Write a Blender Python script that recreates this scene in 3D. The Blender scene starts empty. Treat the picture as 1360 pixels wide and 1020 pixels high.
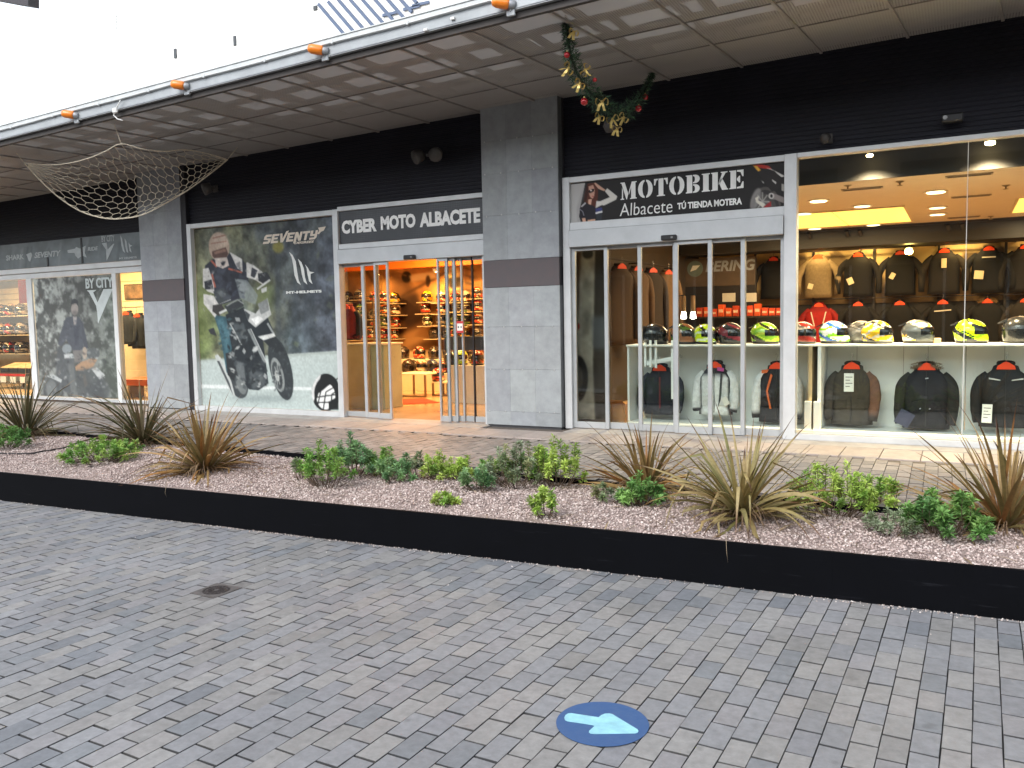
import bpy, bmesh, math, random
import numpy as np
from mathutils import Vector, Matrix
random.seed(7)
RNG = np.random.default_rng(11)
scene = bpy.context.scene
COL = scene.collection

# ------------------------------------------------------------------ camera
CAM_H = 1.60
F_PX = 1112.24
PITCH, ROLL, YAW = math.radians(4.479), math.radians(-1.1127), math.radians(28.15)
FW = Vector((-math.sin(YAW)*math.cos(PITCH), math.cos(YAW)*math.cos(PITCH), -math.sin(PITCH)))
_rt = Vector((math.cos(YAW), math.sin(YAW), 0)); _up = _rt.cross(FW)
RT = math.cos(ROLL)*_rt + math.sin(ROLL)*_up
UP = -math.sin(ROLL)*_rt + math.cos(ROLL)*_up
CP = Vector((0, 0, CAM_H))
cam_data = bpy.data.cameras.new('camera')
cam_data.sensor_fit = 'HORIZONTAL'; cam_data.sensor_width = 36
cam_data.lens = F_PX/1360*36
cam_data.clip_start = .05; cam_data.clip_end = 2000
cam = bpy.data.objects.new('camera', cam_data); COL.objects.link(cam)
cam.matrix_world = Matrix(((RT.x, UP.x, -FW.x, CP.x), (RT.y, UP.y, -FW.y, CP.y), (RT.z, UP.z, -FW.z, CP.z), (0, 0, 0, 1)))
scene.camera = cam

# ------------------------------------------------------------------ world, sun, exposure
SUN_EL, SUN_AZ = math.radians(42), math.radians(190)      # azimuth clockwise from +Y
world = bpy.data.worlds.new('World'); scene.world = world; world.use_nodes = True
wn, wl = world.node_tree.nodes, world.node_tree.links
wn.clear()
sky = wn.new('ShaderNodeTexSky'); sky.sky_type = 'NISHITA'; sky.sun_disc = False
sky.sun_elevation = SUN_EL; sky.sun_rotation = SUN_AZ
sky.air_density = 1.0; sky.dust_density = 1.0; sky.ozone_density = 1.0
hs = wn.new('ShaderNodeHueSaturation'); hs.inputs['Saturation'].default_value = .30
bg = wn.new('ShaderNodeBackground'); bg.inputs['Strength'].default_value = .15
wo = wn.new('ShaderNodeOutputWorld')
wl.new(sky.outputs[0], hs.inputs['Color']); wl.new(hs.outputs[0], bg.inputs['Color']); wl.new(bg.outputs[0], wo.inputs['Surface'])
sun_d = bpy.data.lights.new('sun', 'SUN'); sun_d.energy = .6; sun_d.angle = math.radians(25); sun_d.color = (1, .96, .91)
sun = bpy.data.objects.new('sun', sun_d); COL.objects.link(sun); sun.location = (0, -5, 30)
_sd = Vector((math.sin(SUN_AZ)*math.cos(SUN_EL), math.cos(SUN_AZ)*math.cos(SUN_EL), math.sin(SUN_EL)))
sun.rotation_euler = _sd.to_track_quat('Z', 'Y').to_euler()
scene.view_settings.view_transform = 'Standard'; scene.view_settings.look = 'None'
scene.view_settings.gamma = 1; scene.view_settings.use_curve_mapping = False
scene.view_settings.exposure = 1.6
scene.render.engine = 'CYCLES'
scene.cycles.use_denoising = True
scene.cycles.max_bounces = 8; scene.cycles.diffuse_bounces = 3; scene.cycles.glossy_bounces = 3
scene.cycles.transparent_max_bounces = 16
scene.cycles.sample_clamp_indirect = 6
scene.cycles.caustics_reflective = False; scene.cycles.caustics_refractive = False

# ------------------------------------------------------------------ helpers
def lin(c):
    if isinstance(c, str):
        c = [int(c[i:i+2], 16)/255 for i in (0, 2, 4)]
    return tuple((v/12.92 if v <= .04045 else ((v+.055)/1.055)**2.4) for v in c)
def px_ray(x, y): return (x-680)/F_PX*RT - (y-510)/F_PX*UP + FW
def onz(x, y, z): d = px_ray(x, y); return CP + d*((z-CP.z)/d.z)
def ony(x, y, Y): d = px_ray(x, y); return CP + d*((Y-CP.y)/d.y)
def X_(x, y, Y): return ony(x, y, Y).x
def Z_(x, y, Y): return ony(x, y, Y).z
def proj(p):
    v = Vector(p)-CP; w = v.dot(FW)
    return (680+F_PX*v.dot(RT)/w, 510-F_PX*v.dot(UP)/w) if w > .05 else None

class MB:
    def __init__(s): s.v = []; s.f = []
    def add(s, vs, fs):
        o = len(s.v); s.v += [tuple(p) for p in vs]; s.f += [tuple(i+o for i in f) for f in fs]; return s
    def box(s, x0, x1, y0, y1, z0, z1):
        return s.add([(x0,y0,z0),(x1,y0,z0),(x1,y1,z0),(x0,y1,z0),(x0,y0,z1),(x1,y0,z1),(x1,y1,z1),(x0,y1,z1)],
                     [(3,2,1,0),(4,5,6,7),(0,1,5,4),(1,2,6,5),(2,3,7,6),(3,0,4,7)])
    def cbox(s, x0, x1, y0, y1, z0, z1, c):
        "box with all edges chamfered"
        X = (x0, x1); Y = (y0, y1); Z = (z0, z1)
        b = bmesh.new(); bmesh.ops.create_cube(b, size=1)
        for v in b.verts: v.co = ((x0+x1)/2+v.co.x*(x1-x0), (y0+y1)/2+v.co.y*(y1-y0), (z0+z1)/2+v.co.z*(z1-z0))
        bmesh.ops.bevel(b, geom=b.edges[:], offset=c, segments=1, affect='EDGES')
        b.verts.index_update()
        s.add([v.co[:] for v in b.verts], [[v.index for v in f.verts] for f in b.faces]); b.free(); return s
    def quad(s, a, b, c, d): return s.add([a, b, c, d], [(0,1,2,3)])
    def bar(s, a, b, w, h, upv=(0,0,1)):
        a = Vector(a); b = Vector(b); d = (b-a).normalized(); u = Vector(upv)
        r = d.cross(u)
        if r.length < 1e-4: r = d.cross(Vector((1,0,0)))
        r.normalize(); u = r.cross(d)
        P = [p + r*sx*w/2 + u*sy*h/2 for p in (a, b) for sx, sy in ((-1,-1),(1,-1),(1,1),(-1,1))]
        return s.add(P, [(0,1,2,3),(7,6,5,4),(0,4,5,1),(1,5,6,2),(2,6,7,3),(3,7,4,0)])
    def tube(s, pts, rad, n=8, cap=True, squash=1.0, upv=None):
        pts = [Vector(p) for p in pts]
        if not hasattr(rad, '__len__'): rad = [rad]*len(pts)
        o = len(s.v); prev = None
        for i, p in enumerate(pts):
            d = (pts[min(i+1, len(pts)-1)]-pts[max(i-1, 0)])
            d = d.normalized() if d.length > 1e-9 else Vector((0,0,1))
            if prev is None:
                u = Vector(upv) if upv else (Vector((0,0,1)) if abs(d.z) < .9 else Vector((1,0,0)))
            else: u = prev
            r = d.cross(u)
            if r.length < 1e-6: r = d.cross(Vector((0,1,0)))
            r.normalize(); u = r.cross(d).normalized(); prev = u
            for k in range(n):
                a = 2*math.pi*k/n
                s.v.append(tuple(p + (r*math.cos(a)*squash + u*math.sin(a))*rad[i]))
        for i in range(len(pts)-1):
            for k in range(n):
                k2 = (k+1) % n
                s.f.append((o+i*n+k, o+i*n+k2, o+(i+1)*n+k2, o+(i+1)*n+k))
        if cap:
            s.f.append(tuple(o+k for k in range(n))[::-1]); e = o+(len(pts)-1)*n
            s.f.append(tuple(e+k for k in range(n)))
        return s
    def lathe(s, c, prof, n=16, axis='z'):
        o = len(s.v); c = Vector(c)
        for r, h in prof:
            for k in range(n):
                a = 2*math.pi*k/n; q = (r*math.cos(a), r*math.sin(a), h)
                if axis == 'y': q = (q[0], q[2], q[1])
                if axis == 'x': q = (q[2], q[0], q[1])
                s.v.append(tuple(c+Vector(q)))
        for i in range(len(prof)-1):
            for k in range(n):
                k2 = (k+1) % n
                s.f.append((o+i*n+k, o+i*n+k2, o+(i+1)*n+k2, o+(i+1)*n+k))
        s.f.append(tuple(o+k for k in range(n))[::-1]); e = o+(len(prof)-1)*n; s.f.append(tuple(e+k for k in range(n)))
        return s
    def prism(s, pts, d):
        "polygon (list of 3d points) extruded by vector d"
        n = len(pts); d = Vector(d); A = [Vector(p) for p in pts]
        s.add(A+[p+d for p in A], [tuple(range(n)), tuple(range(2*n-1, n-1, -1))]+[(i, n+i, n+(i+1) % n, (i+1) % n) for i in range(n)])
        return s
    def mesh(s, name):
        m = bpy.data.meshes.new(name); m.from_pydata(s.v, [], s.f); return m
    def build(s, name, mat=None, parent=None, smooth=False, fix=False):
        m = s.mesh(name)
        if fix:
            b = bmesh.new(); b.from_mesh(m); bmesh.ops.recalc_face_normals(b, faces=b.faces[:]); b.to_mesh(m); b.free()
        return link(name, m, mat, parent, smooth)

def link(name, mesh, mat=None, parent=None, smooth=False):
    o = bpy.data.objects.new(name, mesh); COL.objects.link(o)
    if mat is not None and len(mesh.materials) == 0: mesh.materials.append(mat)
    if smooth: mesh.shade_smooth()
    if parent is not None: put_under(o, parent)
    return o
def put_under(o, parent):
    o.parent = parent
    # world-space vertices under an Empty that may sit anywhere
    o.matrix_parent_inverse = world_of(parent).inverted()
def world_of(o):
    if o.parent is None: return Matrix.LocRotScale(o.location, o.rotation_euler, o.scale)
    return world_of(o.parent) @ o.matrix_parent_inverse @ Matrix.LocRotScale(o.location, o.rotation_euler, o.scale)
def tag(o, label=None, cat=None, group=None, kind=None):
    if label: o['label'] = label
    if cat: o['category'] = cat
    if group: o['group'] = group
    if kind: o['kind'] = kind
    return o
def thing(name, label, cat, loc=(0,0,0), group=None):
    o = bpy.data.objects.new(name, None); COL.objects.link(o); o.location = loc; o.empty_display_size = .1
    return tag(o, label, cat, group)
def struct(name, mb, mat, smooth=False):
    o = mb.build(name, mat, None, smooth); o['kind'] = 'structure'; return o
def copy_tree(src, parent=None):
    c = src.copy(); COL.objects.link(c)
    if parent is not None: c.parent = parent
    for ch in list(src.children): copy_tree(ch, c)
    return c

# ------------------------------------------------------------------ materials
MATS = {}
def pm(name, col, rough=.6, metal=0., var=.10, scale=6., bump=0., bscale=80., spec=.5, emit=None, estr=0., hue=None, coat=0.):
    if name in MATS: return MATS[name]
    m = bpy.data.materials.new(name); m.use_nodes = True; MATS[name] = m
    nt = m.node_tree; n, l = nt.nodes, nt.links; p = n['Principled BSDF']
    c = lin(col)
    tc = n.new('ShaderNodeTexCoord')
    if var > 0:
        nz = n.new('ShaderNodeTexNoise'); nz.inputs['Scale'].default_value = scale; nz.inputs['Detail'].default_value = 5; nz.inputs['Roughness'].default_value = .65
        l.new(tc.outputs['Object'], nz.inputs['Vector'])
        mx = n.new('ShaderNodeMix'); mx.data_type = 'RGBA'
        d2 = lin(hue) if hue else tuple(v*(1-2*var) for v in c)
        mx.inputs[6].default_value = (*d2, 1); mx.inputs[7].default_value = (*[min(1, v*(1+2*var)) for v in c], 1)
        mr = n.new('ShaderNodeMapRange'); mr.inputs[1].default_value = .3; mr.inputs[2].default_value = .7
        l.new(nz.outputs[0], mr.inputs[0]); l.new(mr.outputs[0], mx.inputs[0]); l.new(mx.outputs[2], p.inputs['Base Color'])
        mr2 = n.new('ShaderNodeMapRange'); mr2.inputs[3].default_value = max(.03, rough-.08); mr2.inputs[4].default_value = min(1, rough+.08)
        l.new(nz.outputs[0], mr2.inputs[0]); l.new(mr2.outputs[0], p.inputs['Roughness'])
    else:
        p.inputs['Base Color'].default_value = (*c, 1); p.inputs['Roughness'].default_value = rough
    p.inputs['Metallic'].default_value = metal; p.inputs['Specular IOR Level'].default_value = spec
    if coat: p.inputs['Coat Weight'].default_value = coat; p.inputs['Coat Roughness'].default_value = .08
    if bump:
        b = n.new('ShaderNodeBump'); b.inputs['Strength'].default_value = bump; b.inputs['Distance'].default_value = .004
        n2 = n.new('ShaderNodeTexNoise'); n2.inputs['Scale'].default_value = bscale; n2.inputs['Detail'].default_value = 4
        l.new(tc.outputs['Object'], n2.inputs['Vector']); l.new(n2.outputs[0], b.inputs['Height']); l.new(b.outputs[0], p.inputs['Normal'])
    if emit:
        p.inputs['Emission Color'].default_value = (*lin(emit), 1); p.inputs['Emission Strength'].default_value = estr
    return m
def am(name, attr='Col', rough=.6, var=.12, scale=30., spec=.5, bump=0., bscale=120., coat=0., trans=0., big=0.):
    "colour read from a mesh attribute, broken up by noise"
    if name in MATS: return MATS[name]
    m = bpy.data.materials.new(name); m.use_nodes = True; MATS[name] = m
    nt = m.node_tree; n, l = nt.nodes, nt.links; p = n['Principled BSDF']
    at = n.new('ShaderNodeAttribute'); at.attribute_name = attr
    src = at.outputs['Color']
    tc = n.new('ShaderNodeTexCoord')
    if var > 0:
        g = n.new('ShaderNodeNewGeometry')
        nz = n.new('ShaderNodeTexNoise'); nz.inputs['Scale'].default_value = scale; nz.inputs['Detail'].default_value = 6; nz.inputs['Roughness'].default_value = .7
        l.new(g.outputs['Position'], nz.inputs['Vector'])
        mr = n.new('ShaderNodeMapRange'); mr.inputs[1].default_value = .3; mr.inputs[2].default_value = .7
        mr.inputs[3].default_value = 1-var*1.6; mr.inputs[4].default_value = 1+var*1.2
        l.new(nz.outputs[0], mr.inputs[0])
        vm = n.new('ShaderNodeVectorMath'); vm.operation = 'SCALE'
        l.new(src, vm.inputs[0]); l.new(mr.outputs[0], vm.inputs['Scale']); src = vm.outputs[0]
        if big:      # wide stains and traffic wear
            nb = n.new('ShaderNodeTexNoise'); nb.inputs['Scale'].default_value = .9; nb.inputs['Detail'].default_value = 7; nb.inputs['Roughness'].default_value = .72; nb.inputs['Distortion'].default_value = .6
            l.new(g.outputs['Position'], nb.inputs['Vector'])
            mb_ = n.new('ShaderNodeMapRange'); mb_.inputs[1].default_value = .33; mb_.inputs[2].default_value = .67; mb_.inputs[3].default_value = 1-big; mb_.inputs[4].default_value = 1+big*.6; l.new(nb.outputs[0], mb_.inputs[0])
            ns_ = n.new('ShaderNodeTexNoise'); ns_.inputs['Scale'].default_value = 9; ns_.inputs['Detail'].default_value = 2; l.new(g.outputs['Position'], ns_.inputs['Vector'])
            m2_ = n.new('ShaderNodeMapRange'); m2_.inputs[1].default_value = .66; m2_.inputs[2].default_value = .74; m2_.inputs[3].default_value = 1; m2_.inputs[4].default_value = 1-big*1.3; l.new(ns_.outputs[0], m2_.inputs[0])
            mm_ = n.new('ShaderNodeMath'); mm_.operation = 'MULTIPLY'; l.new(mb_.outputs[0], mm_.inputs[0]); l.new(m2_.outputs[0], mm_.inputs[1])
            v3 = n.new('ShaderNodeVectorMath'); v3.operation = 'SCALE'; l.new(src, v3.inputs[0]); l.new(mm_.outputs[0], v3.inputs['Scale']); src = v3.outputs[0]
        if bump:
            b = n.new('ShaderNodeBump'); b.inputs['Strength'].default_value = bump; b.inputs['Distance'].default_value = .003
            n2 = n.new('ShaderNodeTexNoise'); n2.inputs['Scale'].default_value = bscale; n2.inputs['Detail'].default_value = 4
            l.new(g.outputs['Position'], n2.inputs['Vector']); l.new(n2.outputs[0], b.inputs['Height']); l.new(b.outputs[0], p.inputs['Normal'])
    l.new(src, p.inputs['Base Color'])
    p.inputs['Roughness'].default_value = rough; p.inputs['Specular IOR Level'].default_value = spec
    if coat: p.inputs['Coat Weight'].default_value = coat; p.inputs['Coat Roughness'].default_value = .06
    if trans:
        out = n['Material Output']; tr = n.new('ShaderNodeBsdfTranslucent'); l.new(src, tr.inputs['Color'])
        ms = n.new('ShaderNodeMixShader'); ms.inputs[0].default_value = trans
        l.new(p.outputs[0], ms.inputs[1]); l.new(tr.outputs[0], ms.inputs[2]); l.new(ms.outputs[0], out.inputs['Surface'])
    return m
def glass_mat(name, tint='f2f7f5', ior=1.45):
    m = bpy.data.materials.new(name); m.use_nodes = True; MATS[name] = m
    n, l = m.node_tree.nodes, m.node_tree.links; n.remove(n['Principled BSDF'])
    t = n.new('ShaderNodeBsdfTransparent'); t.inputs[0].default_value = (*lin(tint), 1)
    g = n.new('ShaderNodeBsdfGlossy'); g.inputs['Roughness'].default_value = .015
    lw = n.new('ShaderNodeLayerWeight'); lw.inputs[0].default_value = .5
    pw = n.new('ShaderNodeMath'); pw.operation = 'POWER'; pw.inputs[1].default_value = 5; l.new(lw.outputs['Facing'], pw.inputs[0])
    f = n.new('ShaderNodeMath'); f.operation = 'MULTIPLY_ADD'; f.inputs[1].default_value = .9; f.inputs[2].default_value = .045; l.new(pw.outputs[0], f.inputs[0])
    ms = n.new('ShaderNodeMixShader')
    l.new(f.outputs[0], ms.inputs[0]); l.new(t.outputs[0], ms.inputs[1]); l.new(g.outputs[0], ms.inputs[2]); l.new(ms.outputs[0], n['Material Output'].inputs['Surface'])
    return m
GLASS = glass_mat('shop_glass')
def emitter(name, col, strength): return pm(name, col, rough=.5, var=0, emit=col, estr=strength)

ALU = pm('brushed_aluminium', 'c9cbcb', .42, .2, var=.05, scale=3)
ALU2 = pm('door_aluminium', 'b6b9ba', .38, .4, var=.05, scale=3)
BLACK = pm('black_plastic', '1b1b1d', .45, var=.1)
CHROME = pm('steel_hook', 'c8c8c8', .22, 1., var=.03)
WHITE = pm('white_laminate', 'f0f2ee', .4, var=.02, scale=2)
ORANGE = pm('orange_hanger_plastic', 'e8481c', .4, var=.05)
TAGM = pm('tag_card', 'e9e6dc', .7, var=.04)

def set_col(mesh, cols, domain='POINT', name='Col'):
    a = mesh.attributes.new(name, 'FLOAT_COLOR', domain)
    c = np.ones((len(cols), 4), np.float32); c[:, :3] = np.asarray(cols, np.float32)[:, :3]
    a.data.foreach_set('color', c.ravel())

def area(name, loc, sx, sy, power, col, rot=(0,0,0)):
    d = bpy.data.lights.new(name, 'AREA'); d.shape = 'RECTANGLE'; d.size = sx; d.size_y = sy; d.energy = power; d.color = lin(col)
    o = bpy.data.objects.new(name, d); COL.objects.link(o); o.location = loc; o.rotation_euler = rot
    return o
# ------------------------------------------------------------------ flat prints: a fine grid whose colours are drawn in code
def vnoise(h, w, cell, seed):
    r = np.random.default_rng(seed); gh, gw = int(h/cell)+3, int(w/cell)+3
    g = r.random((gh, gw)); y = np.arange(h)/cell; x = np.arange(w)/cell
    yi, xi = y.astype(int), x.astype(int); fy, fx = (y-yi)[:, None], (x-xi)[None]
    fy = fy*fy*(3-2*fy); fx = fx*fx*(3-2*fx)
    a = g[np.ix_(yi, xi)]; b = g[np.ix_(yi, xi+1)]; c = g[np.ix_(yi+1, xi)]; d = g[np.ix_(yi+1, xi+1)]
    return (a*(1-fx)+b*fx)*(1-fy)+(c*(1-fx)+d*fx)*fy
def fnoise(h, w, cell, seed, octv=4):
    o = np.zeros((h, w)); amp = 1; t = 0
    for k in range(octv):
        o += amp*vnoise(h, w, max(1.01, cell/2**k), seed+k); t += amp; amp *= .6
    return o/t
def blur(img, s):
    r = max(1, int(3*s)); k = np.exp(-.5*(np.arange(-r, r+1)/s)**2); k /= k.sum()
    for ax in (0, 1):
        p = np.pad(img, [(r, r) if a == ax else (0, 0) for a in range(img.ndim)], mode='edge')
        img = sum(k[i]*np.take(p, np.arange(i, i+img.shape[ax]), axis=ax) for i in range(2*r+1))
    return img
class Canvas:
    def __init__(s, x0, x1, z0, z1, Y, w, h, base, ox=0, oy=0, sc=1.):
        s.x0, s.x1, s.z0, s.z1, s.Y, s.w, s.h = x0, x1, z0, z1, Y, w, h
        s.img = np.zeros((h, w, 3)); s.img[:] = [int(base[i:i+2], 16)/255 for i in (0, 2, 4)]
        s.ox, s.oy, s.sc = ox, oy, sc
    def uv(s, p):
        q = ony(s.ox+p[0]/s.sc, s.oy+p[1]/s.sc, s.Y)
        return ((q.x-s.x0)/(s.x1-s.x0)*s.w, (s.z1-q.z)/(s.z1-s.z0)*s.h)
    def poly(s, pts, col, a=1., soft=0., raw=False):
        P = np.array(pts if raw else [s.uv(p) for p in pts], float)
        if isinstance(col, str): col = [int(col[i:i+2], 16)/255 for i in (0, 2, 4)]
        m = 2+int(soft*3)
        xa, ya = max(0, int(P[:, 0].min())-m), max(0, int(P[:, 1].min())-m)
        xb, yb = min(s.w, int(P[:, 0].max())+m+1), min(s.h, int(P[:, 1].max())+m+1)
        if xb <= xa or yb <= ya: return s
        acc = np.zeros((yb-ya, xb-xa))
        for sy in (.17, .5, .83):
            for sx in (.17, .5, .83):
                X, Y = np.meshgrid(np.arange(xa, xb)+sx, np.arange(ya, yb)+sy)
                ins = np.zeros(X.shape, bool)
                for i in range(len(P)):
                    (x1, y1), (x2, y2) = P[i-1], P[i]
                    if y1 == y2: continue
                    ins ^= ((y1 > Y) != (y2 > Y)) & (X < (x2-x1)*(Y-y1)/(y2-y1)+x1)
                acc += ins
        acc /= 9
        if soft: acc = blur(acc, soft)
        acc = (acc*a)[..., None]
        s.img[ya:yb, xa:xb] = s.img[ya:yb, xa:xb]*(1-acc)+np.array(col)*acc
        return s
    def ell(s, c, rx, ry, col, rot=0., a=1., soft=0., n=28, arc=(0, 360)):
        r = math.radians(rot); P = []
        for i in range(n+1):
            t = math.radians(arc[0]+(arc[1]-arc[0])*i/n); x, y = rx*math.cos(t), ry*math.sin(t)
            P.append((c[0]+x*math.cos(r)-y*math.sin(r), c[1]+x*math.sin(r)+y*math.cos(r)))
        return s.poly(P, col, a, soft)
    def line(s, pts, wd, col, a=1., soft=0.):
        for p, q in zip(pts, pts[1:]):
            dx, dy = q[0]-p[0], q[1]-p[1]; L = math.hypot(dx, dy) or 1; nx, ny = -dy/L*wd/2, dx/L*wd/2
            s.poly([(p[0]+nx, p[1]+ny), (q[0]+nx, q[1]+ny), (q[0]-nx, q[1]-ny), (p[0]-nx, p[1]-ny)], col, a, soft)
        return s
    def build(s, name, mat, parent=None, thick=.002):
        w, h = s.w, s.h
        X = s.x0+(np.arange(w)/(w-1))*(s.x1-s.x0); Z = s.z1-(np.arange(h)/(h-1))*(s.z1-s.z0)
        V = np.zeros((h*w, 3)); V[:, 0] = np.tile(X, h); V[:, 1] = s.Y; V[:, 2] = np.repeat(Z, w)
        i = (np.arange(h-1)[:, None]*w+np.arange(w-1)[None]).ravel()
        F = np.stack([i, i+w, i+w+1, i+1], 1)
        m = bpy.data.meshes.new(name)
        n = len(V); back = np.array([[s.x0, s.Y+thick, s.z0], [s.x1, s.Y+thick, s.z0], [s.x1, s.Y+thick, s.z1], [s.x0, s.Y+thick, s.z1]])
        V = np.vstack([V, back])
        m.from_pydata(V.tolist(), [], F.tolist()+[(n, n+1, n+2, n+3)])
        im = np.clip(s.img, 0, 1); im = np.where(im <= .04045, im/12.92, ((im+.055)/1.055)**2.4)
        set_col(m, np.vstack([im.reshape(-1, 3), np.full((4, 3), .5)]))
        return link(name, m, mat, parent)
PRINT = am('printed_film', rough=.45, var=0, spec=.2)
MURAL = am('printed_wallpaper', rough=.7, var=0, spec=.2)

# ------------------------------------------------------------------ lettering
def text_mesh(body, width, height, bold=0., shear=0., depth=.004):
    c = bpy.data.curves.new('lettering', 'FONT'); c.body = body; c.size = 1; c.extrude = depth; c.offset = bold; c.shear = shear; c.resolution_u = 3
    o = bpy.data.objects.new('tmp', c); COL.objects.link(o)
    dg = bpy.context.evaluated_depsgraph_get()
    m = bpy.data.meshes.new_from_object(o.evaluated_get(dg))
    bpy.data.objects.remove(o); bpy.data.curves.remove(c)
    n = len(m.vertices); co = np.zeros(n*3); m.vertices.foreach_get('co', co); co = co.reshape(-1, 3)
    mn, mxx = co.min(0), co.max(0)
    co[:, 0] = (co[:, 0]-mn[0])/(mxx[0]-mn[0])*width; co[:, 1] = (co[:, 1]-mn[1])/(mxx[1]-mn[1])*height
    m.vertices.foreach_set('co', co.ravel())
    return m
def facade_text(body, x0, x1, z0, z1, Y, mat, parent, bold=0., shear=0., name='lettering', depth=.002, tilt=0.):
    m = text_mesh(body, x1-x0, z1-z0, bold, shear, depth)
    m.transform(Matrix.Translation((x0, Y, z0)) @ Matrix.Rotation(tilt, 4, 'Y') @ Matrix.Rotation(math.pi/2, 4, 'X'))
    return link(name, m, mat, parent)
def _ring(cx, cy, rx, ry, a0, a1, n=10):
    return [(cx+rx*math.cos(math.radians(a0+(a1-a0)*i/n)), cy+ry*math.sin(math.radians(a0+(a1-a0)*i/n))) for i in range(n+1)]
def mir(P, w): return [(w-x, y) for x, y in P][::-1]
_O = (_ring(.47, .5, .45, .52, 93, 267)+_ring(.47, .5, .16, .42, 262, 98))
_O2 = mir(_O, 1.0)
def flipy(P): return [(x, 1-y) for x, y in P][::-1]
_stem = [(0,0),(.40,0),(.40,1),(0,1),(0,.95),(.07,.93),(.07,.07),(0,.05)]
_eb = [(.45,0),(.84,0),(.84,.36),(.77,.36),(.66,.12),(.45,.08)]
_bu = [(.45,.53)]+_ring(.58, .765, .28, .235, -90, 90)+[(.45,1),(.45,.93),(.55,.92)]+_ring(.50, .765, .07, .15, 80, -80, 5)+[(.55,.60),(.45,.60)]
STENCIL = {
 'M': (1.08, [[(0,0),(.24,0),(.24,.05),(.17,.07),(.17,.52),(.11,.72),(.09,.07),(0,.05)],
              [(0,1),(.28,1),(.52,.32),(.43,0),(.39,0),(.07,.94),(0,.95)],
              [(.55,.40),(.76,1),(1.08,1),(1.08,.95),(1.0,.93),(1.0,.07),(1.08,.05),(1.08,0),(.64,0),(.64,.05),(.71,.07),(.71,.68),(.57,.26)]]),
 'O': (1.0, [_O, _O2]),
 'T': (.88, [[(.29,1),(.60,1),(.60,.07),(.70,.05),(.70,0),(.18,0),(.18,.05),(.29,.07)],
             [(0,1),(.24,1),(.24,.93),(.15,.9),(.07,.64),(0,.64)], mir([(0,1),(.24,1),(.24,.93),(.15,.9),(.07,.64),(0,.64)], .88)]),
 'B': (.92, [_stem, _bu, flipy(_bu)]),
 'I': (.50, [[(0,0),(.5,0),(.5,.05),(.42,.07),(.42,.93),(.5,.95),(.5,1),(0,1),(0,.95),(.08,.93),(.08,.07),(0,.05)]]),
 'K': (1.02, [_stem, [(.45,.42),(.66,.92),(.58,.95),(.58,1),(.98,1),(.98,.95),(.86,.92),(.60,.50),(.45,.30)],
              [(.56,.62),(.68,.62),(.97,.07),(1.02,.05),(1.02,0),(.66,0),(.47,.40)]]),
 'E': (.86, [_stem, _eb, flipy(_eb), [(.45,.54),(.58,.68),(.64,.68),(.64,.32),(.58,.32),(.45,.46)]]),
}
def stencil_text(body, x0, x1, z0, z1, Y, mat, parent, gap=.07, slope=0.):
    tot = sum(STENCIL[c][0] for c in body)+gap*(len(body)-1); sx = (x1-x0)/tot; sz = z1-z0; cx = 0
    for ch in body:
        w, polys = STENCIL[ch]; mb = MB()
        for P in polys:
            mb.prism([(x0+(cx+x)*sx, Y, z0+y*sz+slope*(cx+x)*sx) for x, y in P], (0, -.003, 0))
        o = mb.build('letter', mat, parent, fix=True)
        cx += w+gap
# ------------------------------------------------------------------ ground, street paving
WZ = .27                                   # level of the raised walk in front of the shops
def fy(x): return 4.945+.0461*x-.05        # front face of the planter
def ry(x): return 6.06-.069*x*.75          # rear edge of the planting bed
struct('ground', MB().quad((-260,-260,-.07),(260,-260,-.07),(260,260,-.07),(-260,260,-.07)), pm('joint_sand', '3a3938', .9, var=.15, scale=20, bump=.4))
PAV_ANG = math.radians(-1.18)              # the courses run a hair off the facade normal
PAVER_MAT = am('concrete_paver', rough=.6, var=.13, scale=22, spec=.4, bump=.35, bscale=260, big=.16)
PW, PL, PG = .0997, .191, .0055
palette = ['828385','848384','808183','868583','878684','777a7d','7c7d80','8a8987','838280','727579','868482','7f8082']
palw =    [6, 6, 5, 4, 4, 3, 3, 3, 4, 2, 2, 3]
def paver_mesh(tone, seed, sx=PW-PG, sy=PL-PG, h=.06, ch=.0012):
    r = random.Random(seed); t = [r.uniform(-.0013, .0013) for _ in range(4)]
    a, b = sx/2, sy/2; j = lambda: r.uniform(-.0012, .0012)
    C = [(-a+j(),-b+j()),(a+j(),-b+j()),(a+j(),b+j()),(-a+j(),b+j())]
    v = [(x,y,-h) for x,y in C]+[(x,y,-ch+t[i]) for i,(x,y) in enumerate(C)]+[(x-math.copysign(ch,x),y-math.copysign(ch,y),t[i]) for i,(x,y) in enumerate(C)]
    f = [(8,9,10,11)]+[(i,(i+1)%4,4+(i+1)%4,4+i) for i in range(4)]+[(4+i,4+(i+1)%4,8+(i+1)%4,8+i) for i in range(4)]
    return v, f
def pick(r):
    c = np.array(lin(r.choices(palette, palw)[0])); return c*r.uniform(.92, 1.08)
DRAIN = onz(287, 784.5, 0)
def edge_dirt(c): return [c]+[c*.30]*4+[c*.55]*4      # soil-stained flanks down in the joints
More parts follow.
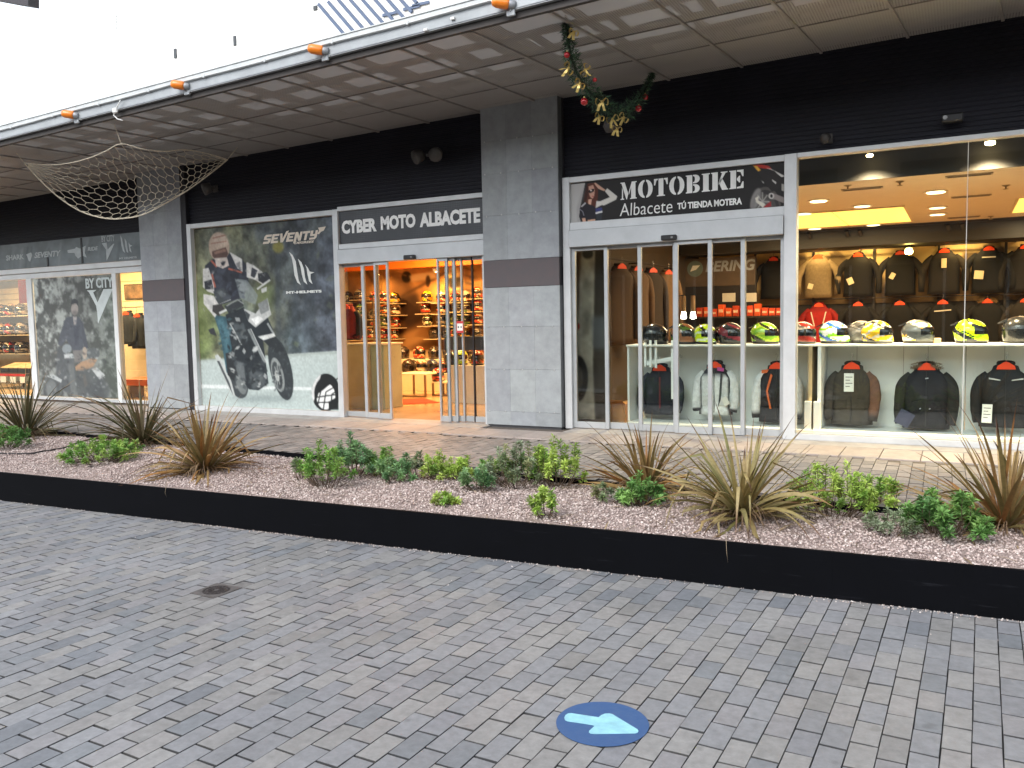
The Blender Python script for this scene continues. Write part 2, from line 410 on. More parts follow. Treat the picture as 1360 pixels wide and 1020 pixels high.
def course_grid(x0, x1, ylo, yhi, z, keep, near, n_single, parent, pickf, name, mat, seed, ang=PAV_ANG, pw=PW, pl=PL):
    r = random.Random(seed); ca, sa = math.cos(ang), math.sin(ang)
    spots = []
    k0, k1 = int(math.floor(x0/pw))-4, int(math.ceil(x1/pw))+4
    for k in range(k0, k1):
        off = (.5 if k % 2 else 0)*pl+r.uniform(-.25, .25)*pl*.35
        u = (k+.5)*pw
        for j in range(int(ylo/pl)-3, int(yhi/pl)+4):
            w = (j+.5)*pl+off
            X, Y = u*ca-w*sa, u*sa+w*ca
            if not keep(X, Y): continue
            q = proj((X, Y, z))
            if q is None or q[0] < -800 or q[0] > 2500 or q[1] > 1900: continue
            inside = -20 < q[0] < 1380 and q[1] < 1035
            spots.append((inside, (X-near[0])**2+(Y-near[1])**2, X, Y))
    spots.sort(key=lambda t: (not t[0], t[1]))
    # meshes shared between alike pieces
    var = []
    for i in range(40):
        v, f = paver_mesh(None, seed*100+i, pw-.0036, pl-.0095); m = bpy.data.meshes.new(name); m.from_pydata(v, [], f)
        set_col(m, edge_dirt(pickf(r)), 'FACE'); m.materials.append(mat); var.append(m)
    for _, _, X, Y in spots[:n_single]:
        o = bpy.data.objects.new(name, r.choice(var)); COL.objects.link(o)
        o.location = (X, Y, z+r.uniform(-.0012, .0012)); o.rotation_euler = (r.uniform(-.004,.004), r.uniform(-.006,.006), ang+r.uniform(-.006,.006)); o.parent = parent
    V, Fc, cols = [], [], []
    for n_, (_, _, X, Y) in enumerate(spots[n_single:]):
        v, f = paver_mesh(None, seed*7+n_, pw-.0036, pl-.0085); o = len(V); dz = r.uniform(-.0012,.0012); tx, ty = r.uniform(-.012,.012), r.uniform(-.006,.006)
        c2, s2 = math.cos(ang+r.uniform(-.005,.005)), math.sin(ang)
        V += [(X+a*c2-b*s2, Y+a*s2+b*c2, z+c+dz+a*tx+b*ty) for a, b, c in v]; Fc += [tuple(i+o for i in q) for q in f]; cols += edge_dirt(pickf(r))
    m = bpy.data.meshes.new(name+'_field'); m.from_pydata(V, [], Fc); set_col(m, cols, 'FACE')
    o = link(name+'_field', m, mat, parent); o['kind'] = 'stuff'
    return len(spots)
street = struct('street', MB().quad((-30,-20,-.02),(30,-20,-.02),(30,6.5,-.02),(-30,6.5,-.02)), MATS['joint_sand'])
def keep_street(X, Y):
    if abs(X-DRAIN.x) < .085 and abs(Y-DRAIN.y) < .13: return False
    return Y < fy(X)+.12
course_grid(-14, 5.4, .5, 5.4, 0, keep_street, (-.8, 2.6), 300, street, pick, 'paver', PAVER_MAT, 3)

# raised walk: body, small clinker pavers, slabs along the shopfronts
wm = MB(); wm.prism([(-40, ry(-40)-.01, -.06), (25, ry(25)-.01, -.06), (25, 9.6, -.06), (-40, 9.6, -.06)], (0, 0, WZ-.012+.06))
walk = struct('raised_walkway', wm, pm('walk_joint', '5c544d', .9, var=.15, scale=20))
palette2 = ['86807b','8b8580','7f7a76','918b86','8e8782','7c7875','847f7b','938c86']
def pick2(r): return np.array(lin(r.choice(palette2)))*r.uniform(.93, 1.07)
course_grid(-17, 5.4, 5.4, 9.0, WZ, lambda X, Y: ry(X)+.08 < Y < 8.12 and X < 5.4, (-1, 6.8), 220, walk, pick2, 'walk_paver', PAVER_MAT, 5, math.radians(1.0))
SLAB = am('pink_slab', rough=.6, var=.12, scale=9, spec=.4, bump=.3, bscale=150)
r_ = random.Random(4)
slabv = []
for i in range(6):
    v, f = paver_mesh(None, 900+i, .335, .575, h=.06, ch=.004); m = bpy.data.meshes.new('slab'); m.from_pydata(v, [], f)
    set_col(m, [np.array(lin(r_.choice(['a89c94','a0958d','ada29a','9d948d'])))]*len(f), 'FACE'); m.materials.append(SLAB); slabv.append(m)
for i in range(68):
    o = bpy.data.objects.new('slab', r_.choice(slabv)); COL.objects.link(o); o.parent = walk
    o.location = (5.0-i*.341, 8.49, WZ+.003+r_.uniform(-.002,.002))
for x0, x1 in ((-17.9, -10.6), (-10.55, -5.15), (-4.05, 5.4)):
    MB().box(x0, x1, 8.785, 9.25, WZ-.1, WZ+.004).build('threshold_strip', pm('threshold_concrete', 'a39e98', .7, var=.12, scale=6, bump=.3), walk)

# drain cover set into the pavers
d = thing('drain_cover', 'small rusty square drain cover with a round slotted grate, set in the grey pavers', 'drain cover', (DRAIN.x, DRAIN.y, 0))
RUST = pm('rusted_iron', '3a3534', .75, .4, var=.25, scale=40, bump=.6, bscale=200, hue='2e2a2a')
m = MB(); g = .105
MB().box(DRAIN.x-.13, DRAIN.x+.13, DRAIN.y-.21, DRAIN.y+.21, -.06, -.0035).build('mortar', pm('drain_mortar', '6a6866', .85, var=.15, scale=25), d)
m.box(DRAIN.x-g, DRAIN.x+g, DRAIN.y-g, DRAIN.y+g, -.003, .0032); m.build('frame', pm('drain_surround', '54504e', .85, .1, var=.2, scale=30), d)
m = MB()
for rr in (.075, .05, .022):
    n = 28
    for k in range(n):
        a, b = 2*math.pi*k/n, 2*math.pi*(k+1)/n
        m.bar((DRAIN.x+rr*math.cos(a), DRAIN.y+rr*math.sin(a), .0035), (DRAIN.x+rr*math.cos(b), DRAIN.y+rr*math.sin(b), .0035), .008, .006)
for k in range(16):
    a = 2*math.pi*k/16
    m.bar((DRAIN.x+.024*math.cos(a), DRAIN.y+.024*math.sin(a), .0035), (DRAIN.x+.073*math.cos(a), DRAIN.y+.073*math.sin(a), .0035), .006, .005)
m.build('grate', RUST, d)

# floor sticker with the arrow
dc = onz(800, 961.5, 0); DR = .182
st = thing('floor_sticker', 'round blue floor sticker with a pale cyan arrow, stuck on the pavers', 'sticker', (dc.x, dc.y, 0))
m = MB(); m.lathe((dc.x, dc.y, 0), [(DR, .0032), (DR, .0048), (DR-.002, .005), (.001, .005)], 64); m.build('disc', pm('blue_vinyl', '2c4a74', .65, var=.12, scale=22, hue='3b577f', bump=.25), st)
zz = lambda x, y: onz(660+x/4.533, 820+y/4.533, .005)
ar = [(405,606),(412,590),(428,580),(447,578),(612,603),(628,590),(650,581),(678,580),(695,584),(845,675),(852,686),(846,696),(832,700),(595,704),(565,702),(553,694),(556,684),(588,655),(575,650),(425,627),(410,620)]
m = MB(); m.prism([zz(*p)+Vector((0,0,.0005)) for p in ar], (0, 0, .0012)); m.build('arrow', pm('cyan_vinyl', '8cc0cc', .6, var=.10, scale=18), st, fix=True)
# ------------------------------------------------------------------ planter: black steel edging, gravel, hose
GZ = .252
pl = thing('planter_border', 'long black steel planter border retaining the gravel bed beside the grey pavers', 'planter', (-5, fy(-5), 0))
STEEL = pm('black_painted_steel', '06070b', .8, .0, var=.12, scale=2.5, bump=.1, bscale=30, hue='040508', spec=.05)
xs = [-16, -12.6, -9.6, -6.6, -3.6, -.6, 2.4, 5.4]
n, l = STEEL.node_tree.nodes, STEEL.node_tree.links; p = n['Principled BSDF']; p.inputs['Specular IOR Level'].default_value = .1
tc = n.new('ShaderNodeTexCoord'); mp = n.new('ShaderNodeMapping'); mp.inputs['Scale'].default_value = (1.1, 1.1, 16); nz = n.new('ShaderNodeTexNoise'); nz.inputs['Scale'].default_value = 2.4; nz.inputs['Detail'].default_value = 8; nz.inputs['Roughness'].default_value = .75
mr = n.new('ShaderNodeMapRange'); mr.inputs[1].default_value = .60; mr.inputs[2].default_value = .74; mr.inputs[4].default_value = .55
mx = n.new('ShaderNodeMix'); mx.data_type = 'RGBA'; mx.inputs[7].default_value = (*lin('2d2e33'), 1); old = p.inputs['Base Color'].links[0].from_socket
l.new(tc.outputs['Object'], mp.inputs[0]); l.new(mp.outputs[0], nz.inputs['Vector']); l.new(nz.outputs[0], mr.inputs[0]); l.new(mr.outputs[0], mx.inputs[0]); l.new(old, mx.inputs[6]); l.new(mx.outputs[2], p.inputs['Base Color'])
for a, b in zip(xs, xs[1:]):
    a2, b2 = a+.0002, b-.0002
    m = MB()
    m.prism([(a2, fy(a2), -.03), (b2, fy(b2), -.03), (b2, fy(b2)+.008, -.03), (a2, fy(a2)+.008, -.03)], (0, 0, .297))
    m.prism([(a2, fy(a2)+.0085, .255), (b2, fy(b2)+.0085, .255), (b2, fy(b2)+.03, .255), (a2, fy(a2)+.03, .255)], (0, 0, .011))
    m.build('steel_panel', STEEL, pl, fix=True)
m = MB(); m.prism([(-16, ry(-16)-.02, .1), (5.4, ry(5.4)-.02, .1), (5.4, ry(5.4)-.012, .1), (-16, ry(-16)-.012, .1)], (0, 0, .186)); m.build('rear_edging', STEEL, pl, fix=True)

# gravel bed
nx, ny = 420, 44
V, Fq = [], []
h1 = fnoise(ny, nx, 12, 5); 
for j in range(ny):
    for i in range(nx):
        x = -16+21.4*i/(nx-1); t = j/(ny-1); y = (fy(x)+.009)*(1-t)+(ry(x)-.005)*t
        z = GZ-.014+.055*(h1[j, i]-.5)+.03*math.sin(math.pi*min(1, t*1.0))-.012*(t < .05)
        V.append((x, y, z))
for j in range(ny-1):
    for i in range(nx-1):
        k = j*nx+i; Fq.append((k, k+1, k+nx+1, k+nx))
def bed_z(x, y):
    t = min(1, max(0, (y-fy(x)-.009)/(ry(x)-fy(x)-.014))); i = min(nx-1, max(0, int((x+16)/21.4*(nx-1)))); j = min(ny-1, int(t*(ny-1)))
    return V[j*nx+i][2]
m = bpy.data.meshes.new('gravel_bed'); m.from_pydata(V, [], Fq)
gm = pm('gravel_base', '8f8079', .9, var=.25, scale=90, bump=1., bscale=140, hue='584b46')
o = link('gravel_bed', m, gm, None, True); o['kind'] = 'structure'
N = 88000
g = np.random.default_rng(8)
gx = g.uniform(-13, 4.8, N); tt = g.uniform(.004, .996, N)
gy = (4.895+.0461*gx+.012)*(1-tt)+(6.06-.05175*gx-.008)*tt
ok = []
gv = V
ii = np.clip(((gx+16)/21.4*(nx-1)).astype(int), 0, nx-1); jj = np.clip((tt*(ny-1)).astype(int), 0, ny-1)
gzv = np.array([p[2] for p in V])[jj*nx+ii]
sz = g.uniform(.005, .0125, N)
base = np.array([(1,0,0),(0,1,0),(-1,0,0),(0,-1,0),(0,0,.7),(0,0,-.7)])
P = base[None]*sz[:, None, None]*g.uniform(.65, 1.3, (N, 6, 1))+g.uniform(-.0022, .0022, (N, 6, 3))
a = g.uniform(0, 6.28, N); ca, sa = np.cos(a), np.sin(a)
b_ = g.uniform(-.7, .7, N); cb, sb = np.cos(b_), np.sin(b_)
x1 = P[..., 0]*cb[:, None]+P[..., 2]*sb[:, None]; z1 = -P[..., 0]*sb[:, None]+P[..., 2]*cb[:, None]
x2 = x1*ca[:, None]-P[..., 1]*sa[:, None]; y2 = x1*sa[:, None]+P[..., 1]*ca[:, None]
VV = np.stack([x2+gx[:, None], y2+gy[:, None], z1+(gzv+.001+g.uniform(-.002, .005, N))[:, None]], -1).reshape(-1, 3)
tri = np.array([(0,1,4),(1,2,4),(2,3,4),(3,0,4),(1,0,5),(2,1,5),(3,2,5),(0,3,5)])
FF = (tri[None]+6*np.arange(N)[:, None, None]).reshape(-1, 3)
m = bpy.data.meshes.new('gravel')
m.vertices.add(len(VV)); m.vertices.foreach_set('co', VV.ravel().astype(np.float32))
m.loops.add(FF.size); m.loops.foreach_set('vertex_index', FF.ravel().astype(np.int32))
m.polygons.add(len(FF)); m.polygons.foreach_set('loop_start', np.arange(0, FF.size, 3, dtype=np.int32))
m.update(calc_edges=True)
gp = np.array([lin(c) for c in ('c3b2ab','b8a69f','cfc0b9','a18f89','d8cbc4','ac9b95','867772','bfaba3')])
set_col(m, np.repeat(gp[g.integers(0, len(gp), N)]*g.uniform(.85, 1.12, (N, 1)), 6, axis=0))
o = link('gravel', m, am('pink_gravel', rough=.85, var=.1, scale=60, spec=.3)); tag(o, 'pinkish crushed gravel covering the planting bed', 'gravel', kind='stuff')

hose = [onz(*p, GZ+.012) for p in ((-60,603),(0,604),(45,602),(80,596),(100,590),(122,583),(160,577),(200,572))]
pts = []
for i in range(len(hose)-1):
    for k in range(5):
        pts.append(hose[i].lerp(hose[i+1], k/5))
pts = [Vector((p.x, p.y, bed_z(p.x, p.y)+.012)) for p in pts]
o = MB().tube(pts, .009, 7).build('drip_hose', pm('hose_rubber', '2a2526', .6, var=.1), None, True)
tag(o, 'dark drip irrigation hose curving over the gravel beside the spiky flax', 'hose')

# ------------------------------------------------------------------ planting
LEAF = am('flax_leaf', rough=.5, var=.16, scale=35, spec=.4, trans=.18)
def leaf_geo(p0, az, el, L, w, droop, tw, rnd, rows=8, kink=0.):
    out = Vector((math.cos(az), math.sin(az), 0)); side = Vector((-math.sin(az), math.cos(az), 0))
    side = (side*math.cos(tw)+Vector((0,0,1))*math.sin(tw)*.6).normalized()
    p = Vector(p0); e = el; V = []; T = []
    for i in range(rows+1):
        t = i/rows
        d = out*math.cos(e)+Vector((0,0,1))*math.sin(e)
        ww = w*(.55+.45*min(1, t*4))*(1-max(0, (t-.45)/.55)**1.6)+.0006
        nrm = d.cross(side).normalized()
        V += [p-side*ww/2, p+nrm*ww*.22, p+side*ww/2]; T += [t]*3
        p = p+d*(L/rows); e -= droop/rows*(1+t*1.5)
        if kink and i == int(rows*.55): e -= kink
        if p.z < GZ+.006: p.z = GZ+.006+rnd.uniform(0, .01); e = max(e, -.05)
    F = []
    for i in range(rows):
        for k in range(2):
            a = i*3+k; F.append((a, a+1, a+4, a+3))
    return V, F, T
def flax(px, n, Lr, spread, cols, label, seed, tall=0.):
    base = onz(*px, GZ); r = random.Random(seed)
    base.z = bed_z(base.x, base.y)
    root = thing('flax_plant', label, 'plant', base, 'spiky flax plants in the gravel bed')
    for i in range(n):
        az = r.uniform(0, 2*math.pi); u = r.random()
        el = math.radians(90-(spread+16)*(u**.62)); L = 1.08*r.uniform(*Lr)*(1 if u < .75 else .8)*(1.18 if r.random() < .08 else 1); w = r.uniform(.017, .033)
        p0 = base+Vector((math.cos(az)*.06*u+r.uniform(-.03,.03), math.sin(az)*.06*u+r.uniform(-.03,.03), -.005))
        V, F, T = leaf_geo(p0, az+r.uniform(-.7,.7), el+r.uniform(-.12,.12), L, w, r.uniform(.05, 1.05)*(.35+u), r.uniform(-1.2, 1.2), r, 8, r.uniform(.6, 1.6) if r.random() < .13 else 0.)
        m = bpy.data.meshes.new('leaf'); m.from_pydata(V, [], F)
        c0 = np.array(lin(r.choice(cols[0]))); c1 = np.array(lin(r.choice(cols[1]))); cd = np.array(lin(r.choice(['4d3524','6a4a2c','8d6f45'])))
        set_col(m, [(c0*(1-t)+c1*t) if t < .82 else cd for t in T]); m.materials.append(LEAF)
        o = bpy.data.objects.new('leaf', m); COL.objects.link(o); put_under(o, root); m.shade_smooth()
    V, F, C = [], [], []
    for i in range(int(n*1.1)):
        az = r.uniform(0, 2*math.pi)
        v, f, T = leaf_geo(base+Vector((math.cos(az)*.05, math.sin(az)*.05, .02)), az, math.radians(r.uniform(5, 50)), r.uniform(.18, .42), r.uniform(.004, .010), r.uniform(.8, 2.2), r.uniform(-1, 1), r, 6)
        o = len(V); V += v; F += [tuple(k+o for k in q) for q in f]; c = np.array(lin(r.choice(['8b7358','a08768','6f5a46','7d6650']))); C += [c]*len(v)
    m = bpy.data.meshes.new('dry_thatch'); m.from_pydata(V, [], F); set_col(m, C)
    o = link('dry_thatch', m, LEAF, root); o['kind'] = 'stuff'
olive = (['4a472e','585236','635538','47492f'], ['605d40','746748','7e6850','56573a'])
bronze = (['8a5a34','7a623c','8a7244','6b5c38','9a7c48','5e5a36'], ['a8743f','a58c5c','8e7e52','b89e6c','7a7048','ac8e5c'])
green_bronze = (['626036','746c40','84703f','8e7344'], ['968c5c','a89a68','84804e','b29e70'])
flax((35,580), 115, (.5,.9), 64, olive, 'dark olive spiky flax plant beside the pale helmet window and the low green shrub', 1)
flax((190,590), 130, (.52,.95), 66, olive, 'large dark olive flax plant in front of the grey tiled pillar', 2)
flax((272,628), 170, (.42,.78), 70, bronze, 'bronze flax plant in front of the motorcyclist poster, dry blades round its foot', 3)
flax((858,655), 105, (.38,.62), 64, bronze, 'tan flax plant with a small green shrub at its foot, before the stencil-lettered shop door', 4)
flax((985,690), 135, (.42,.80), 62, green_bronze, 'olive and bronze flax plant with dead blades spread over the gravel and border', 5)
flax((1335,700), 115, (.45,.82), 56, bronze, 'tall bronze flax plant in front of the black jackets display', 6)
# single long blades of those plants that hang over the border
for (px0, px1, px2) in (((962,702),(968,716),(973,748)),((222,640),(221,648),(216,660))):
    a, b = onz(*px0, GZ+.02), onz(*px1, .272); c = Vector((b.x+.012, b.y-.05, .15))
    b.y = fy(b.x)-.01; c.y = fy(c.x)-.018
    if px0[0] < 500: c.z = .2
    o = MB().tube([a, a.lerp(b, .6)+Vector((0,0,.02)), b, b.lerp(c, .5)+Vector((0,-.012,0)), c], [.003,.004,.004,.003,.0006], 4, squash=.3).build('dead_blade', pm('dead_blade_straw', 'b3a184', .8, var=.1), None, True)
    tag(o, 'pale dead blade hanging over the black border ' + ('below the olive and bronze flax' if px0[0] > 500 else 'below the bronze flax by the motorcyclist poster'), 'dead leaf')

SHRUB = am('shrub_leaf', rough=.5, var=.18, scale=40, spec=.35, trans=.25)
TWIG = pm('twig_bark', '5a4a3c', .85, var=.2, scale=60)
def shrub(px, wpx, hpx, cols, label, seed, dens=1., z=None, leafL=.040, lean=0.):
    base = onz(*px, GZ); r = random.Random(seed); base.z = bed_z(base.x, base.y)
    sc = F_PX/((base-CP).dot(FW)); R = wpx/sc*1.22; H = hpx/sc*1.05
    root = thing('leafy_shrub', label, 'shrub', base, 'low green shrubs in the gravel bed')
    V, F, C = [], [], []; st = MB()
    ns = int(25*dens*max(.6, min(2.2, R/.2)))
    cl = [np.array(lin(c)) for c in cols]
    for s_ in range(ns):
        az = r.uniform(0, 2*math.pi); q = math.sqrt(r.random())
        tip = base+Vector((math.cos(az)*R*q+lean*R, math.sin(az)*R*q*.8, H*(1-.55*q*q)*r.uniform(.45, 1.0)*(1.25 if r.random() < .10 else 1)))
        b0 = base+Vector((math.cos(az)*R*q*.45+r.uniform(-.02,.02), math.sin(az)*R*q*.35+r.uniform(-.02,.02), -.005))
        mid = b0.lerp(tip, .5)+Vector((math.cos(az)*R*.12, math.sin(az)*R*.12, -.01))
        ptsb = [b0, b0.lerp(mid, .5), mid, mid.lerp(tip, .6), tip]
        st.tube(ptsb, [.0035,.003,.0025,.002,.0012], 4, cap=False)
        tone = r.choice(cl)*r.uniform(.75, 1.2)
        nl = int(r.uniform(55, 90))
        for k in range(nl):
            t = 1-(r.random()**1.4)*.48
            i = min(3, int(t*4)); p = ptsb[i].lerp(ptsb[i+1], t*4-i)
            a2 = r.uniform(0, 6.283); e2 = r.uniform(-.3, 1.1)
            d = Vector((math.cos(a2)*math.cos(e2), math.sin(a2)*math.cos(e2), math.sin(e2)))
            s2 = d.cross(Vector((r.uniform(-.5,.5), r.uniform(-.5,.5), 1))).normalized()
            L = leafL*r.uniform(.6, 1.25); w = L*r.uniform(.11, .19); o = len(V)
            p = p+d*.004; n2 = d.cross(s2)
            V += [p, p+d*L*.5+s2*w-n2*w*.3, p+d*L*.5-s2*w-n2*w*.3, p+d*L-Vector((0,0,L*.12))]
            F += [(o, o+1, o+3), (o, o+3, o+2)]
            c = tone*r.uniform(.8, 1.25); C += [c, c, c, c*1.1]
    m = bpy.data.meshes.new('foliage'); m.from_pydata(V, [], F); set_col(m, C); link('foliage', m, SHRUB, root)
    st.build('branches', TWIG, root, True)
G1 = ['7fa650','6f9a48','90b45a','9fba62']; G2 = ['a6c05c','98b452','b4c868','82a64c']; G3 = ['729a6c','80a672','90b07a','668e5e']; G4 = ['8b9a78','97a487','7d8d66','a3a877']; G5 = ['6a9450','769e56','86ac5e','5a8448']
shrub((8,597), 30, 34, G5, 'small green shrub at the foot of the dark flax by the pale helmet window', 21)
shrub((135,614), 50, 30, G1, 'low spreading green shrub between the large dark flax and the black border', 22, 1.1)
shrub((432,648), 34, 62, G1, 'tall leafy shrub at the end of the shrub row, below the poster edge', 23, 1.)
shrub((470,634), 34, 46, G3, 'dense blue-green shrub below the sliding glass door of the helmet shop', 24, 1.2)
shrub((524,642), 24, 36, G3, 'small upright blue-green shrub below the open helmet shop door', 25)
shrub((585,640), 34, 38, G2, 'sparse yellow-green shrub with bare twigs below the open helmet shop door', 26, .7)
shrub((636,655), 22, 40, G3, 'small round blue-green shrub below the grey tiled pillar base', 27)
shrub((688,646), 38, 62, G4, 'pale thin shrub with upright twigs in front of the grey tiled pillar', 28, .75)
shrub((738,648), 36, 68, G2, 'tall yellow-green shrub with two raised sprigs beside the grey tiled pillar', 29, .9)
shrub((724,690), 20, 44, G2, 'small yellow-green shrub leaning over the black border', 30, .8)
shrub((592,671), 14, 16, G2, 'tiny yellow-green sprout alone on the gravel by the black border', 31, .6)
shrub((850,674), 26, 46, G5, 'small dense green shrub in front of the tan flax', 32, 1.2)
shrub((1106,686), 50, 76, G2, 'bright green shrub before the brown jacket window', 33, 1.1)
shrub((1168,672), 30, 42, G2, 'small bright green shrub on the walk side of the bed, below the brown jacket', 34, .8)
shrub((1186,712), 34, 36, G4, 'low grey-green shrub with fine leaves close to the black border', 35, .9, leafL=.028)
shrub((1252,714), 46, 66, G5, 'dense deep green shrub beside the tall bronze flax', 36, 1.3, leafL=.05)
shrub((505,632), 24, 34, G1, 'leafy green shrub filling the row between two blue-green shrubs below the open door', 38, .8)
shrub((556,636), 26, 34, G4, 'thin grey-green shrub with bare twigs below the open helmet shop door', 39, .6)
shrub((612,640), 24, 34, G2, 'yellow-green shrub beside the small round blue-green one', 40, .7)
shrub((660,642), 26, 40, G1, 'sparse green shrub between the round blue-green one and the pale thin one', 41, .7)
shrub((712,640), 26, 48, G1, 'leafy shrub tucked between the pale thin shrub and the tall yellow-green one', 42, .8)
shrub((400,640), 16, 40, G4, 'thin straggly shrub at the poster side end of the shrub row', 43, .5)
shrub((806,668), 18, 30, G4, 'thin half-bare grey-green shrub beside the tan flax', 37, .5)

# fallen twigs, dead blades and leaf litter on the gravel
r = random.Random(77); V2, F2, C2 = [], [], []
for i in range(1500):
    x = r.uniform(-12, 3.0); t = r.uniform(.03, .97); y = (fy(x)+.01)*(1-t)+(ry(x)-.03)*t
    if r.random() < .55:
        cx_, cy_ = r.choice([(-10.2,6.2),(-8.07,6.2),(-5.85,5.3),(-2.03,5.8),(-1.21,5.4),(.27,5.8),(-4.4,5.9),(-3.2,5.9),(-5.0,5.9)]); x = cx_+r.gauss(0, .35); y = cy_+r.gauss(0, .2)
    if not (fy(x)+.03 < y < ry(x)-.04): continue
    a = r.uniform(0, 6.283); L = r.uniform(.03, .16); w = r.uniform(.0012, .004); z = bed_z(x, y)+r.uniform(.006, .014); z2 = bed_z(x+math.cos(a)*L, y+math.sin(a)*L*.9)+r.uniform(.006, .016)
    d = Vector((math.cos(a), math.sin(a), 0)); s_ = Vector((-math.sin(a), math.cos(a), 0))*w; p = Vector((x, y, z)); q = p+d*L; q.z = z2; mdl = p.lerp(q, .5)+Vector((0, 0, .006))
    if q.y < fy(q.x)+.02: continue
    o = len(V2); V2 += [p-s_, p+s_, mdl-s_, mdl+s_, q-s_*.3, q+s_*.3]; F2 += [(o, o+1, o+3, o+2), (o+2, o+3, o+5, o+4)]
    c = np.array(lin(r.choice(['7d6a52','94805f','5c4c3e','6e5d4b','a8926e','4a3f36']))); C2 += [c]*6
m = bpy.data.meshes.new('plant_litter'); m.from_pydata(V2, [], F2); set_col(m, C2); o = link('plant_litter', m, LEAF); tag(o, 'dry twigs and dead blades littering the gravel bed', 'litter', kind='stuff')

# grit spilled along the foot of the border
r = random.Random(5); V2, F2, C2 = [], [], []
for i in range(900):
    x = r.uniform(-9, 1.5) if r.random() < .35 else r.gauss(r.choice([-5.2, -4.6, -3.4, -2.2, -.3]), .35)
    y = fy(x)-.004-abs(r.gauss(0, .02)); k = r.uniform(.002, .0065)
    if r.random() < .06: y -= r.uniform(0, .8)
    o = len(V2); V2 += [(x+k*r.uniform(.7,1.2), y, .003), (x, y+k, .003), (x-k*r.uniform(.7,1.2), y, .003), (x, y-k, .003), (x, y, .003+k), (x, y, .001)]
    F2 += [(o+a, o+b, o+c) for a, b, c in ((0,1,4),(1,2,4),(2,3,4),(3,0,4))]; C2 += [np.array(lin(r.choice(['c9bcb4','b0a199','9a8c85','d8d0ca'])))]*6
m = bpy.data.meshes.new('spilled_grit'); m.from_pydata(V2, [], F2); set_col(m, C2); o = link('spilled_grit', m, MATS['pink_gravel']); tag(o, 'pale grit spilled on the pavers along the black border', 'gravel', kind='stuff')
# ------------------------------------------------------------------ facade: pillars, cladding, shopfront frames
FY = 9.15
def sof(x): return 4.245+.0217*x
TILE = am('grey_fibre_tile', rough=.55, var=.10, scale=7, spec=.4, bump=.15, bscale=90)
STUD = pm('tile_stud', 'c9c9c7', .35, .8, var=.05)
DARKPOST = pm('dark_post', '2c2b2f', .55, .3, var=.1)
BAND = pm('dark_slate_band', '4a4648', .6, .0, var=.14, scale=9, hue='5a4f50', bump=.15)
def pillar(x0, x1, yf, label, seed, studs=True):
    r = random.Random(seed)
    root = thing('pillar', label, 'pillar', ((x0+x1)/2, yf+.2, WZ))
    MB().box(x0+.012, x1-.012, yf+.014, yf+.55, WZ-.02, sof(x0)+.25).build('core', pm('pillar_core', '3d3d3f', .8, var=.1), root)
    rows = [WZ+.02, .46, .98, 1.5, 1.979]; rows2 = [2.312, 2.85, 3.35, 3.74, sof((x0+x1)/2)+.03]
    n = 3
    for zs in (rows, rows2):
        for za, zb in zip(zs, zs[1:]):
            for k in range(n):
                w = (x1-x0)/n; a, b = x0+k*w+.0003, x0+(k+1)*w-.0003
                j = r.uniform(0, .0012)
                m = MB().cbox(a, b, yf-j, yf+.012, za+.0008, zb-.0008, .0008).mesh('tile')
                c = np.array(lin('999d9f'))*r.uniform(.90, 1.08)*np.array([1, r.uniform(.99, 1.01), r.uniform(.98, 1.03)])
                set_col(m, [c]*len(m.polygons), 'FACE'); link('tile', m, TILE, root)
        # cladding on both cheeks: recess shade painted in as a darker grey
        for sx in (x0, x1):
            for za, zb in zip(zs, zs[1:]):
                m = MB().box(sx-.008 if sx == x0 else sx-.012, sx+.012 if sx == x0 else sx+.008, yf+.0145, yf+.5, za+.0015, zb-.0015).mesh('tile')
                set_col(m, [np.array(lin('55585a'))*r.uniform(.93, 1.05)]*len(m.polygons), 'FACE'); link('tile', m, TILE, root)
    MB().cbox(x0+.001, x1-.001, yf-.004, yf+.013, 1.982, 2.309, .002).build('slate_band', BAND, root)
    if studs:
        for z in (.46, .98, 1.5, 2.85, 3.35, 3.74):
            for k in range(5):
                x = x0+.06+(x1-x0-.14)*k/4+r.uniform(-.02, .02)
                MB().lathe((x, yf, z+r.uniform(-.006, .006)), [(.009, .0), (.009, -.004), (.005, -.007), (.001, -.0075)], 8, 'y').build('stud', STUD, root, fix=True)
    return root
pillar(-5.19, -4.166, 9.02, 'grey tiled pillar with metal studs and a dark band, between the two lettered shop doors', 1)
pillar(-11.53, -10.575, 9.1, 'grey tiled pillar with a dark band behind the large dark olive flax', 2, False)
def post(x0, x1, y0, y1, z0, z1, label):
    o = MB().cbox(x0, x1, y0, y1, z0, z1, .003).build('post_or_shade_strip', DARKPOST); tag(o, label, 'post')
post(-10.572, -10.472, 9.11, 9.3, WZ, sof(-10.5)+.02, 'narrow dark steel post between the tiled pillar and the motorcyclist poster window')
post(-4.1645, -4.1495, 9.12, 9.3, WZ, sof(-4.1)+.02, 'narrow dark strip standing in for recess shade between the studded pillar and the stencil-lettered shopfront')  # no real post here: dark strip stands in for the shaded recess

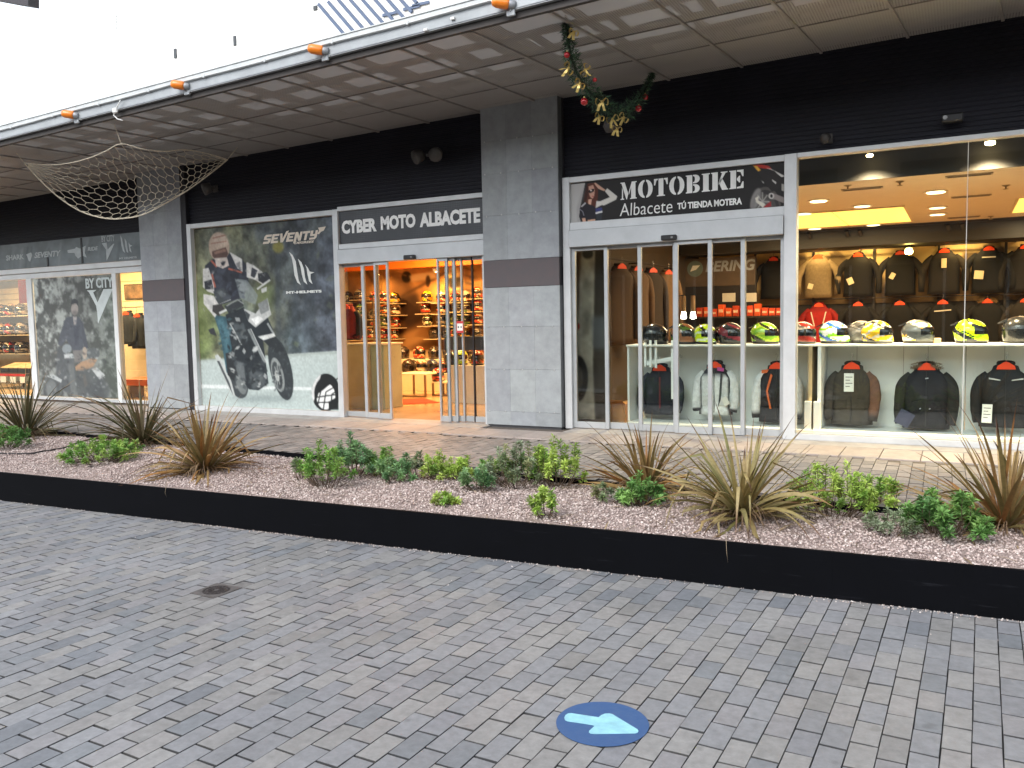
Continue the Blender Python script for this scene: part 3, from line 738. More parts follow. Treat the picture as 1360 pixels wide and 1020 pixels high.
CLAD = pm('navy_black_cladding', '1d1d26', .6, .0, var=.14, scale=2, hue='15151c', spec=.3)
def cladding(x0, x1, yf, z0, label):
    m = MB(); P = .046; z = z0; top = sof(x1)+.06; prof = []
    while z < top:
        prof += [(0, z), (0, z+P*.52), (.011, z+P*.62), (.011, z+P*.90)]; z += P
    V = [(x, yf+d, zz) for d, zz in prof for x in (x0, x1)]
    m.add(V, [(2*i, 2*i+1, 2*i+3, 2*i+2) for i in range(len(prof)-1)])
    m.box(x0, x1, yf+.012, yf+.1, z0, top)
    o = m.build('ribbed_cladding', CLAD); tag(o, label, 'cladding'); return o
cladding(-22, -11.54, 9.52, 3.15, 'black ribbed cladding above the pale grey logo banner')
cladding(-10.47, -5.12, 9.17, 3.135, 'black ribbed cladding above the motorcyclist poster and the condensed-lettered sign')
cladding(-4.20, 5.4, 9.17, 3.235, 'black ribbed cladding above the stencil-lettered sign and the jacket window')

def bars(root, L, mat=ALU, name='frame_bar'):
    for b in L: MB().cbox(*b, .003).build(name, mat, root)
def pane(root, x0, x1, y, z0, z1, name='pane', mat=GLASS): return MB().box(x0, x1, y-.004, y+.004, z0, z1).build(name, mat, root)

# --- window with the motorcyclist film
w1 = thing('shop_window', 'aluminium framed shop window filled by the motorcyclist poster', 'window', (-9, FY, WZ))
bars(w1, [(-10.468, -10.385, 9.10, 9.22, WZ+.003, 3.13), (-7.615, -7.525, 9.10, 9.22, WZ+.003, 3.13), (-10.384, -7.616, 9.103, 9.22, 3.06, 3.128), (-10.384, -7.616, 9.103, 9.22, WZ+.003, .345)])
pane(w1, -10.384, -7.616, 9.185, .346, 3.059)

# --- helmet shop entrance
e1 = thing('shop_entrance', 'aluminium shop entrance with narrow sliding glass leaves standing open on helmet shelves', 'entrance', (-6.4, FY, WZ))
bars(e1, [(-7.524, -5.0, 9.103, 9.22, 3.10, 3.16), (-7.524, -5.0, 9.106, 9.22, 2.585, 2.655), (-5.26, -5.185, 9.1, 9.22, WZ+.003, 2.584)])
MB().cbox(-7.522, -5.0, 9.06, 9.23, 2.385, 2.578, .004).build('door_header', ALU2, e1)
def sensor(root, px, py, Y):
    p = ony(px, py, Y)
    s_ = MB().cbox(p.x-.085, p.x+.085, Y-.045, Y+.02, p.z-.026, p.z+.03, .008).build('door_sensor', BLACK, root)
    MB().cbox(p.x+.028, p.x+.052, Y-.049, Y-.044, p.z-.008, p.z+.012, .002).build('sensor_eye', pm('grey_lens', '8a8a8a', .2, var=0), s_)
sensor(e1, 545, 342, 9.06)
def leaf(root, xa, xb, y, z0, z1, sw=.045, dark=False, name='door_leaf'):
    l = bpy.data.objects.new(name, None); COL.objects.link(l); l.location = ((xa+xb)/2, y, z0); put_under(l, root)
    l.matrix_parent_inverse = Matrix.Translation(-root.location)
    M2 = DARKPOST if dark else ALU2
    MB().cbox(xa, xa+sw, y-.018, y+.018, z0, z1, .003).build('stile', M2, l)
    MB().cbox(xb-sw, xb, y-.018, y+.018, z0, z1, .003).build('stile', M2, l)
    MB().cbox(xa+sw, xb-sw, y-.017, y+.017, z0, z0+.075, .003).build('rail', ALU2, l)
    MB().cbox(xa+sw, xb-sw, y-.017, y+.017, z1-.04, z1, .003).build('rail', ALU2, l)
    pane(l, xa+sw, xb-sw, y, z0+.075, z1-.04)
PZ = (WZ+.012, 2.384)
XL = lambda px, Y: X_(px, 450, Y)
for a, b, y, sw in ((456, 487, 9.19, .02), (483, 505, 9.15, .05), (500, 518.5, 9.11, .03)): leaf(e1, XL(a, y), XL(b, y), y, *PZ, sw)
for a, b, y, sw in ((583, 597, 9.11, .025), (593.5, 607, 9.15, .032), (603, 616, 9.19, .022), (615, 630, 9.215, .016), (628.5, 648, 9.19, .018)): leaf(e1, XL(a, y), XL(b, y), y, *PZ, sw, dark=(a in (615, 628.5)))

# --- stencil-lettered shop entrance
e2 = thing('shop_entrance', 'closed aluminium sliding entrance with six glass leaves below the stencil-lettered sign', 'entrance', (-2.9, FY, WZ))
bars(e2, [(-4.148, -4.058, 9.09, 9.22, WZ+.003, 3.23), (-4.057, -1.63, 9.095, 9.22, 3.165, 3.228), (-4.057, -1.63, 9.098, 9.22, 2.615, 2.705)])
MB().cbox(-4.056, -1.632, 9.05, 9.23, 2.415, 2.612, .004).build('door_header', ALU2, e2)
sensor(e2, 889, 316, 9.05)
PZ2 = (WZ+.012, 2.414)
yy = [9.15, 9.19, 9.15, 9.11, 9.15, 9.19]
for (a, b), y in zip(((757.5, 808.5), (804, 853), (848, 899.5), (896, 946), (940.5, 989.5), (985, 1043)), yy): leaf(e2, max(-4.057, XL(a, y)), min(-1.632, XL(b, y)), y, *PZ2, .045)

# --- jacket window
w2 = thing('shop_window', 'tall aluminium framed display window showing helmets on a shelf above hanging jackets', 'window', (.5, FY, WZ))
bars(w2, [(-1.629, -1.505, 9.085, 9.22, WZ+.003, 3.23), (-1.504, 5.4, 9.095, 9.22, 3.185, 3.232), (-1.504, 5.4, 9.095, 9.22, WZ+.003, .335)])
xj = X_(1282, 380, 9.18)
pane(w2, -1.504, xj-.004, 9.18, .336, 3.184); pane(w2, xj+.004, 5.4, 9.18, .336, 3.184)
MB().box(xj-.0035, xj+.0035, 9.172, 9.19, .336, 3.184).build('silicone_joint', pm('silicone', 'cfcfca', .4, var=.03), w2)

# --- far shop: banner beam, posts, glazing
YL = 9.55
w3 = thing('shop_window', 'pale shopfront with white posts, helmet racks behind glass and a rock-face poster', 'window', (-14, YL, WZ))
bars(w3, [(-22, -11.54, 9.50, 9.66, 2.60, 2.69), (-22, -11.54, 9.54, 9.66, 2.50, 2.598)])
WP = pm('white_post_paint', 'dfe2e0', .4, var=.03)
for a, b in ((41, 48), (154.5, 160)):
    MB().cbox(X_(a, 450, YL), X_(b, 450, YL), YL-.03, YL+.07, WZ+.003, 2.499, .004).build('post', WP, w3)
MB().cbox(-22, -11.54, YL-.02, YL+.06, WZ+.003, WZ+.06, .003).build('sill', ALU, w3)
xa, xb, xc, xd = X_(48, 450, YL), X_(154.5, 450, YL), X_(160, 450, YL), X_(41, 450, YL)
pane(w3, xa, xb, YL+.02, WZ+.061, 2.499); pane(w3, xc, -11.545, YL+.02, WZ+.061, 2.499); pane(w3, -22, xd, YL+.02, WZ+.061, 2.499)

# ------------------------------------------------------------------ signs
WLET = pm('white_letter_film', 'f0f0ec', .5, var=.04, scale=5)
s1 = thing('shop_sign', 'dark grey sign with white condensed capitals above the open helmet shop entrance', 'sign', (-6.3, 9.14, 2.66))
m = MB().cbox(-7.52, -5.03, 9.135, 9.16, 2.66, 3.098, .003).build('panel', None, s1)
# perforated-mesh print in the panel colour
mm = bpy.data.materials.new('mesh_print'); mm.use_nodes = True; n, l = mm.node_tree.nodes, mm.node_tree.links
tc = n.new('ShaderNodeTexCoord'); mp = n.new('ShaderNodeMapping'); mp.inputs['Rotation'].default_value = (0, math.radians(45), 0); ck = n.new('ShaderNodeTexChecker'); ck.inputs['Scale'].default_value = 55
ck.inputs[1].default_value = (*lin('33363a'), 1); ck.inputs[2].default_value = (*lin('43474b'), 1)
nz = n.new('ShaderNodeTexNoise'); nz.inputs['Scale'].default_value = 2.2; mr = n.new('ShaderNodeMapRange'); mr.inputs[1].default_value = .45; mr.inputs[2].default_value = .6
mx = n.new('ShaderNodeMix'); mx.data_type = 'RGBA'; mx.inputs[6].default_value = (*lin('34373b'), 1)
l.new(tc.outputs['Object'], mp.inputs[0]); l.new(mp.outputs[0], ck.inputs[0]); l.new(tc.outputs['Object'], nz.inputs[0]); l.new(nz.outputs[0], mr.inputs[0]); l.new(mr.outputs[0], mx.inputs[0]); l.new(ck.outputs[0], mx.inputs[7]); l.new(mx.outputs[2], n['Principled BSDF'].inputs['Base Color']); n['Principled BSDF'].inputs['Roughness'].default_value = .4
m.data.materials.append(mm)
def W(px, py, Y): q = ony(px, py, Y); return q.x, q.z
Y1 = 9.133
def word(body, pa, pb, pc, Y, mat, parent, bold=.03, **k):
    "pa bottom-left pixel, pb bottom-right pixel, pc a pixel on the cap line"
    xa, za = W(*pa, Y); xb, zb = W(*pb, Y); zc = W(*pc, Y)[1]
    return facade_text(body, xa, xb, (za+zb)/2, zc, Y, mat, parent, bold, **k)
zz6 = lambda x, y: (430+x/3, 250+y/3)
word('CYBER', zz6(73,187), zz6(211,168), zz6(73,130), Y1, WLET, s1, .05)
word('MOTO', zz6(228,168), zz6(366,155), zz6(228,112), Y1, WLET, s1, .05)
word('ALBACETE', zz6(383,157), zz6(624,136), zz6(383,98), Y1, WLET, s1, .05)

SIGNBG = pm('sign_charcoal', '3a3837', .4, var=.05)
s2 = thing('shop_sign', 'charcoal sign with white stencil capitals, a woman print and a motorcycle print', 'sign', (-2.85, 9.14, 2.71))
cv = Canvas(-4.055, -1.634, 2.708, 3.162, 9.130, 300, 56, '272524', 755, 210, 9.067)
cv.img *= (1+.10*(fnoise(56, 300, 60, 3)-.5))[..., None]
cv.poly([(28,320),(205,300),(150,560),(130,700),(160,790),(28,800)], 'b9b7b4'); cv.poly([(205,300),(185,470),(150,560),(130,700),(160,790),(120,795),(100,600)], '8f8c8a', .5, 1.5)
cv.poly([(235,310),(330,300),(360,380),(355,500),(330,600),(300,640),(230,560),(190,520),(200,430)], '5a2f22')          # hair
cv.poly([(215,360),(240,330),(240,420),(220,520),(190,530)], '3e211a')
cv.poly([(245,345),(300,325),(320,380),(315,450),(295,490),(265,470),(248,420)], 'c99b86')                           # face
cv.poly([(240,395),(280,375),(315,370),(312,400),(280,418),(250,425)], '2a1c1a'); cv.ell((275,390), 12, 10, 'e8dccf'); cv.poly([(280,462),(305,452),(300,468)], 'b8504c')
cv.poly([(240,500),(285,490),(275,560),(240,565)], 'd9ac94')
cv.poly([(310,305),(330,300),(450,385),(430,400),(360,370)], 'd2a68e')                                               # raised hand and forearm
cv.poly([(470,365),(590,460),(575,500),(430,570),(390,560),(380,520),(500,470),(440,400)], 'd8d4cb')                 # sleeve
cv.poly([(340,515),(400,520),(410,560),(330,600)], 'dcd8d0')
cv.poly([(205,530),(260,560),(300,570),(330,600),(335,720),(320,735),(170,745),(135,700),(140,600)], '262229')       # top
cv.poly([(150,580),(205,530),(215,545),(165,590)], 'b9b6b8'); cv.line([(135,610),(175,640),(190,690)], 9, '8c8a94')
cv.poly([(328,605),(405,590),(412,630),(330,650)], '3a3f78'); cv.poly([(328,650),(412,630),(410,652),(328,672)], 'e6e4e2'); cv.poly([(335,675),(410,655),(400,765),(345,770)], '33363c')
cv.poly([(165,720),(205,715),(220,780),(180,785)], 'd0a48c'); cv.poly([(232,740),(325,728),(330,775),(235,782)], 'd6aa90')
cv.ox, cv.oy, cv.sc = 970, 200, 10.2                                                                                # motorcycle tail
cv.ell((470,790), 215, 300, '57534f', 0, .9); cv.ell((470,800), 190, 270, '393635'); cv.ell((470,800), 150, 215, '4d4a47'); cv.ell((470,790), 100, 130, '5f5d5a')
cv.ell((340,650), 60, 150, 'a09d99', 18, .7, .8)
cv.poly([(280,190),(330,175),(520,215),(560,260),(480,250),(400,240)], 'b03228'); cv.poly([(300,205),(360,215),(415,275),(370,285)], 'e0a840')
cv.poly([(470,235),(540,250),(740,350),(680,365),(590,280)], 'd6d2cc'); cv.poly([(360,290),(480,250),(590,290),(740,400),(745,470),(560,560),(460,430)], '2b2827')
for a in range(0, 360, 45): cv.line([(430,690), (430+95*math.cos(math.radians(a)), 690+130*math.sin(math.radians(a)))], 14, 'aaa69f')
cv.poly([(330,640),(385,610),(370,670),(470,720),(440,770),(350,700)], 'd8d2c2'); cv.poly([(440,760),(545,680),(550,750),(480,772)], '9c3434')
cv.poly([(515,610),(560,570),(750,640),(745,720),(600,660),(540,655)], '8b827e'); cv.ell((550,612), 38, 40, 'c9c4bd'); cv.ell((552,612), 18, 24, '2e2a29')
cv.poly([(690,450),(740,460),(745,560),(690,540)], 'a9a49c'); cv.poly([(560,390),(620,430),(610,455),(565,415)], 'c9c5bf'); cv.poly([(415,405),(450,430),(445,450)], 'c9c5bf')
cv.build('panel', PRINT, s2)
MB().box(-4.056, -1.633, 9.134, 9.16, 2.707, 3.163).build('backing', SIGNBG, s2)
Y2 = 9.1285
zz7 = lambda x, y: (755+x/9.067, 210+y/9.067)
a, b = W(*zz7(628,500), Y2), W(988, 249, Y2); zt = W(*zz7(628,297), Y2)[1]
stencil_text('MOTOBIKE', a[0], b[0], a[1]-.004, zt, Y2, WLET, s2, slope=(b[1]-a[1])/(b[0]-a[0]))
word('Albacete', zz7(618,716), zz7(1252,636), zz7(680,545), Y2, WLET, s2, -.006, shear=.06)
qa, qb = (740+407/2.55, 200+200/2.55), (740+626/2.55, 200+182/2.55)
word('TÚ TIENDA MOTERA', qa, qb, (740+430/2.55, 200+170/2.55), Y2, WLET, s2, .04)

# pale logo banner of the far shop
s3 = thing('shop_sign', 'pale grey weathered banner with white logos above the rock-face poster window', 'sign', (-16, 9.5, 2.7))
cv = Canvas(-20.5, -11.545, 2.692, 3.148, 9.488, 440, 30, '737c7f', 0, 290, 5.667)
cv.img *= (.82+.36*fnoise(30, 440, 18, 9, 3))[..., None]
cv.img += ((fnoise(30, 440, 5, 19, 2)-.5)*.05)[..., None]
r_ = random.Random(3)
for _ in range(46):
    x = r_.uniform(2, 438); h = r_.uniform(8, 26); y = r_.uniform(0, 10); w = r_.uniform(1, 3)
    cv.poly([(x, y), (x+w, y), (x+w-5, y+h), (x-5, y+h)], r_.choice(['5a6366','4e585b','8d9698','99a1a2']), .45, .8, raw=True)
cv.build('panel', PRINT, s3)
MB().box(-20.5, -11.545, 9.492, 9.515, 2.692, 3.148).build('backing', SIGNBG, s3)
PALE = pm('faded_white_film', 'b4bcbd', .6, var=.08, scale=8)
Y3 = 9.4865
zb = lambda x, y: (0+x/11.333, 300+y/11.333); zc2 = lambda x, y: (80+x/11.333, 290+y/11.333)
word('SHARK', zb(95,525), zb(365,500), zb(95,445), Y3, PALE, s3, .03)
word('SEVENTY', zb(520,490), zb(920,450), zb(520,400), Y3, PALE, s3, .035, shear=.25)
def flat(parent, polys, T, Y, mat, name='emblem'):
    mb = MB()
    for P in polys: mb.prism([ony(*T(*p), Y) for p in P], (0, -.002, 0))
    return mb.build(name, mat, parent, fix=True)
flat(s3, [[(395,430),(470,400),(485,440),(455,540),(430,520),(415,470)]], zb, Y3, PALE)
flat(s3, [[(110,480),(225,455),(240,430),(300,455),(385,410),(370,520),(400,590),(330,560),(270,605),(230,560),(215,520),(115,520)]], zc2, Y3, PALE)
word('RIDE', zc2(415,500), zc2(570,470), zc2(415,435), Y3, PALE, s3, .03, shear=.2)
word('SPORT', zc2(400,575), zc2(550,560), zc2(400,525), Y3, PALE, s3, .03, shear=.2) if False else None
flat(s3, [[(625,375),(700,365),(715,470),(800,380),(815,385),(700,640),(690,470)]], zc2, Y3, PALE)
word('BY CITY', zc2(625,355), zc2(820,345), zc2(625,265), Y3, PALE, s3, .02)
MT = [[(905,250),(930,300),(955,420),(975,520),(945,490),(920,400)], [(970,300),(1000,350),(1025,520),(1000,500),(980,420)], [(1028,360),(1050,395),(1085,410),(1055,430),(1075,515),(1045,490),(1035,430)]]
flat(s3, MT, zc2, Y3, PALE)
word('MT HELMETS', zc2(890,615), zc2(1150,600), zc2(890,590), Y3, PALE, s3, .03)
for px in (62.5, 108.5):
    a = X_(px, 330, 9.484); MB().box(a-.02, a+.02, 9.476, 9.485, 2.70 if px > 100 else 2.692, 3.14 if px > 100 else 2.86).build('strap', BLACK, s3)

# ------------------------------------------------------------------ posters
p1 = thing('window_poster', 'large poster of a motorcyclist in white and dark gear riding on a road by trees', 'poster', (-9, 9.17, .35))
w_, h_ = 250, 246
cv = Canvas(-10.383, -7.617, .347, 3.058, 9.172, w_, h_, '4b5550', 230, 270, 3.517)
st_ = lambda q, k: np.clip((q-.5)*k+.5, 0, 1)
n1, n2, n3 = st_(fnoise(h_, w_, 40, 1), 2.2), st_(fnoise(h_, w_, 16, 2, 5), 2.4), st_(fnoise(h_, w_, 60, 3), 2.2)
xs_ = np.linspace(0, 1, w_)[None]; ys_ = np.linspace(0, 1, h_)[:, None]
g0, g1, g2 = np.array([.45, .46, .34]), np.array([.32, .35, .33]), np.array([.29, .32, .36])
t = np.clip(xs_*1.6-.1+(n1-.5)*1.0, 0, 1)[..., None]*np.ones((h_, 1, 1)); t2 = np.clip((xs_-.5)*2.4+(n3-.5)*1.2, 0, 1)[..., None]
cv.img = (g0*(1-t)+g1*t)*(1-t2)+g2*t2
cv.img *= (.62+.7*n2)[..., None]
cv.img[..., 1] += np.clip(.14*(n3-.42)*np.exp(-((ys_-.62)/.25)**2)*(1-xs_), 0, 1)
for (x, y, r) in ((150,450,60),(430,430,45),(140,620,55)): cv.ell((x, y), r, r*1.7, '6d8038', 0, .55, 7)
for x in (480, 560, 610, 640): cv.poly([(x,130),(x+18,130),(x+24,640),(x-4,640)], '39434b', .5, 2)
cv.ell((490,205), 26, 28, '9a8f30', 0, .8, 1.5)
cv.poly([(90,735),(770,688),(800,1000),(90,1000)], 'b4c2bc'); cv.poly([(90,770),(770,735),(800,1000),(90,1000)], 'adbcb7', .8, 4)
cv.poly([(125,845),(780,862),(780,874),(125,862)], 'dfe6e2', .9, .5); cv.poly([(120,728),(770,690),(770,700),(120,738)], '98a49a', .7, 1)
K = '1f262b'
cv.ell((420,912), 150, 16, '7d8c8a', 0, .7, 3)
cv.ell((300,825), 46, 88, '353c3f', -18); cv.ell((318,845), 22, 48, '767e7c', -18, .8, .6)
cv.poly([(195,712),(208,704),(222,720),(272,830),(292,905),(262,872),(232,800)], 'b9bfba'); cv.poly([(205,735),(216,735),(265,840),(280,895)], '454c4e')
cv.ell((502,772), 50, 150, '2c3336', -13); cv.ell((488,800), 27, 82, '838a87', -13); cv.ell((486,803), 20, 66, '3d4446', -13); cv.ell((485,805), 9, 26, 'b9bcb6', -13)
for a in range(0, 360, 45): cv.line([(486,803), (486+18*math.cos(math.radians(a)), 803+62*math.sin(math.radians(a)))], 3.5, '9aa09c')
cv.poly([(190,520),(250,530),(290,590),(285,660),(268,720),(282,800),(250,790),(235,700),(222,620)], '2f5561'); cv.poly([(205,540),(235,545),(262,620),(252,700),(236,650)], '45737f', .7, 1.5)
cv.poly([(165,590),(190,580),(205,620),(175,610)], '2a2e30')
cv.poly([(245,700),(288,690),(300,790),(285,830),(255,800)], '22272a')
cv.poly([(245,520),(330,485),(390,570),(440,530),(470,600),(450,650),(420,640),(445,840),(400,872),(355,868),(320,820),(290,760),(268,640)], K)
cv.poly([(290,735),(330,745),(340,830),(312,815),(296,780)], '6b7374', .8, 1); cv.poly([(350,770),(420,790),(440,850),(370,868)], '596163', .7, 1.5)
cv.poly([(280,560),(330,560),(350,640),(320,660),(290,610)], '4c5558', .8, 1); cv.line([(265,560),(320,660)], 6, 'b6bab4'); cv.poly([(258,700),(290,680),(285,720)], '8d9492', .8)
cv.line([(352,588),(430,745)], 12, '7d8584'); cv.line([(362,585),(440,750)], 4, 'c3c7c2'); cv.line([(440,560),(470,610)], 9, '8f9694')
cv.poly([(395,622),(470,606),(478,620),(425,642)], 'd2d5cf'); cv.poly([(420,640),(480,622),(520,690),(480,700)], '23292c')
cv.poly([(330,492),(385,515),(440,442),(458,520),(385,580),(352,552)], 'bfc2bd'); cv.poly([(365,540),(400,525),(420,540),(388,570)], 'eef0ea'); cv.poly([(395,470),(440,445),(448,500),(410,520)], '7d8280')
cv.poly([(335,500),(360,520),(352,545),(340,530)], '3a4144')
cv.poly([(150,292),(186,262),(262,236),(322,262),(350,300),(352,365),(330,440),(218,476),(202,432),(186,402),(150,400)], '272b36')
cv.poly([(190,300),(240,310),(235,420),(205,420)], '343945', .8, 2); cv.poly([(268,330),(330,320),(320,410),(280,430)], '1c2029', .8, 2)
cv.poly([(264,228),(322,262),(325,322),(300,305)], 'd6d4cc'); cv.poly([(342,276),(376,290),(442,342),(420,382),(382,358),(344,346)], 'd3d1c9'); cv.poly([(368,300),(395,315),(380,350),(362,340)], '2b2f38')
cv.poly([(140,308),(166,302),(192,380),(192,424),(162,412),(140,392)], 'cfcdc5'); cv.poly([(146,366),(180,356),(190,402),(150,404)], '23272f')
cv.poly([(142,424),(190,432),(222,486),(196,534),(144,470)], 'd2d0c8'); cv.poly([(155,450),(180,450),(200,500),(188,515)], '9a9a96', .5, 1.5)
cv.poly([(395,328),(438,322),(456,352),(430,382),(398,362)], '24282c'); cv.poly([(186,476),(226,470),(244,500),(214,528),(184,504)], '33312f')
cv.line([(178,268),(205,298)], 9, 'b8563e'); cv.line([(182,330),(197,394)], 8, 'b8563e'); cv.line([(258,306),(322,324)], 8, 'b8563e'); cv.line([(215,470),(270,450)], 5, 'a9adaa')
cv.poly([(288,352),(345,360),(396,430),(384,474),(312,442)], '7f8b8a', .75); cv.poly([(295,360),(340,366),(360,400),(310,420)], 'a3adab', .5, 1)
cv.poly([(188,412),(232,396),(268,420),(270,446),(214,472),(200,450)], '3a4144'); cv.poly([(205,415),(235,404),(260,424),(225,440)], '656d6d', .8, 1)
cv.line([(216,514),(290,478)], 11, 'cfd2cc'); cv.line([(392,402),(452,358)], 9, 'd6d8d2'); cv.poly([(410,400),(438,390),(436,412),(414,420)], 'c9ccc6'); cv.poly([(240,480),(320,450),(330,480),(260,515)], '2d3336')
cv.line([(250,480),(300,450),(330,470)], 5, '8f9492')
cv.ell((215,205), 48, 68, 'c2a58c', -6); cv.ell((222,175), 36, 36, 'd6bda4', -6, .8, 2); cv.poly([(182,226),(246,206),(258,236),(246,262),(200,264),(184,248)], '5a3d34'); cv.poly([(190,228),(244,212),(250,226),(196,240)], 'a0745f', .9, .6)
cv.line([(185,165),(245,150)], 5, 'a3685a'); cv.line([(178,190),(250,178)], 4, 'a3685a'); cv.poly([(195,258),(252,254),(262,292),(232,306),(202,294)], 'd2c2b4'); cv.poly([(222,278),(244,274),(234,296)], '262a34')
rp = random.Random(31)
def facets(n_, x0_, x1_, y0_, y1_, cols_, s0, s1, a_, inside):
    for _ in range(n_):
        x, y = rp.uniform(x0_, x1_), rp.uniform(y0_, y1_)
        if not inside(x, y): continue
        k = rp.uniform(s0, s1); an = rp.uniform(0, 6.28); e = rp.uniform(.25, .8)
        cv.poly([(x+k*math.cos(an+t)*(1 if i_ % 2 else e), y+k*math.sin(an+t)*(1 if i_ % 2 else e)) for i_, t in enumerate((0, 1.4, 3.0, 4.5))], rp.choice(cols_), a_, .4)
facets(150, 255, 440, 490, 860, ['12171a','2c3336','59605f','8a908d','c4c8c3','3a4246','1b2023'], 5, 20, .7, lambda x, y: (x-250)*.9 > (y-760)*.35 and x < 300+(y-480)*.45)
facets(40, 200, 330, 280, 440, ['1a1e27','3a4050','11141b','474d5b'], 6, 22, .45, lambda x, y: True)
facets(26, 340, 440, 280, 380, ['b5b3ab','e6e4dc','8c8b86'], 4, 12, .5, lambda x, y: y > 255+(x-340)*.6 and y < 330+(x-340)*.55)
facets(22, 140, 200, 305, 500, ['b5b3ab','e6e4dc','8c8b86'], 4, 12, .45, lambda x, y: True)
facets(30, 215, 270, 540, 700, ['244650','3d6a76','1d3942','588490'], 5, 16, .5, lambda x, y: True)
facets(60, 455, 545, 640, 900, ['1b2022','3d4447','23282b','555c5d'], 5, 14, .5, lambda x, y: abs(x-500-(y-770)*.16) < 44)
facets(50, 100, 760, 120, 680, ['3e4a3a','55604a','66704a','2f3a3c','46525a','74804e'], 8, 30, .28, lambda x, y: x > 470 or x < 135 or y < 120)
cv.ell((712,882), 66, 88, '151819'); cv.ell((712,900), 44, 62, 'e9ebe7'); 
for q in ([(655,870),(690,820),(740,835),(700,870),(665,895)], [(725,925),(770,900),(770,962),(725,962)]): cv.poly(q, '151819')
for q in ([(672,950),(690,870),(770,815)], [(700,962),(712,880),(772,845)], [(735,962),(740,890),(772,870)], [(665,905),(770,890)], [(668,930),(772,925)]): cv.line(q, 5, '151819')
cv.ell((712,882), 66, 88, 'e9ebe7', 0, .9, 0, 20, (150, 250)); cv.ell((718,886), 60, 80, '151819', 0, 1, 0, 20, (150, 252))
cv.img *= (1+.16*(st_(fnoise(h_, w_, 11, 43, 4), 2.)-.5)*np.clip((.74-ys_)*8, .15, 1))[..., None]
cv.img = blur(cv.img, .5)
cv.img *= (.94+.12*fnoise(h_, w_, 2.2, 41, 1))[..., None]
gr_ = cv.img.mean(2, keepdims=True); cv.img = (gr_+(cv.img-gr_)*.85)*.90+.06
cv.build('printed_film', PRINT, p1)
YP = 9.170
T5 = lambda x, y: (340+x/9.273, 290+y/9.273)
CREAM = pm('cream_letter_film', 'd9cdbb', .5, var=.05)
sev = {'S': [(0,0),(.8,0),(1,.2),(1,.55),(.35,.6),(.35,.75),(1,.75),(1,1),(.2,1),(0,.8),(0,.45),(.65,.4),(.65,.25),(0,.25)],
       'E': [(0,0),(1,0),(1,.22),(.35,.25),(.35,.4),(.85,.4),(.85,.6),(.35,.6),(.35,.77),(1,.77),(1,1),(0,1)],
       'V': [(.3,0),(.65,0),(1.15,1.25),(.8,1.2),(.5,.4),(.3,1),(0,1)], 'N': [(0,-.25),(.33,-.2),(.33,.5),(.65,0),(1,0),(1,1),(.68,1),(.68,.5),(.35,1),(0,1)],
       'T': [(.35,0),(.68,0),(.68,.76),(1,.76),(1,1),(0,1),(0,.76),(.35,.76)], 'Y': [(0,0),(.8,0),(1,.2),(1,1),(.68,1),(.68,.6),(.35,.6),(.35,1),(0,1),(0,.5),(.1,.38),(.66,.38),(.66,.22),(0,.22)]}
L0, L1 = Vector((82, 318)), Vector((745, 255)); capv = Vector((26, -112))
cx = 0
for i, ch in enumerate('SEVENTY'):
    a = L0.lerp(L1, i/7+.004); b = L0.lerp(L1, (i+1)/7-.008)
    flat(p1, [[tuple(a.lerp(b, min(1.15, x))+capv*y) for x, y in sev[ch]]], T5, YP, CREAM, 'letter')
flat(p1, [[(765,115),(860,100),(835,150),(800,165),(775,195),(755,190),(780,150)]], T5, YP, CREAM)
word('DEGREES', T5(470,318), T5(715,300), T5(470,290), YP, CREAM, p1, .03, shear=.3)
WF = pm('white_print_film', 'd8dbd6', .5, var=.04)
flat(p1, [[(408,415),(450,450),(490,530),(505,640),(525,760),(552,820),(510,790),(475,700),(460,580),(440,480)], [(517,498),(560,540),(590,620),(605,730),(632,815),(590,780),(565,690),(550,600)],
          [(605,568),(640,610),(662,655),(720,665),(672,685),(672,740),(695,808),(655,775),(635,690),(625,620)]], T5, YP, WF)
word('MT-HELMETS', T5(372,932), T5(808,912), T5(372,898), YP, WF, p1, .05)

p2_ = thing('window_poster', 'faded grey poster of a man standing behind a parked motorcycle before a rock face', 'poster', (-14, YL, .4))
w_, h_ = 108, 112
cv = Canvas(xa+.005, xb-.005, WZ+.065, 2.495, YL+.008, w_, h_, '7f8785', 45, 380, 6.375)
n1, n2, n3 = fnoise(h_, w_, 9, 51, 4), fnoise(h_, w_, 30, 52), fnoise(h_, w_, 4, 53, 2)
v = np.clip((n1-.5)*4.5+.5+(n3-.5)*.7, 0, 1)
xs_ = np.linspace(0, 1, w_)[None]; ys_ = np.linspace(0, 1, h_)[:, None]
lf = np.clip(1.15-xs_*1.7, 0, 1)*np.clip(1.6-ys_*1.7, 0, 1)
base = .28+.40*v*(.6+.7*lf)+.16*lf*n2
cv.img = base[..., None]*np.array([.98, 1.02, .98])
cv.img[..., 1] += .03*np.clip((xs_-.6)*3, 0, 1)*(n2)
cv.poly([(310,100),(385,100),(380,300),(320,300)], '6d756f', .5, 3)
cv.poly([(270,270),(330,255),(380,262),(420,320),(430,440),(410,540),(330,545),(275,450),(235,510),(205,490),(225,400)], '4b5058'); cv.poly([(330,260),(365,262),(355,330),(340,330)], 'b0aaa4')
cv.poly([(340,340),(380,340),(375,500),(345,500)], '3c414b', .8, 1)
cv.ell((345,195), 30, 52, 'a89f97'); cv.poly([(312,180),(318,120),(345,108),(372,125),(376,175),(360,150),(325,155)], '33373a'); cv.poly([(322,215),(370,212),(362,248),(332,248)], '5d5a57', .7, 1)
cv.poly([(405,300),(440,420),(460,520),(430,540),(410,440)], '454a52')
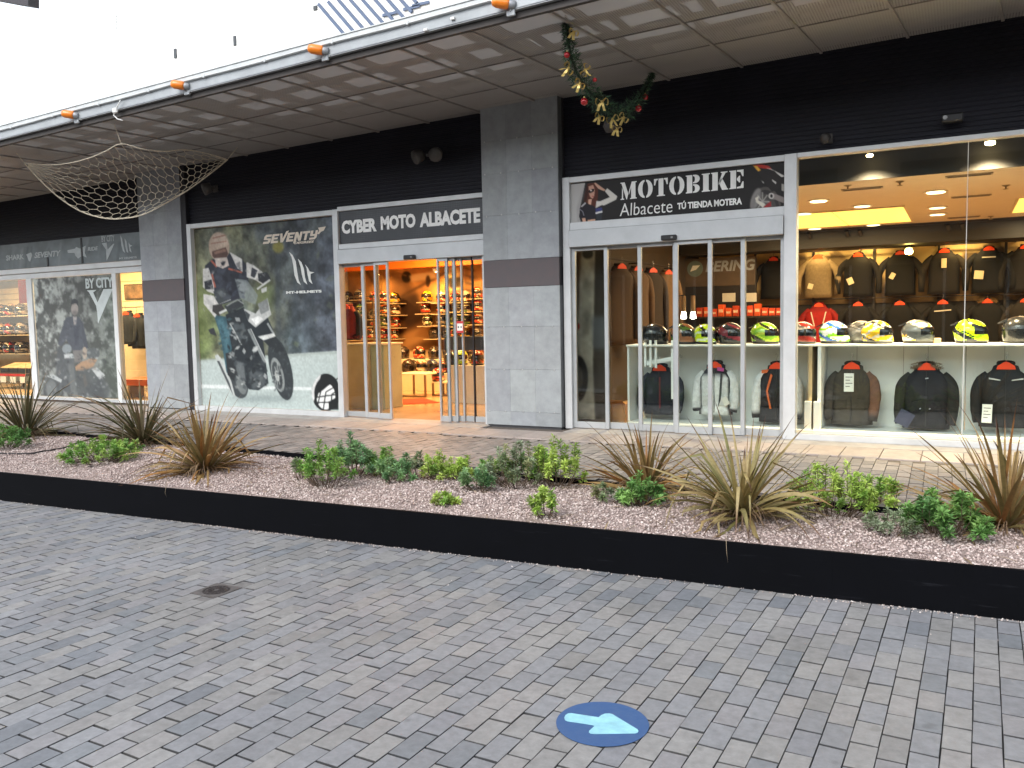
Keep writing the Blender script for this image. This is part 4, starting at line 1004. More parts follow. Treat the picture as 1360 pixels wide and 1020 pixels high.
cv.poly([(330,545),(410,540),(400,640),(345,640)], '75736f'); cv.ell((430,565), 20, 52, 'b5a490', 0, .9)
cv.poly([(205,510),(330,600),(360,780),(300,900),(190,860),(190,650)], '4c5154', .9, 1); cv.ell((280,530), 40, 40, '8c9698'); cv.poly([(255,575),(330,570),(345,610),(260,610)], 'c9cfcd')
cv.ell((500,570), 55, 50, '565c5c'); cv.poly([(350,680),(400,640),(500,605),(535,620),(500,680),(440,712),(355,712)], 'ad8968'); cv.poly([(410,745),(435,740),(455,830),(430,860)], 'a3805f')
cv.poly([(360,715),(500,690),(600,760),(560,900),(420,950),(350,880)], '4a4f50', .85, 1.5); cv.poly([(485,700),(530,685),(600,750),(555,790)], 'c6cbc8')
cv.ell((150,870), 70, 110, '3f4446', 0, .85, 1); cv.ell((150,870), 45, 78, '767d7c', 0, .8, 1); cv.ell((560,880), 80, 100, '43484a', 0, .8, 1.5); cv.poly([(110,760),(160,740),(240,790),(230,815),(150,775)], 'b9c0be')
cv.poly([(285,660),(340,660),(360,940),(320,950)], '6c7270', .8, 1)
rp = random.Random(32)
facets(160, 90, 620, 560, 960, ['33383a','4c5254','6d7473','9aa19f','c3c9c6','3d4244','807a70'], 5, 22, .6, lambda x, y: y > 600 or 180 < x < 600)
facets(40, 215, 430, 290, 520, ['3d424a','5a606a','2f343b','6d727a'], 5, 20, .5, lambda x, y: abs(x-335) < 90)
facets(190, 60, 700, 20, 760, ['b9c1bd','8d9692','5d6663','d2d8d4','4a5350','a7b0ac'], 4, 22, .45, lambda x, y: abs(x-340) > 110 or y < 90)
cv.img *= (.95+.1*fnoise(h_, w_, 2, 55, 1))[..., None]; cv.img = cv.img*.80+.12
cv.build('printed_film', PRINT, p2_)
TV = lambda x, y: (90+x/10.2, 360+y/10.2)
PV = pm('pale_print_film', 'cdd6d4', .6, var=.05)
flat(p2_, [[(260,262),(390,255),(345,290),(405,425),(485,245),(610,240),(412,710),(400,560),(385,470),(290,290)]], TV, YL+.006, PV)
word('BY CITY', TV(245,240), TV(615,220), TV(245,100), YL+.006, PV, p2_, .03)
# ------------------------------------------------------------------ canopy
def fe(x): return 6.57-.0247*(x+2.73)           # outer edge of the soffit
def c1(x): return 7.63-.025*(x+5.5)
def c2(x): return 8.37-.025*(x+5.5)
SKEW = math.tan(math.radians(5.3))
def bx_(k, y): return -6.14+.791*k+(y-8)*SKEW
perf = bpy.data.materials.new('perforated_soffit'); perf.use_nodes = True
n, l = perf.node_tree.nodes, perf.node_tree.links; p = n['Principled BSDF']
g_ = n.new('ShaderNodeNewGeometry'); sc_ = n.new('ShaderNodeVectorMath'); sc_.operation = 'SCALE'; sc_.inputs['Scale'].default_value = 1/.024
fr = n.new('ShaderNodeVectorMath'); fr.operation = 'FRACTION'; sp = n.new('ShaderNodeSeparateXYZ'); cb_ = n.new('ShaderNodeCombineXYZ')
sb_ = n.new('ShaderNodeVectorMath'); sb_.operation = 'SUBTRACT'; sb_.inputs[1].default_value = (.5, .5, 0); ln = n.new('ShaderNodeVectorMath'); ln.operation = 'LENGTH'
lt = n.new('ShaderNodeMath'); lt.operation = 'LESS_THAN'; lt.inputs[1].default_value = .30
tr = n.new('ShaderNodeBsdfTransparent'); ms = n.new('ShaderNodeMixShader')
l.new(g_.outputs['Position'], sc_.inputs[0]); l.new(sc_.outputs[0], fr.inputs[0]); l.new(fr.outputs[0], sp.inputs[0]); l.new(sp.outputs[0], cb_.inputs[0]); l.new(sp.outputs[1], cb_.inputs[1])
l.new(cb_.outputs[0], sb_.inputs[0]); l.new(sb_.outputs[0], ln.inputs[0]); l.new(ln.outputs['Value'], lt.inputs[0])
l.new(lt.outputs[0], ms.inputs[0]); l.new(p.outputs[0], ms.inputs[1]); l.new(tr.outputs[0], ms.inputs[2]); l.new(ms.outputs[0], n['Material Output'].inputs['Surface'])
nz = n.new('ShaderNodeTexNoise'); nz.inputs['Scale'].default_value = 1.4; nz.inputs['Detail'].default_value = 5; l.new(g_.outputs['Position'], nz.inputs['Vector'])
cr = n.new('ShaderNodeMix'); cr.data_type = 'RGBA'; cr.inputs[6].default_value = (*lin('9c9996'), 1); cr.inputs[7].default_value = (*lin('b6b3b0'), 1); l.new(nz.outputs[0], cr.inputs[0]); l.new(cr.outputs[2], p.inputs['Base Color'])
p.inputs['Roughness'].default_value = .5; p.inputs['Metallic'].default_value = .1
can = thing('canopy', 'long canopy with a perforated brown soffit and grey steel fascia over the shopfronts', 'canopy', (-5, 8, 4.1))
TB = pm('soffit_bar', 'a09b97', .45, .3, var=.08); FRM = pm('canopy_frame', '797572', .7, .1, var=.1)
FAS = pm('fascia_steel', '9a9ea0', .5, .2, var=.08, scale=3); FASD = pm('fascia_dark_trim', '3d3835', .7, var=.1); GUT = pm('gutter_zinc', 'bcbfbe', .5, .2, var=.08)
K0, K1 = -22, 14
for k in range(K0, K1):
    for lo, hi in ((lambda x: fe(x)+.03, c1), (c1, c2), (c2, lambda x: 9.165)):
        q = []
        for kk, e in ((k, lo), (k+1, lo), (k+1, hi), (k, hi)):
            x = bx_(kk, 8); y = e(x); x = bx_(kk, y); y = e(x)
            dx = .012 if kk == k else -.012; dy = .012 if e is lo else -.012
            x += dx; y += dy
            if hi(0) > 9 and e is hi: y = 9.165
            q.append((x, y, sof(x)+.004))
        MB().prism(q, (0, 0, .0015)).build('soffit_panel', perf, can, fix=True)
for k in range(K0, K1+1):
    a = (bx_(k, fe(bx_(k, 6.6))+.03), fe(bx_(k, 6.6))+.03); b = (bx_(k, 9.16), 9.16)
    MB().bar((a[0], a[1], sof(a[0])-.004), (b[0], b[1], sof(b[0])-.004), .026, .022).build('soffit_bar', TB, can)
xl, xr = bx_(K0, 8), bx_(K1, 8)
for e in (c1, c2):
    MB().bar((xl, e(xl), sof(xl)+.004), (xr, e(xr), sof(xr)+.004), .022, .010).build('cross_bar', FRM, can)
# structure seen through the perforation
for lo, hi in ((fe, c1), (c1, c2)):
    for t, w in ((.50, .11), (.955, .09), (.03, .06)):
        f_ = lambda x: lo(x)*(1-t)+hi(x)*t
        MB().bar((xl, f_(xl), sof(xl)+.03), (xr, f_(xr), sof(xr)+.03), w, .03).build('purlin', FRM, can)
    for k in range(K0, K1):
        for u in (.30,):
            x = bx_(k+u, 8); ya = lo(x)*.40+hi(x)*.60; yb = lo(x)*.08+hi(x)*.92
            MB().bar((x, lo(x)*.45+hi(x)*.55, sof(x)+.03), (x, yb, sof(x)+.03), .09, .026).build('bracket', FRM, can)
for k in range(K0, K1, 1):
    wd = .32 if (k-3) % 5 == 0 else .04
    x = bx_(k, 8)-(.12 if wd > .2 else 0)
    MB().bar((x+(fe(x)-8)*SKEW, fe(x)+.05, sof(x)+.11), (x+.4*SKEW, 8.4, sof(x)+.11), wd, .07).build('rafter', FRM, can)
MB().prism([(xl, c2(xl)+.03, sof(xl)+.05), (xr, c2(xr)+.03, sof(xr)+.05), (xr, 9.9, sof(xr)+.05), (xl, 9.9, sof(xl)+.05)], (0, 0, .25)).build('roof_slab', pm('roof_concrete', '9a9894', .8, var=.1), can, fix=True)
rs = bpy.data.materials.new('translucent_roof_sheet'); rs.use_nodes = True
n, l = rs.node_tree.nodes, rs.node_tree.links; tl_ = n.new('ShaderNodeBsdfTranslucent'); tl_.inputs[0].default_value = (.30, .292, .285, 1)
ms = n.new('ShaderNodeMixShader'); ms.inputs[0].default_value = .7; l.new(n['Principled BSDF'].outputs[0], ms.inputs[1]); l.new(tl_.outputs[0], ms.inputs[2]); l.new(ms.outputs[0], n['Material Output'].inputs['Surface'])
MB().quad((xl, fe(xl)+.03, sof(xl)+.21), (xr, fe(xr)+.03, sof(xr)+.21), (xr, c2(xr)+.03, sof(xr)+.21), (xl, c2(xl)+.03, sof(xl)+.21)).build('roof_sheet', rs, can)
def along(o, z0, z1, y0, y1, name, mat):
    q = []
    for x in (xl, xr):
        q.append([(x, fe(x)+y0, sof(x)+z0), (x, fe(x)+y1, sof(x)+z0), (x, fe(x)+y1, sof(x)+z1), (x, fe(x)+y0, sof(x)+z1)])
    m = MB(); m.add(q[0]+q[1], [(0,1,2,3),(7,6,5,4),(0,4,5,1),(1,5,6,2),(2,6,7,3),(3,7,4,0)]); return m.build(name, mat, o, fix=True)
along(can, -.012, .045, -.02, .028, 'lower_trim', FASD)  # dark brown trim strip under the grey fascia
along(can, .046, .170, -.065, .026, 'fascia', FAS)
along(can, .056, .062, -.072, -.066, 'drip_edge', FAS)
along(can, .171, .222, -.05, .026, 'upper_trim', GUT)
along(can, .223, .234, -.06, .05, 'gutter_lip', GUT)
def fpt(px, py, dy=-.09):
    y = 6.7
    for _ in range(8):
        q = ony(px, py, y); y = fe(q.x)+dy
    return ony(px, py, y)
# conduit with clips
x_a, x_b = -13.5, -1.2
m = MB(); pts = []
i = 0
x = x_a
while x < x_b:
    pts.append((x, fe(x)-.085, sof(x)+.160+.004*math.sin(x*3.1))); x += .3
MB().tube(pts, .011, 8).build('conduit', pm('galvanised_conduit', 'b9bbb9', .4, .5, var=.06), can, True)
for q in pts[::3]:
    MB().cbox(q[0]-.012, q[0]+.012, q[1]-.014, q[1]+.022, q[2]-.016, q[2]+.016, .003).build('clip', GUT, can)
# small fixings on the fascia
for px, py in ((566,40),(602,25)):
    q = fpt(px, py, -.07); MB().cbox(q.x-.02, q.x+.02, q.y-.02, q.y+.01, q.z-.012, q.z+.012, .003).build('clip', pm('white_plastic', 'd8d8d4', .4, var=.03), can)

OR = pm('orange_lamp_plastic', 'e07a1a', .35, var=.08, coat=.3)
names = {90: 'at its far end past the loose white cable', 237: 'beside the loose white cable', 420: 'near the striped wall panel', 667: 'above the condensed-lettered sign'}
for px, py in ((92,152), (238,113), (421,66), (667,4)):
    c = fpt(px, py, -.12); key = min(names, key=lambda k: abs(k-px))
    r0 = thing('orange_lamp', 'orange cylinder lamp clamped to the fascia ' + names[key], 'lamp', c, 'orange lamps along the fascia')
    ax = Vector((-.83, -.5, .16)).normalized(); s0 = c-ax*.06; s1_ = c+ax*.10
    P_ = [s0+ax*t for t in (0, .012, .03, .11, .14, .152)]
    MB().tube(P_, [.030, .043, .047, .047, .036, .012], 18).build('orange_shell', OR, r0, True)
    MB().tube([s0-ax*.055, s0-ax*.05, s0-ax*.002, s0+ax*.004], [.026, .036, .038, .034], 16).build('lamp_neck', pm('lamp_grey', '8d8f92', .45, .2, var=.06), r0, True)
    e = Vector((s0.x, fe(s0.x)-.06, s0.z-.05)); MB().bar(s0-ax*.03, e, .03, .03).build('bracket', FAS, r0)
    MB().cbox(e.x-.04, e.x+.04, e.y-.012, e.y+.012, e.z-.04, e.z+.04, .004).build('clamp_plate', FAS, r0)
# loose white cable
pts = [fpt(*q, -.10) for q in ((160,133),(157,139),(153,147),(151,153),(156,158),(163,160))]
c_ = thing('loose_cable', 'loose white cable end hanging from the fascia above the net', 'cable', pts[0])
MB().tube(pts, .007, 6).build('cable', MATS['white_plastic'], c_, True)
q = pts[2]; MB().cbox(q.x-.035, q.x+.035, q.y-.02, q.y+.02, q.z-.03, q.z+.03, .01).build('connector', MATS['white_plastic'], c_)

# ------------------------------------------------------------------ hanging net
def interp(pts, t):
    n_ = len(pts)-1; i = min(n_-1, int(t*n_)); f = t*n_-i
    p0, p1_, p2, p3 = pts[max(0, i-1)], pts[i], pts[i+1], pts[min(n_, i+2)]
    return .5*((2*p1_)+(p2-p0)*f+(2*p0-5*p1_+4*p2-p3)*f*f+(3*p1_-p0-3*p2+p3)*f**3)
top_px = [(32,216,7.25),(60,219,7.2),(90,217,7.15),(118,210,7.1),(140,201,7.05),(161,191,7.0),(190,198,7.15),(218,201,7.5),(246,199,7.9),(275,204,8.3),(302,212,8.6)]
bot_px = [(32,216,7.25),(52,238,7.4),(78,262,7.6),(108,281,7.75),(140,290,7.85),(165,290,7.9),(190,285,7.95),(220,270,8.05),(250,252,8.2),(280,230,8.45),(302,212,8.6)]
TP = [ony(x, y, Y) for x, y, Y in top_px]; BP = [ony(x, y, Y) for x, y, Y in bot_px]
net = thing('hanging_net', 'pale cord net slung like a hammock under the canopy above the pale logo banner', 'net', (TP[5].x, TP[5].y, TP[5].z))
CORD = pm('net_cord', 'd2c8b2', .85, var=.12, scale=40)
MB().tube([interp(TP, i/40) for i in range(41)], .007, 6).build('edge_rope', CORD, net, True)
MB().tube([interp(BP, i/40) for i in range(41)], .009, 6).build('edge_rope', CORD, net, True)
def npnt(s_, v): 
    a = interp(TP, s_); b = interp(BP, min(1, max(0, s_+.10*math.sin(math.pi*s_)*v)))
    p_ = a.lerp(b, v); p_.y += .35*math.sin(math.pi*v)*math.sin(math.pi*s_); p_.z -= .06*math.sin(math.pi*v)*math.sin(math.pi*s_); return p_
m = MB(); NS, NV = 24, 9
for i in range(NS):
    for j in range(NV):
        # honeycomb: each cell line steps sideways on alternate rows
        sh = .16*(1-math.sin(math.pi*min(1, (i+.5)/NS))*.2)
        s0_ = (i+.5*(j % 2))/NS; s1_ = (i+.5*((j+1) % 2)+(0 if j % 2 == 0 else 0))/NS
        v0, v1 = j/NV, (j+.62)/NV; v2 = (j+1)/NV
        if s0_ >= 1 or s0_ <= 0: continue
        a, b = npnt(s0_, v0), npnt(s0_, v1)
        m.tube([a, a.lerp(b, .5)+Vector((0,0,-.006)), b], .0038, 4, cap=False)
        for ds in (-.5, .5):
            sn = s0_+ds/NS
            if 0 < sn < 1: m.tube([b, npnt(sn, v2)], .0038, 4, cap=False)
o = m.build('mesh', CORD, net, True); o['kind'] = 'stuff'
for q, e in ((TP[0], Vector((0, -.1, 0))), (TP[-1], Vector((.1, .1, 0))), (TP[5], Vector((.02, -.1, 0)))):
    t_ = q+e; t_.z = sof(t_.x)-.005; MB().tube([q, t_], .005, 5).build('tie', CORD, net)

# ------------------------------------------------------------------ Christmas garland on the soffit bar
gpx = [(752,32,6.95),(755,55,7.0),(760,80,7.1),(769,102,7.25),(783,122,7.45),(800,140,7.7),(818,150,7.95),(836,145,8.2),(851,128,8.45),(860,112,8.65),(867,96,8.85)]
GP = [ony(x, y, Y) for x, y, Y in gpx]
gar = thing('christmas_garland', 'green Christmas garland with gold bows and red baubles hanging from the canopy soffit', 'garland', GP[0])
r = random.Random(9); V, Fq, C = [], [], []
for i in range(3600):
    t = r.random(); p_ = interp(GP, t); th = .095*min(1, .35+2.2*min(t, 1-t))
    if t > .78: th *= .55
    a, e = r.uniform(0, 6.283), r.uniform(-1.3, 1.2); d_ = Vector((math.cos(a)*math.cos(e), math.sin(a)*math.cos(e), math.sin(e)))
    q = p_+d_*th*r.random()**.6; L = r.uniform(.025, .055); d2 = (d_+Vector((r.uniform(-.6,.6), r.uniform(-.6,.6), r.uniform(-.6,.6)))).normalized(); s2_ = d2.cross(Vector((r.random(), r.random(), r.random()))).normalized()*L*.11
    o = len(V); V += [q-s2_, q+s2_, q+d2*L]; Fq.append((o, o+1, o+2)); c = np.array(lin(r.choice(['24432e','2f5436','1d3324','3d6142','4d6b4c','16261c'])))*r.uniform(.8, 1.2); C += [c]*3
m_ = bpy.data.meshes.new('foliage'); m_.from_pydata(V, [], Fq); set_col(m_, C); link('foliage', m_, am('garland_needles', rough=.6, var=.1), gar)
MB().tube([interp(GP, i/24) for i in range(25)], .012, 6).build('stem', pm('garland_wire', '1d2a1f', .8, var=.1), gar, True)
for q in (GP[0], GP[-1]):
    MB().tube([q, q+Vector((.0,.0,.05)), Vector((q.x+.02, q.y, sof(q.x)-.004))], [.030, .028, .012], 8).build('black_tie', BLACK, gar, True)
GOLD = pm('gold_ribbon', 'cdb36a', .35, .35, var=.12); REDB = pm('red_bauble', 'b01a22', .18, .3, var=.06, coat=.6)
def bow(c, s_, ang):
    m = MB(); R3 = Matrix.Rotation(ang, 3, 'Y')
    for sx in (-1, 1):
        loop = [Vector((sx*s_*(.1+.9*math.sin(t)), -.01*math.sin(t*2), s_*.55*math.sin(2*t)*.9)) for t in [k*math.pi/8 for k in range(9)]]
        for a, b in zip(loop, loop[1:]):
            a2, b2 = c+R3 @ a, c+R3 @ b; m.add([a2+Vector((0,-.016,0)), b2+Vector((0,-.016,0)), b2+Vector((0,.016,0)), a2+Vector((0,.016,0))], [(0,1,2,3)])
        tl = [Vector((0,0,0)), Vector((sx*s_*.35, -.01, -s_*.7)), Vector((sx*s_*.55, 0, -s_*1.35))]
        for a, b in zip(tl, tl[1:]):
            a2, b2 = c+R3 @ a, c+R3 @ b; m.add([a2+Vector((-.013,0,.004)), a2+Vector((.013,0,-.004)), b2+Vector((.013,0,-.004)), b2+Vector((-.013,0,.004))], [(0,1,2,3)])
    m.lathe(c, [(.008,-.012),(.013,0),(.008,.012)], 8); m.build('bow', GOLD, gar)
for px, py, Y, s_, an in ((764,44,6.95,.045,.5),(757,92,7.05,.06,1.2),(779,94,7.1,.055,-1.1),(772,112,7.15,.055,.8),(801,136,7.5,.062,.1),(798,156,7.7,.05,.6),(815,159,7.8,.06,-.2),(830,157,7.95,.055,.9),(821,172,7.85,.05,.3)):
    bow(ony(px, py, Y)+Vector((0,-.03,0)), s_, an)
for px, py, Y, s_ in ((753,73,7.0,.028),(790,106,7.3,.02),(776,135,7.4,.036),(848,144,8.3,.034),(857,129,8.5,.032)):
    q = ony(px, py, Y); b_ = MB().lathe(q, [(s_*math.sin(math.pi*k/10)+.0005, -s_*math.cos(math.pi*k/10)) for k in range(11)], 14).build('bauble', REDB, gar, True)
    MB().lathe(q+Vector((0,0,s_)), [(s_*.25, -.004), (s_*.25, s_*.3), (.002, s_*.32)], 8).build('bauble_cap', GOLD, b_)
q = ony(811, 168, 7.95)
MB().lathe(q, [(.001,-.06),(.05,-.05),(.075,0),(.06,.05),(.02,.07)], 14).build('floodlight_head', pm('dull_grey_plastic', '3c3835', .6, var=.1), gar, True)

# ------------------------------------------------------------------ fittings on the cladding
def flood(px, py, Y, s_, label, twin=False):
    c = ony(px, py, Y); root = thing('wall_spotlight', label, 'spotlight', c)
    M2 = pm('spot_grey', '4a4744', .6, .1, var=.1)
    for dx in ((-.06*s_, .07*s_) if twin else (0,)):
        q = c+Vector((dx*2, 0, 0)); ax = Vector((.25 if dx > 0 else -.5, -.75, -.35)).normalized()
        MB().tube([q-ax*.06*s_, q-ax*.05*s_, q+ax*.05*s_, q+ax*.07*s_], [.03*s_, .07*s_, .09*s_, .085*s_], 14).build('lamp_head', M2, root, True)
    MB().bar(c, (c.x, 9.18, c.z+.02), .03, .03).build('bracket', M2, root)
    MB().cbox(c.x-.05, c.x+.05, 9.15, 9.185, c.z-.04, c.z+.06, .005).build('base_plate', M2, root)
flood(567, 206, 9.0, 1.0, 'twin grey spotlight on the black cladding above the poster window', True)
flood(276, 250, 9.02, 1.0, 'single grey spotlight on the black cladding beside the net')
flood(1097, 183, 9.05, .55, 'tiny grey spotlight low on the black cladding above the jacket window')
c = ony(1265, 158, 9.1); cm = thing('security_camera', 'small black security camera on the black cladding above the jacket window', 'camera', c)
MB().cbox(c.x-.09, c.x+.09, c.y-.1, c.y+.02, c.z-.04, c.z+.035, .012).build('housing', BLACK, cm); MB().bar((c.x, c.y, c.z), (c.x, 9.18, c.z+.03), .03, .03).build('bracket', BLACK, cm)
MB().lathe((c.x-.06, c.y-.1, c.z), [(.02, -.012), (.02, .004), (.001, .005)], 10, 'y').build('lens', pm('grey_lens', '8a8a8a', .2, var=0), cm)

# ------------------------------------------------------------------ white building behind the canopy
WB = pm('white_render', 'f2f2f0', .8, var=.02, scale=1.5)
YB = 16.0
ub = thing('white_building', 'overexposed white building rising behind the canopy with slit windows and a striped panel', 'building', (-18, YB, 3))
xw0, xw1 = X_(150, 60, YB), 6.0
MB().box(xw0, xw1, YB, YB+8, 4.7, 14).build('wall', WB, ub)
DW = pm('dark_window_glass', '2f3437', .3, var=.1)
def win(px0, py0, px1, py1, mat=DW, name='window'):
    a, b = ony(px0, py0, YB-.02), ony(px1, py1, YB-.02)
    f_ = MB().cbox(min(a.x, b.x), max(a.x, b.x), YB-.03, YB+.02, min(a.z, b.z), max(a.z, b.z), .005).build(name, mat, ub); return f_
win(230.5, 65, 234.5, 77); win(309.5, 48, 313.5, 60); win(416, 8, 421, 13, DW, 'wall_lamp')
for k in range(5): win(113.5+.01*k+40, 20+k*0+k*4, 115+40, 22+k*4, pm('vent_grey', 'b9bcbc', .6, var=.05), 'vent_slot')
LB = pm('louvre_blue_grey', '4c5a72', .5, .2, var=.05); a = ony(439, 2, YB-.02); b = ony(565, 34, YB-.02)
for k in range(13):
    xa_ = a.x+(b.x-a.x)*k/9.; 
    L_ = (a.z-b.z)*(1.0 if k < 6 else max(.15, 1-(k-5)*.17))
    MB().bar((xa_-.35, YB-.04, a.z), (xa_-.35+L_*.9, YB-.04, a.z-L_), .07, .05, (0,1,0)).build('louvre_bar', LB, ub)
for px, py in ((520,18),(548,10),(560,5)):
    q = ony(px, py, YB-.03); MB().box(q.x-.25, q.x+.2, YB-.05, YB-.01, q.z-.03, q.z+.03).build('louvre_bar', LB, ub)
# dark panel corner
a, b = ony(-70, -40, 7.5), ony(41, 7, 7.5)
o = thing('overhead_panel', 'dark flat overhead panel with a lighter rim, its corner against the white sky', 'panel', (a.x, 7.5, b.z))
MB().prism([ony(-70, -45, 7.5), ony(41, -45, 7.5), ony(41, 8, 7.5), ony(22, 5, 7.5), ony(-70, -12, 7.5)], (0, .12, 0)).build('board', pm('dark_board', '2b2429', .6, var=.1), o, fix=True)
MB().bar(ony(41.5, -45, 7.5), ony(41.5, 8, 7.5), .02, .1, (0, 1, 0)).build('rim', DARKPOST, o)
# ------------------------------------------------------------------ shop interiors: shells
FZ = WZ+.006
TILEF = pm('polished_floor_tile', 'b79b78', .22, var=.10, scale=1.6, hue='a98a66')
CEIL = pm('beige_ceiling', 'c4b198', .8, var=.03)
def room(tagname, x0, x1, y0, y1, zc, wallm, backm, yc=None):
    struct('shop_floor', MB().box(x0, x1, y0, y1, FZ-.05, FZ), TILEF)
    struct('shop_ceiling', MB().box(x0, x1, (yc or y0), y1, zc, zc+.1), CEIL)
    struct('shop_wall_back', MB().box(x0, x1, y1, y1+.1, FZ, zc), backm)
    struct('shop_wall_side', MB().box(x0-.05, x0, y0, y1, FZ, zc+.4), wallm)
    struct('shop_wall_side', MB().box(x1, x1+.05, y0, y1, FZ, zc+.4), wallm)
CREAMW = pm('cream_wall', 'd8c4a0', .7, var=.04); DARKW = pm('dark_slat_wall', '231b16', .6, var=.15, scale=4); BROWNW = pm('brown_wall', '3f342a', .7, var=.1)
room('moto', -4.62, 5.4, 9.26, 16.6, 3.0, BROWNW, DARKW, 9.72)
room('cyber', -11.5, -4.72, 9.26, 14.2, 3.0, CREAMW, CREAMW)
room('far', -24, -11.6, 9.66, 12.6, 2.95, CREAMW, CREAMW)
DK = pm('bulkhead_black', '1d1916', .6, var=.1)
struct('shop_bulkhead', MB().box(-4.6, 5.38, 9.70, 9.719, 2.985, 3.5).box(-4.6, 5.38, 9.24, 9.699, 3.42, 3.5), DK)
struct('shop_bulkhead', MB().box(-4.6, 5.38, 15.2, 15.9, Z_(1059, 331, 15.2), 2.995), DK)

# ------------------------------------------------------------------ helmets
SHELL = am('helmet_paint', rough=.2, var=.08, spec=.5, coat=.6)
VISOR = pm('helmet_visor', '17181b', .08, .2, var=.05, coat=1.)
TRIM = pm('helmet_trim', '18181a', .5, var=.05)
def hp(az, el, out=1.):
    ce = math.cos(el) if el > 0 else max(math.cos(el), .0)*.5+.5*1.0
    front = max(0, math.cos(az))
    a, b = .122, .150+.020*front*(1 if el > 0 else 1+1.1*min(1, -el/.5))
    if el < 0: ce = .97-.10*(el/.8)**2-(.10*max(0, -math.cos(az))*(-el))
    x = a*ce*math.sin(az)*out; y = -b*ce*math.cos(az)*out; z = .138*math.sin(el)*out
    if el < 0: z = .138*math.sin(el)-.012*front*(-el)
    return x, y, z+.112
def helmet_mesh(cols, seed, n, rows):
    r = random.Random(seed); k1, k2, ph, k3, ph2 = r.choice([2,3,4]), r.uniform(2.5, 6), r.uniform(0, 6), r.choice([1,2,3]), r.uniform(0, 6)
    e0, e1 = -.80, 1.5
    def colour(az, el):
        s_ = math.sin(k1*az*.9+k2*el+ph+.9*math.sin(3*el+2*az)); t_ = math.sin(k3*abs(az)*1.7+9*el+ph2+.7*math.sin(5*az))
        if abs(s_) < .10 and n > 30: return cols[2] if seed % 2 else cols[1]
        if s_ > .45: return cols[1]
        if t_ > .55: return cols[2]
        return cols[0]
    def port(az, el): return abs(az) < 1.28 and -.10 < el < .50-.10*abs(az)
    C = {c: np.array(lin(c)) for c in cols}
    sv, sf, sc_, vv, vf = [], [], [], [], []
    def key(i, j): return j*n+(i % n)
    for j in range(rows+1):
        el = e0+(e1-e0)*j/rows
        for i in range(n):
            az = -math.pi+2*math.pi*i/n; sv.append(hp(az, el)); vv.append(hp(az, el, 1.03))
    for j in range(rows):
        for i in range(n):
            az = -math.pi+2*math.pi*(i+.5)/n; el = e0+(e1-e0)*(j+.5)/rows; f = (key(i, j), key(i+1, j), key(i+1, j+1), key(i, j+1))
            if port(az, el): vf.append(f)
            else: sf.append(f); sc_.append(C[colour(az, el)] if el > -.62 else np.array(lin('151517')))
    sf.append(tuple(key(i, rows) for i in range(n))); sc_.append(C[cols[0]])
    sf.append(tuple(key(i, 0) for i in range(n))[::-1]); sc_.append(np.array(lin('0e0e10')))
    sm = bpy.data.meshes.new('shell'); sm.from_pydata(sv, [], sf); set_col(sm, sc_, 'FACE'); sm.materials.append(SHELL)
    used = sorted({i for f in vf for i in f}); mp = {k: i for i, k in enumerate(used)}
    vm = bpy.data.meshes.new('visor'); vm.from_pydata([vv[k] for k in used], [], [tuple(mp[i] for i in f) for f in vf]); vm.materials.append(VISOR)
    sm.shade_smooth(); vm.shade_smooth()
    return sm, vm
_tm = MB()
_ringp = [hp(-math.pi+2*math.pi*i/20, -.80) for i in range(20)]
_tm.tube([Vector(p)*1.0 for p in _ringp]+[Vector(_ringp[0])], .007, 5, cap=False); TRIMMESH = _tm.mesh('base_trim'); TRIMMESH.materials.append(TRIM); TRIMMESH.shade_smooth()
_sp = MB(); _sp.add([(-.05,.10,.225),(.05,.10,.225),(.035,.172,.19),(-.035,.172,.19),(-.05,.10,.205),(.05,.10,.205),(.04,.168,.18),(-.04,.168,.18)], [(0,1,2,3),(7,6,5,4),(0,4,5,1),(1,5,6,2),(2,6,7,3),(3,7,4,0)]); SPOIL = _sp.mesh('rear_spoiler'); SPOIL.materials.append(TRIM)
HCACHE = {}
def helmet(loc, rz, cols, label, group, n=22, rows=13, s_=1.0, seed=0):
    ck_ = (tuple(cols), seed % 5, n)
    if ck_ not in HCACHE: HCACHE[ck_] = helmet_mesh(cols, seed, n, rows)
    sm, vm = HCACHE[ck_]
    root = thing('helmet', label, 'helmet', loc, group); root.rotation_euler = (0, 0, rz); root.scale = (s_,)*3
    for nm, me in (('shell', sm), ('visor', vm), ('base_trim', TRIMMESH), ('rear_spoiler', SPOIL)):
        o = bpy.data.objects.new(nm, me); COL.objects.link(o); o.parent = root
    return root

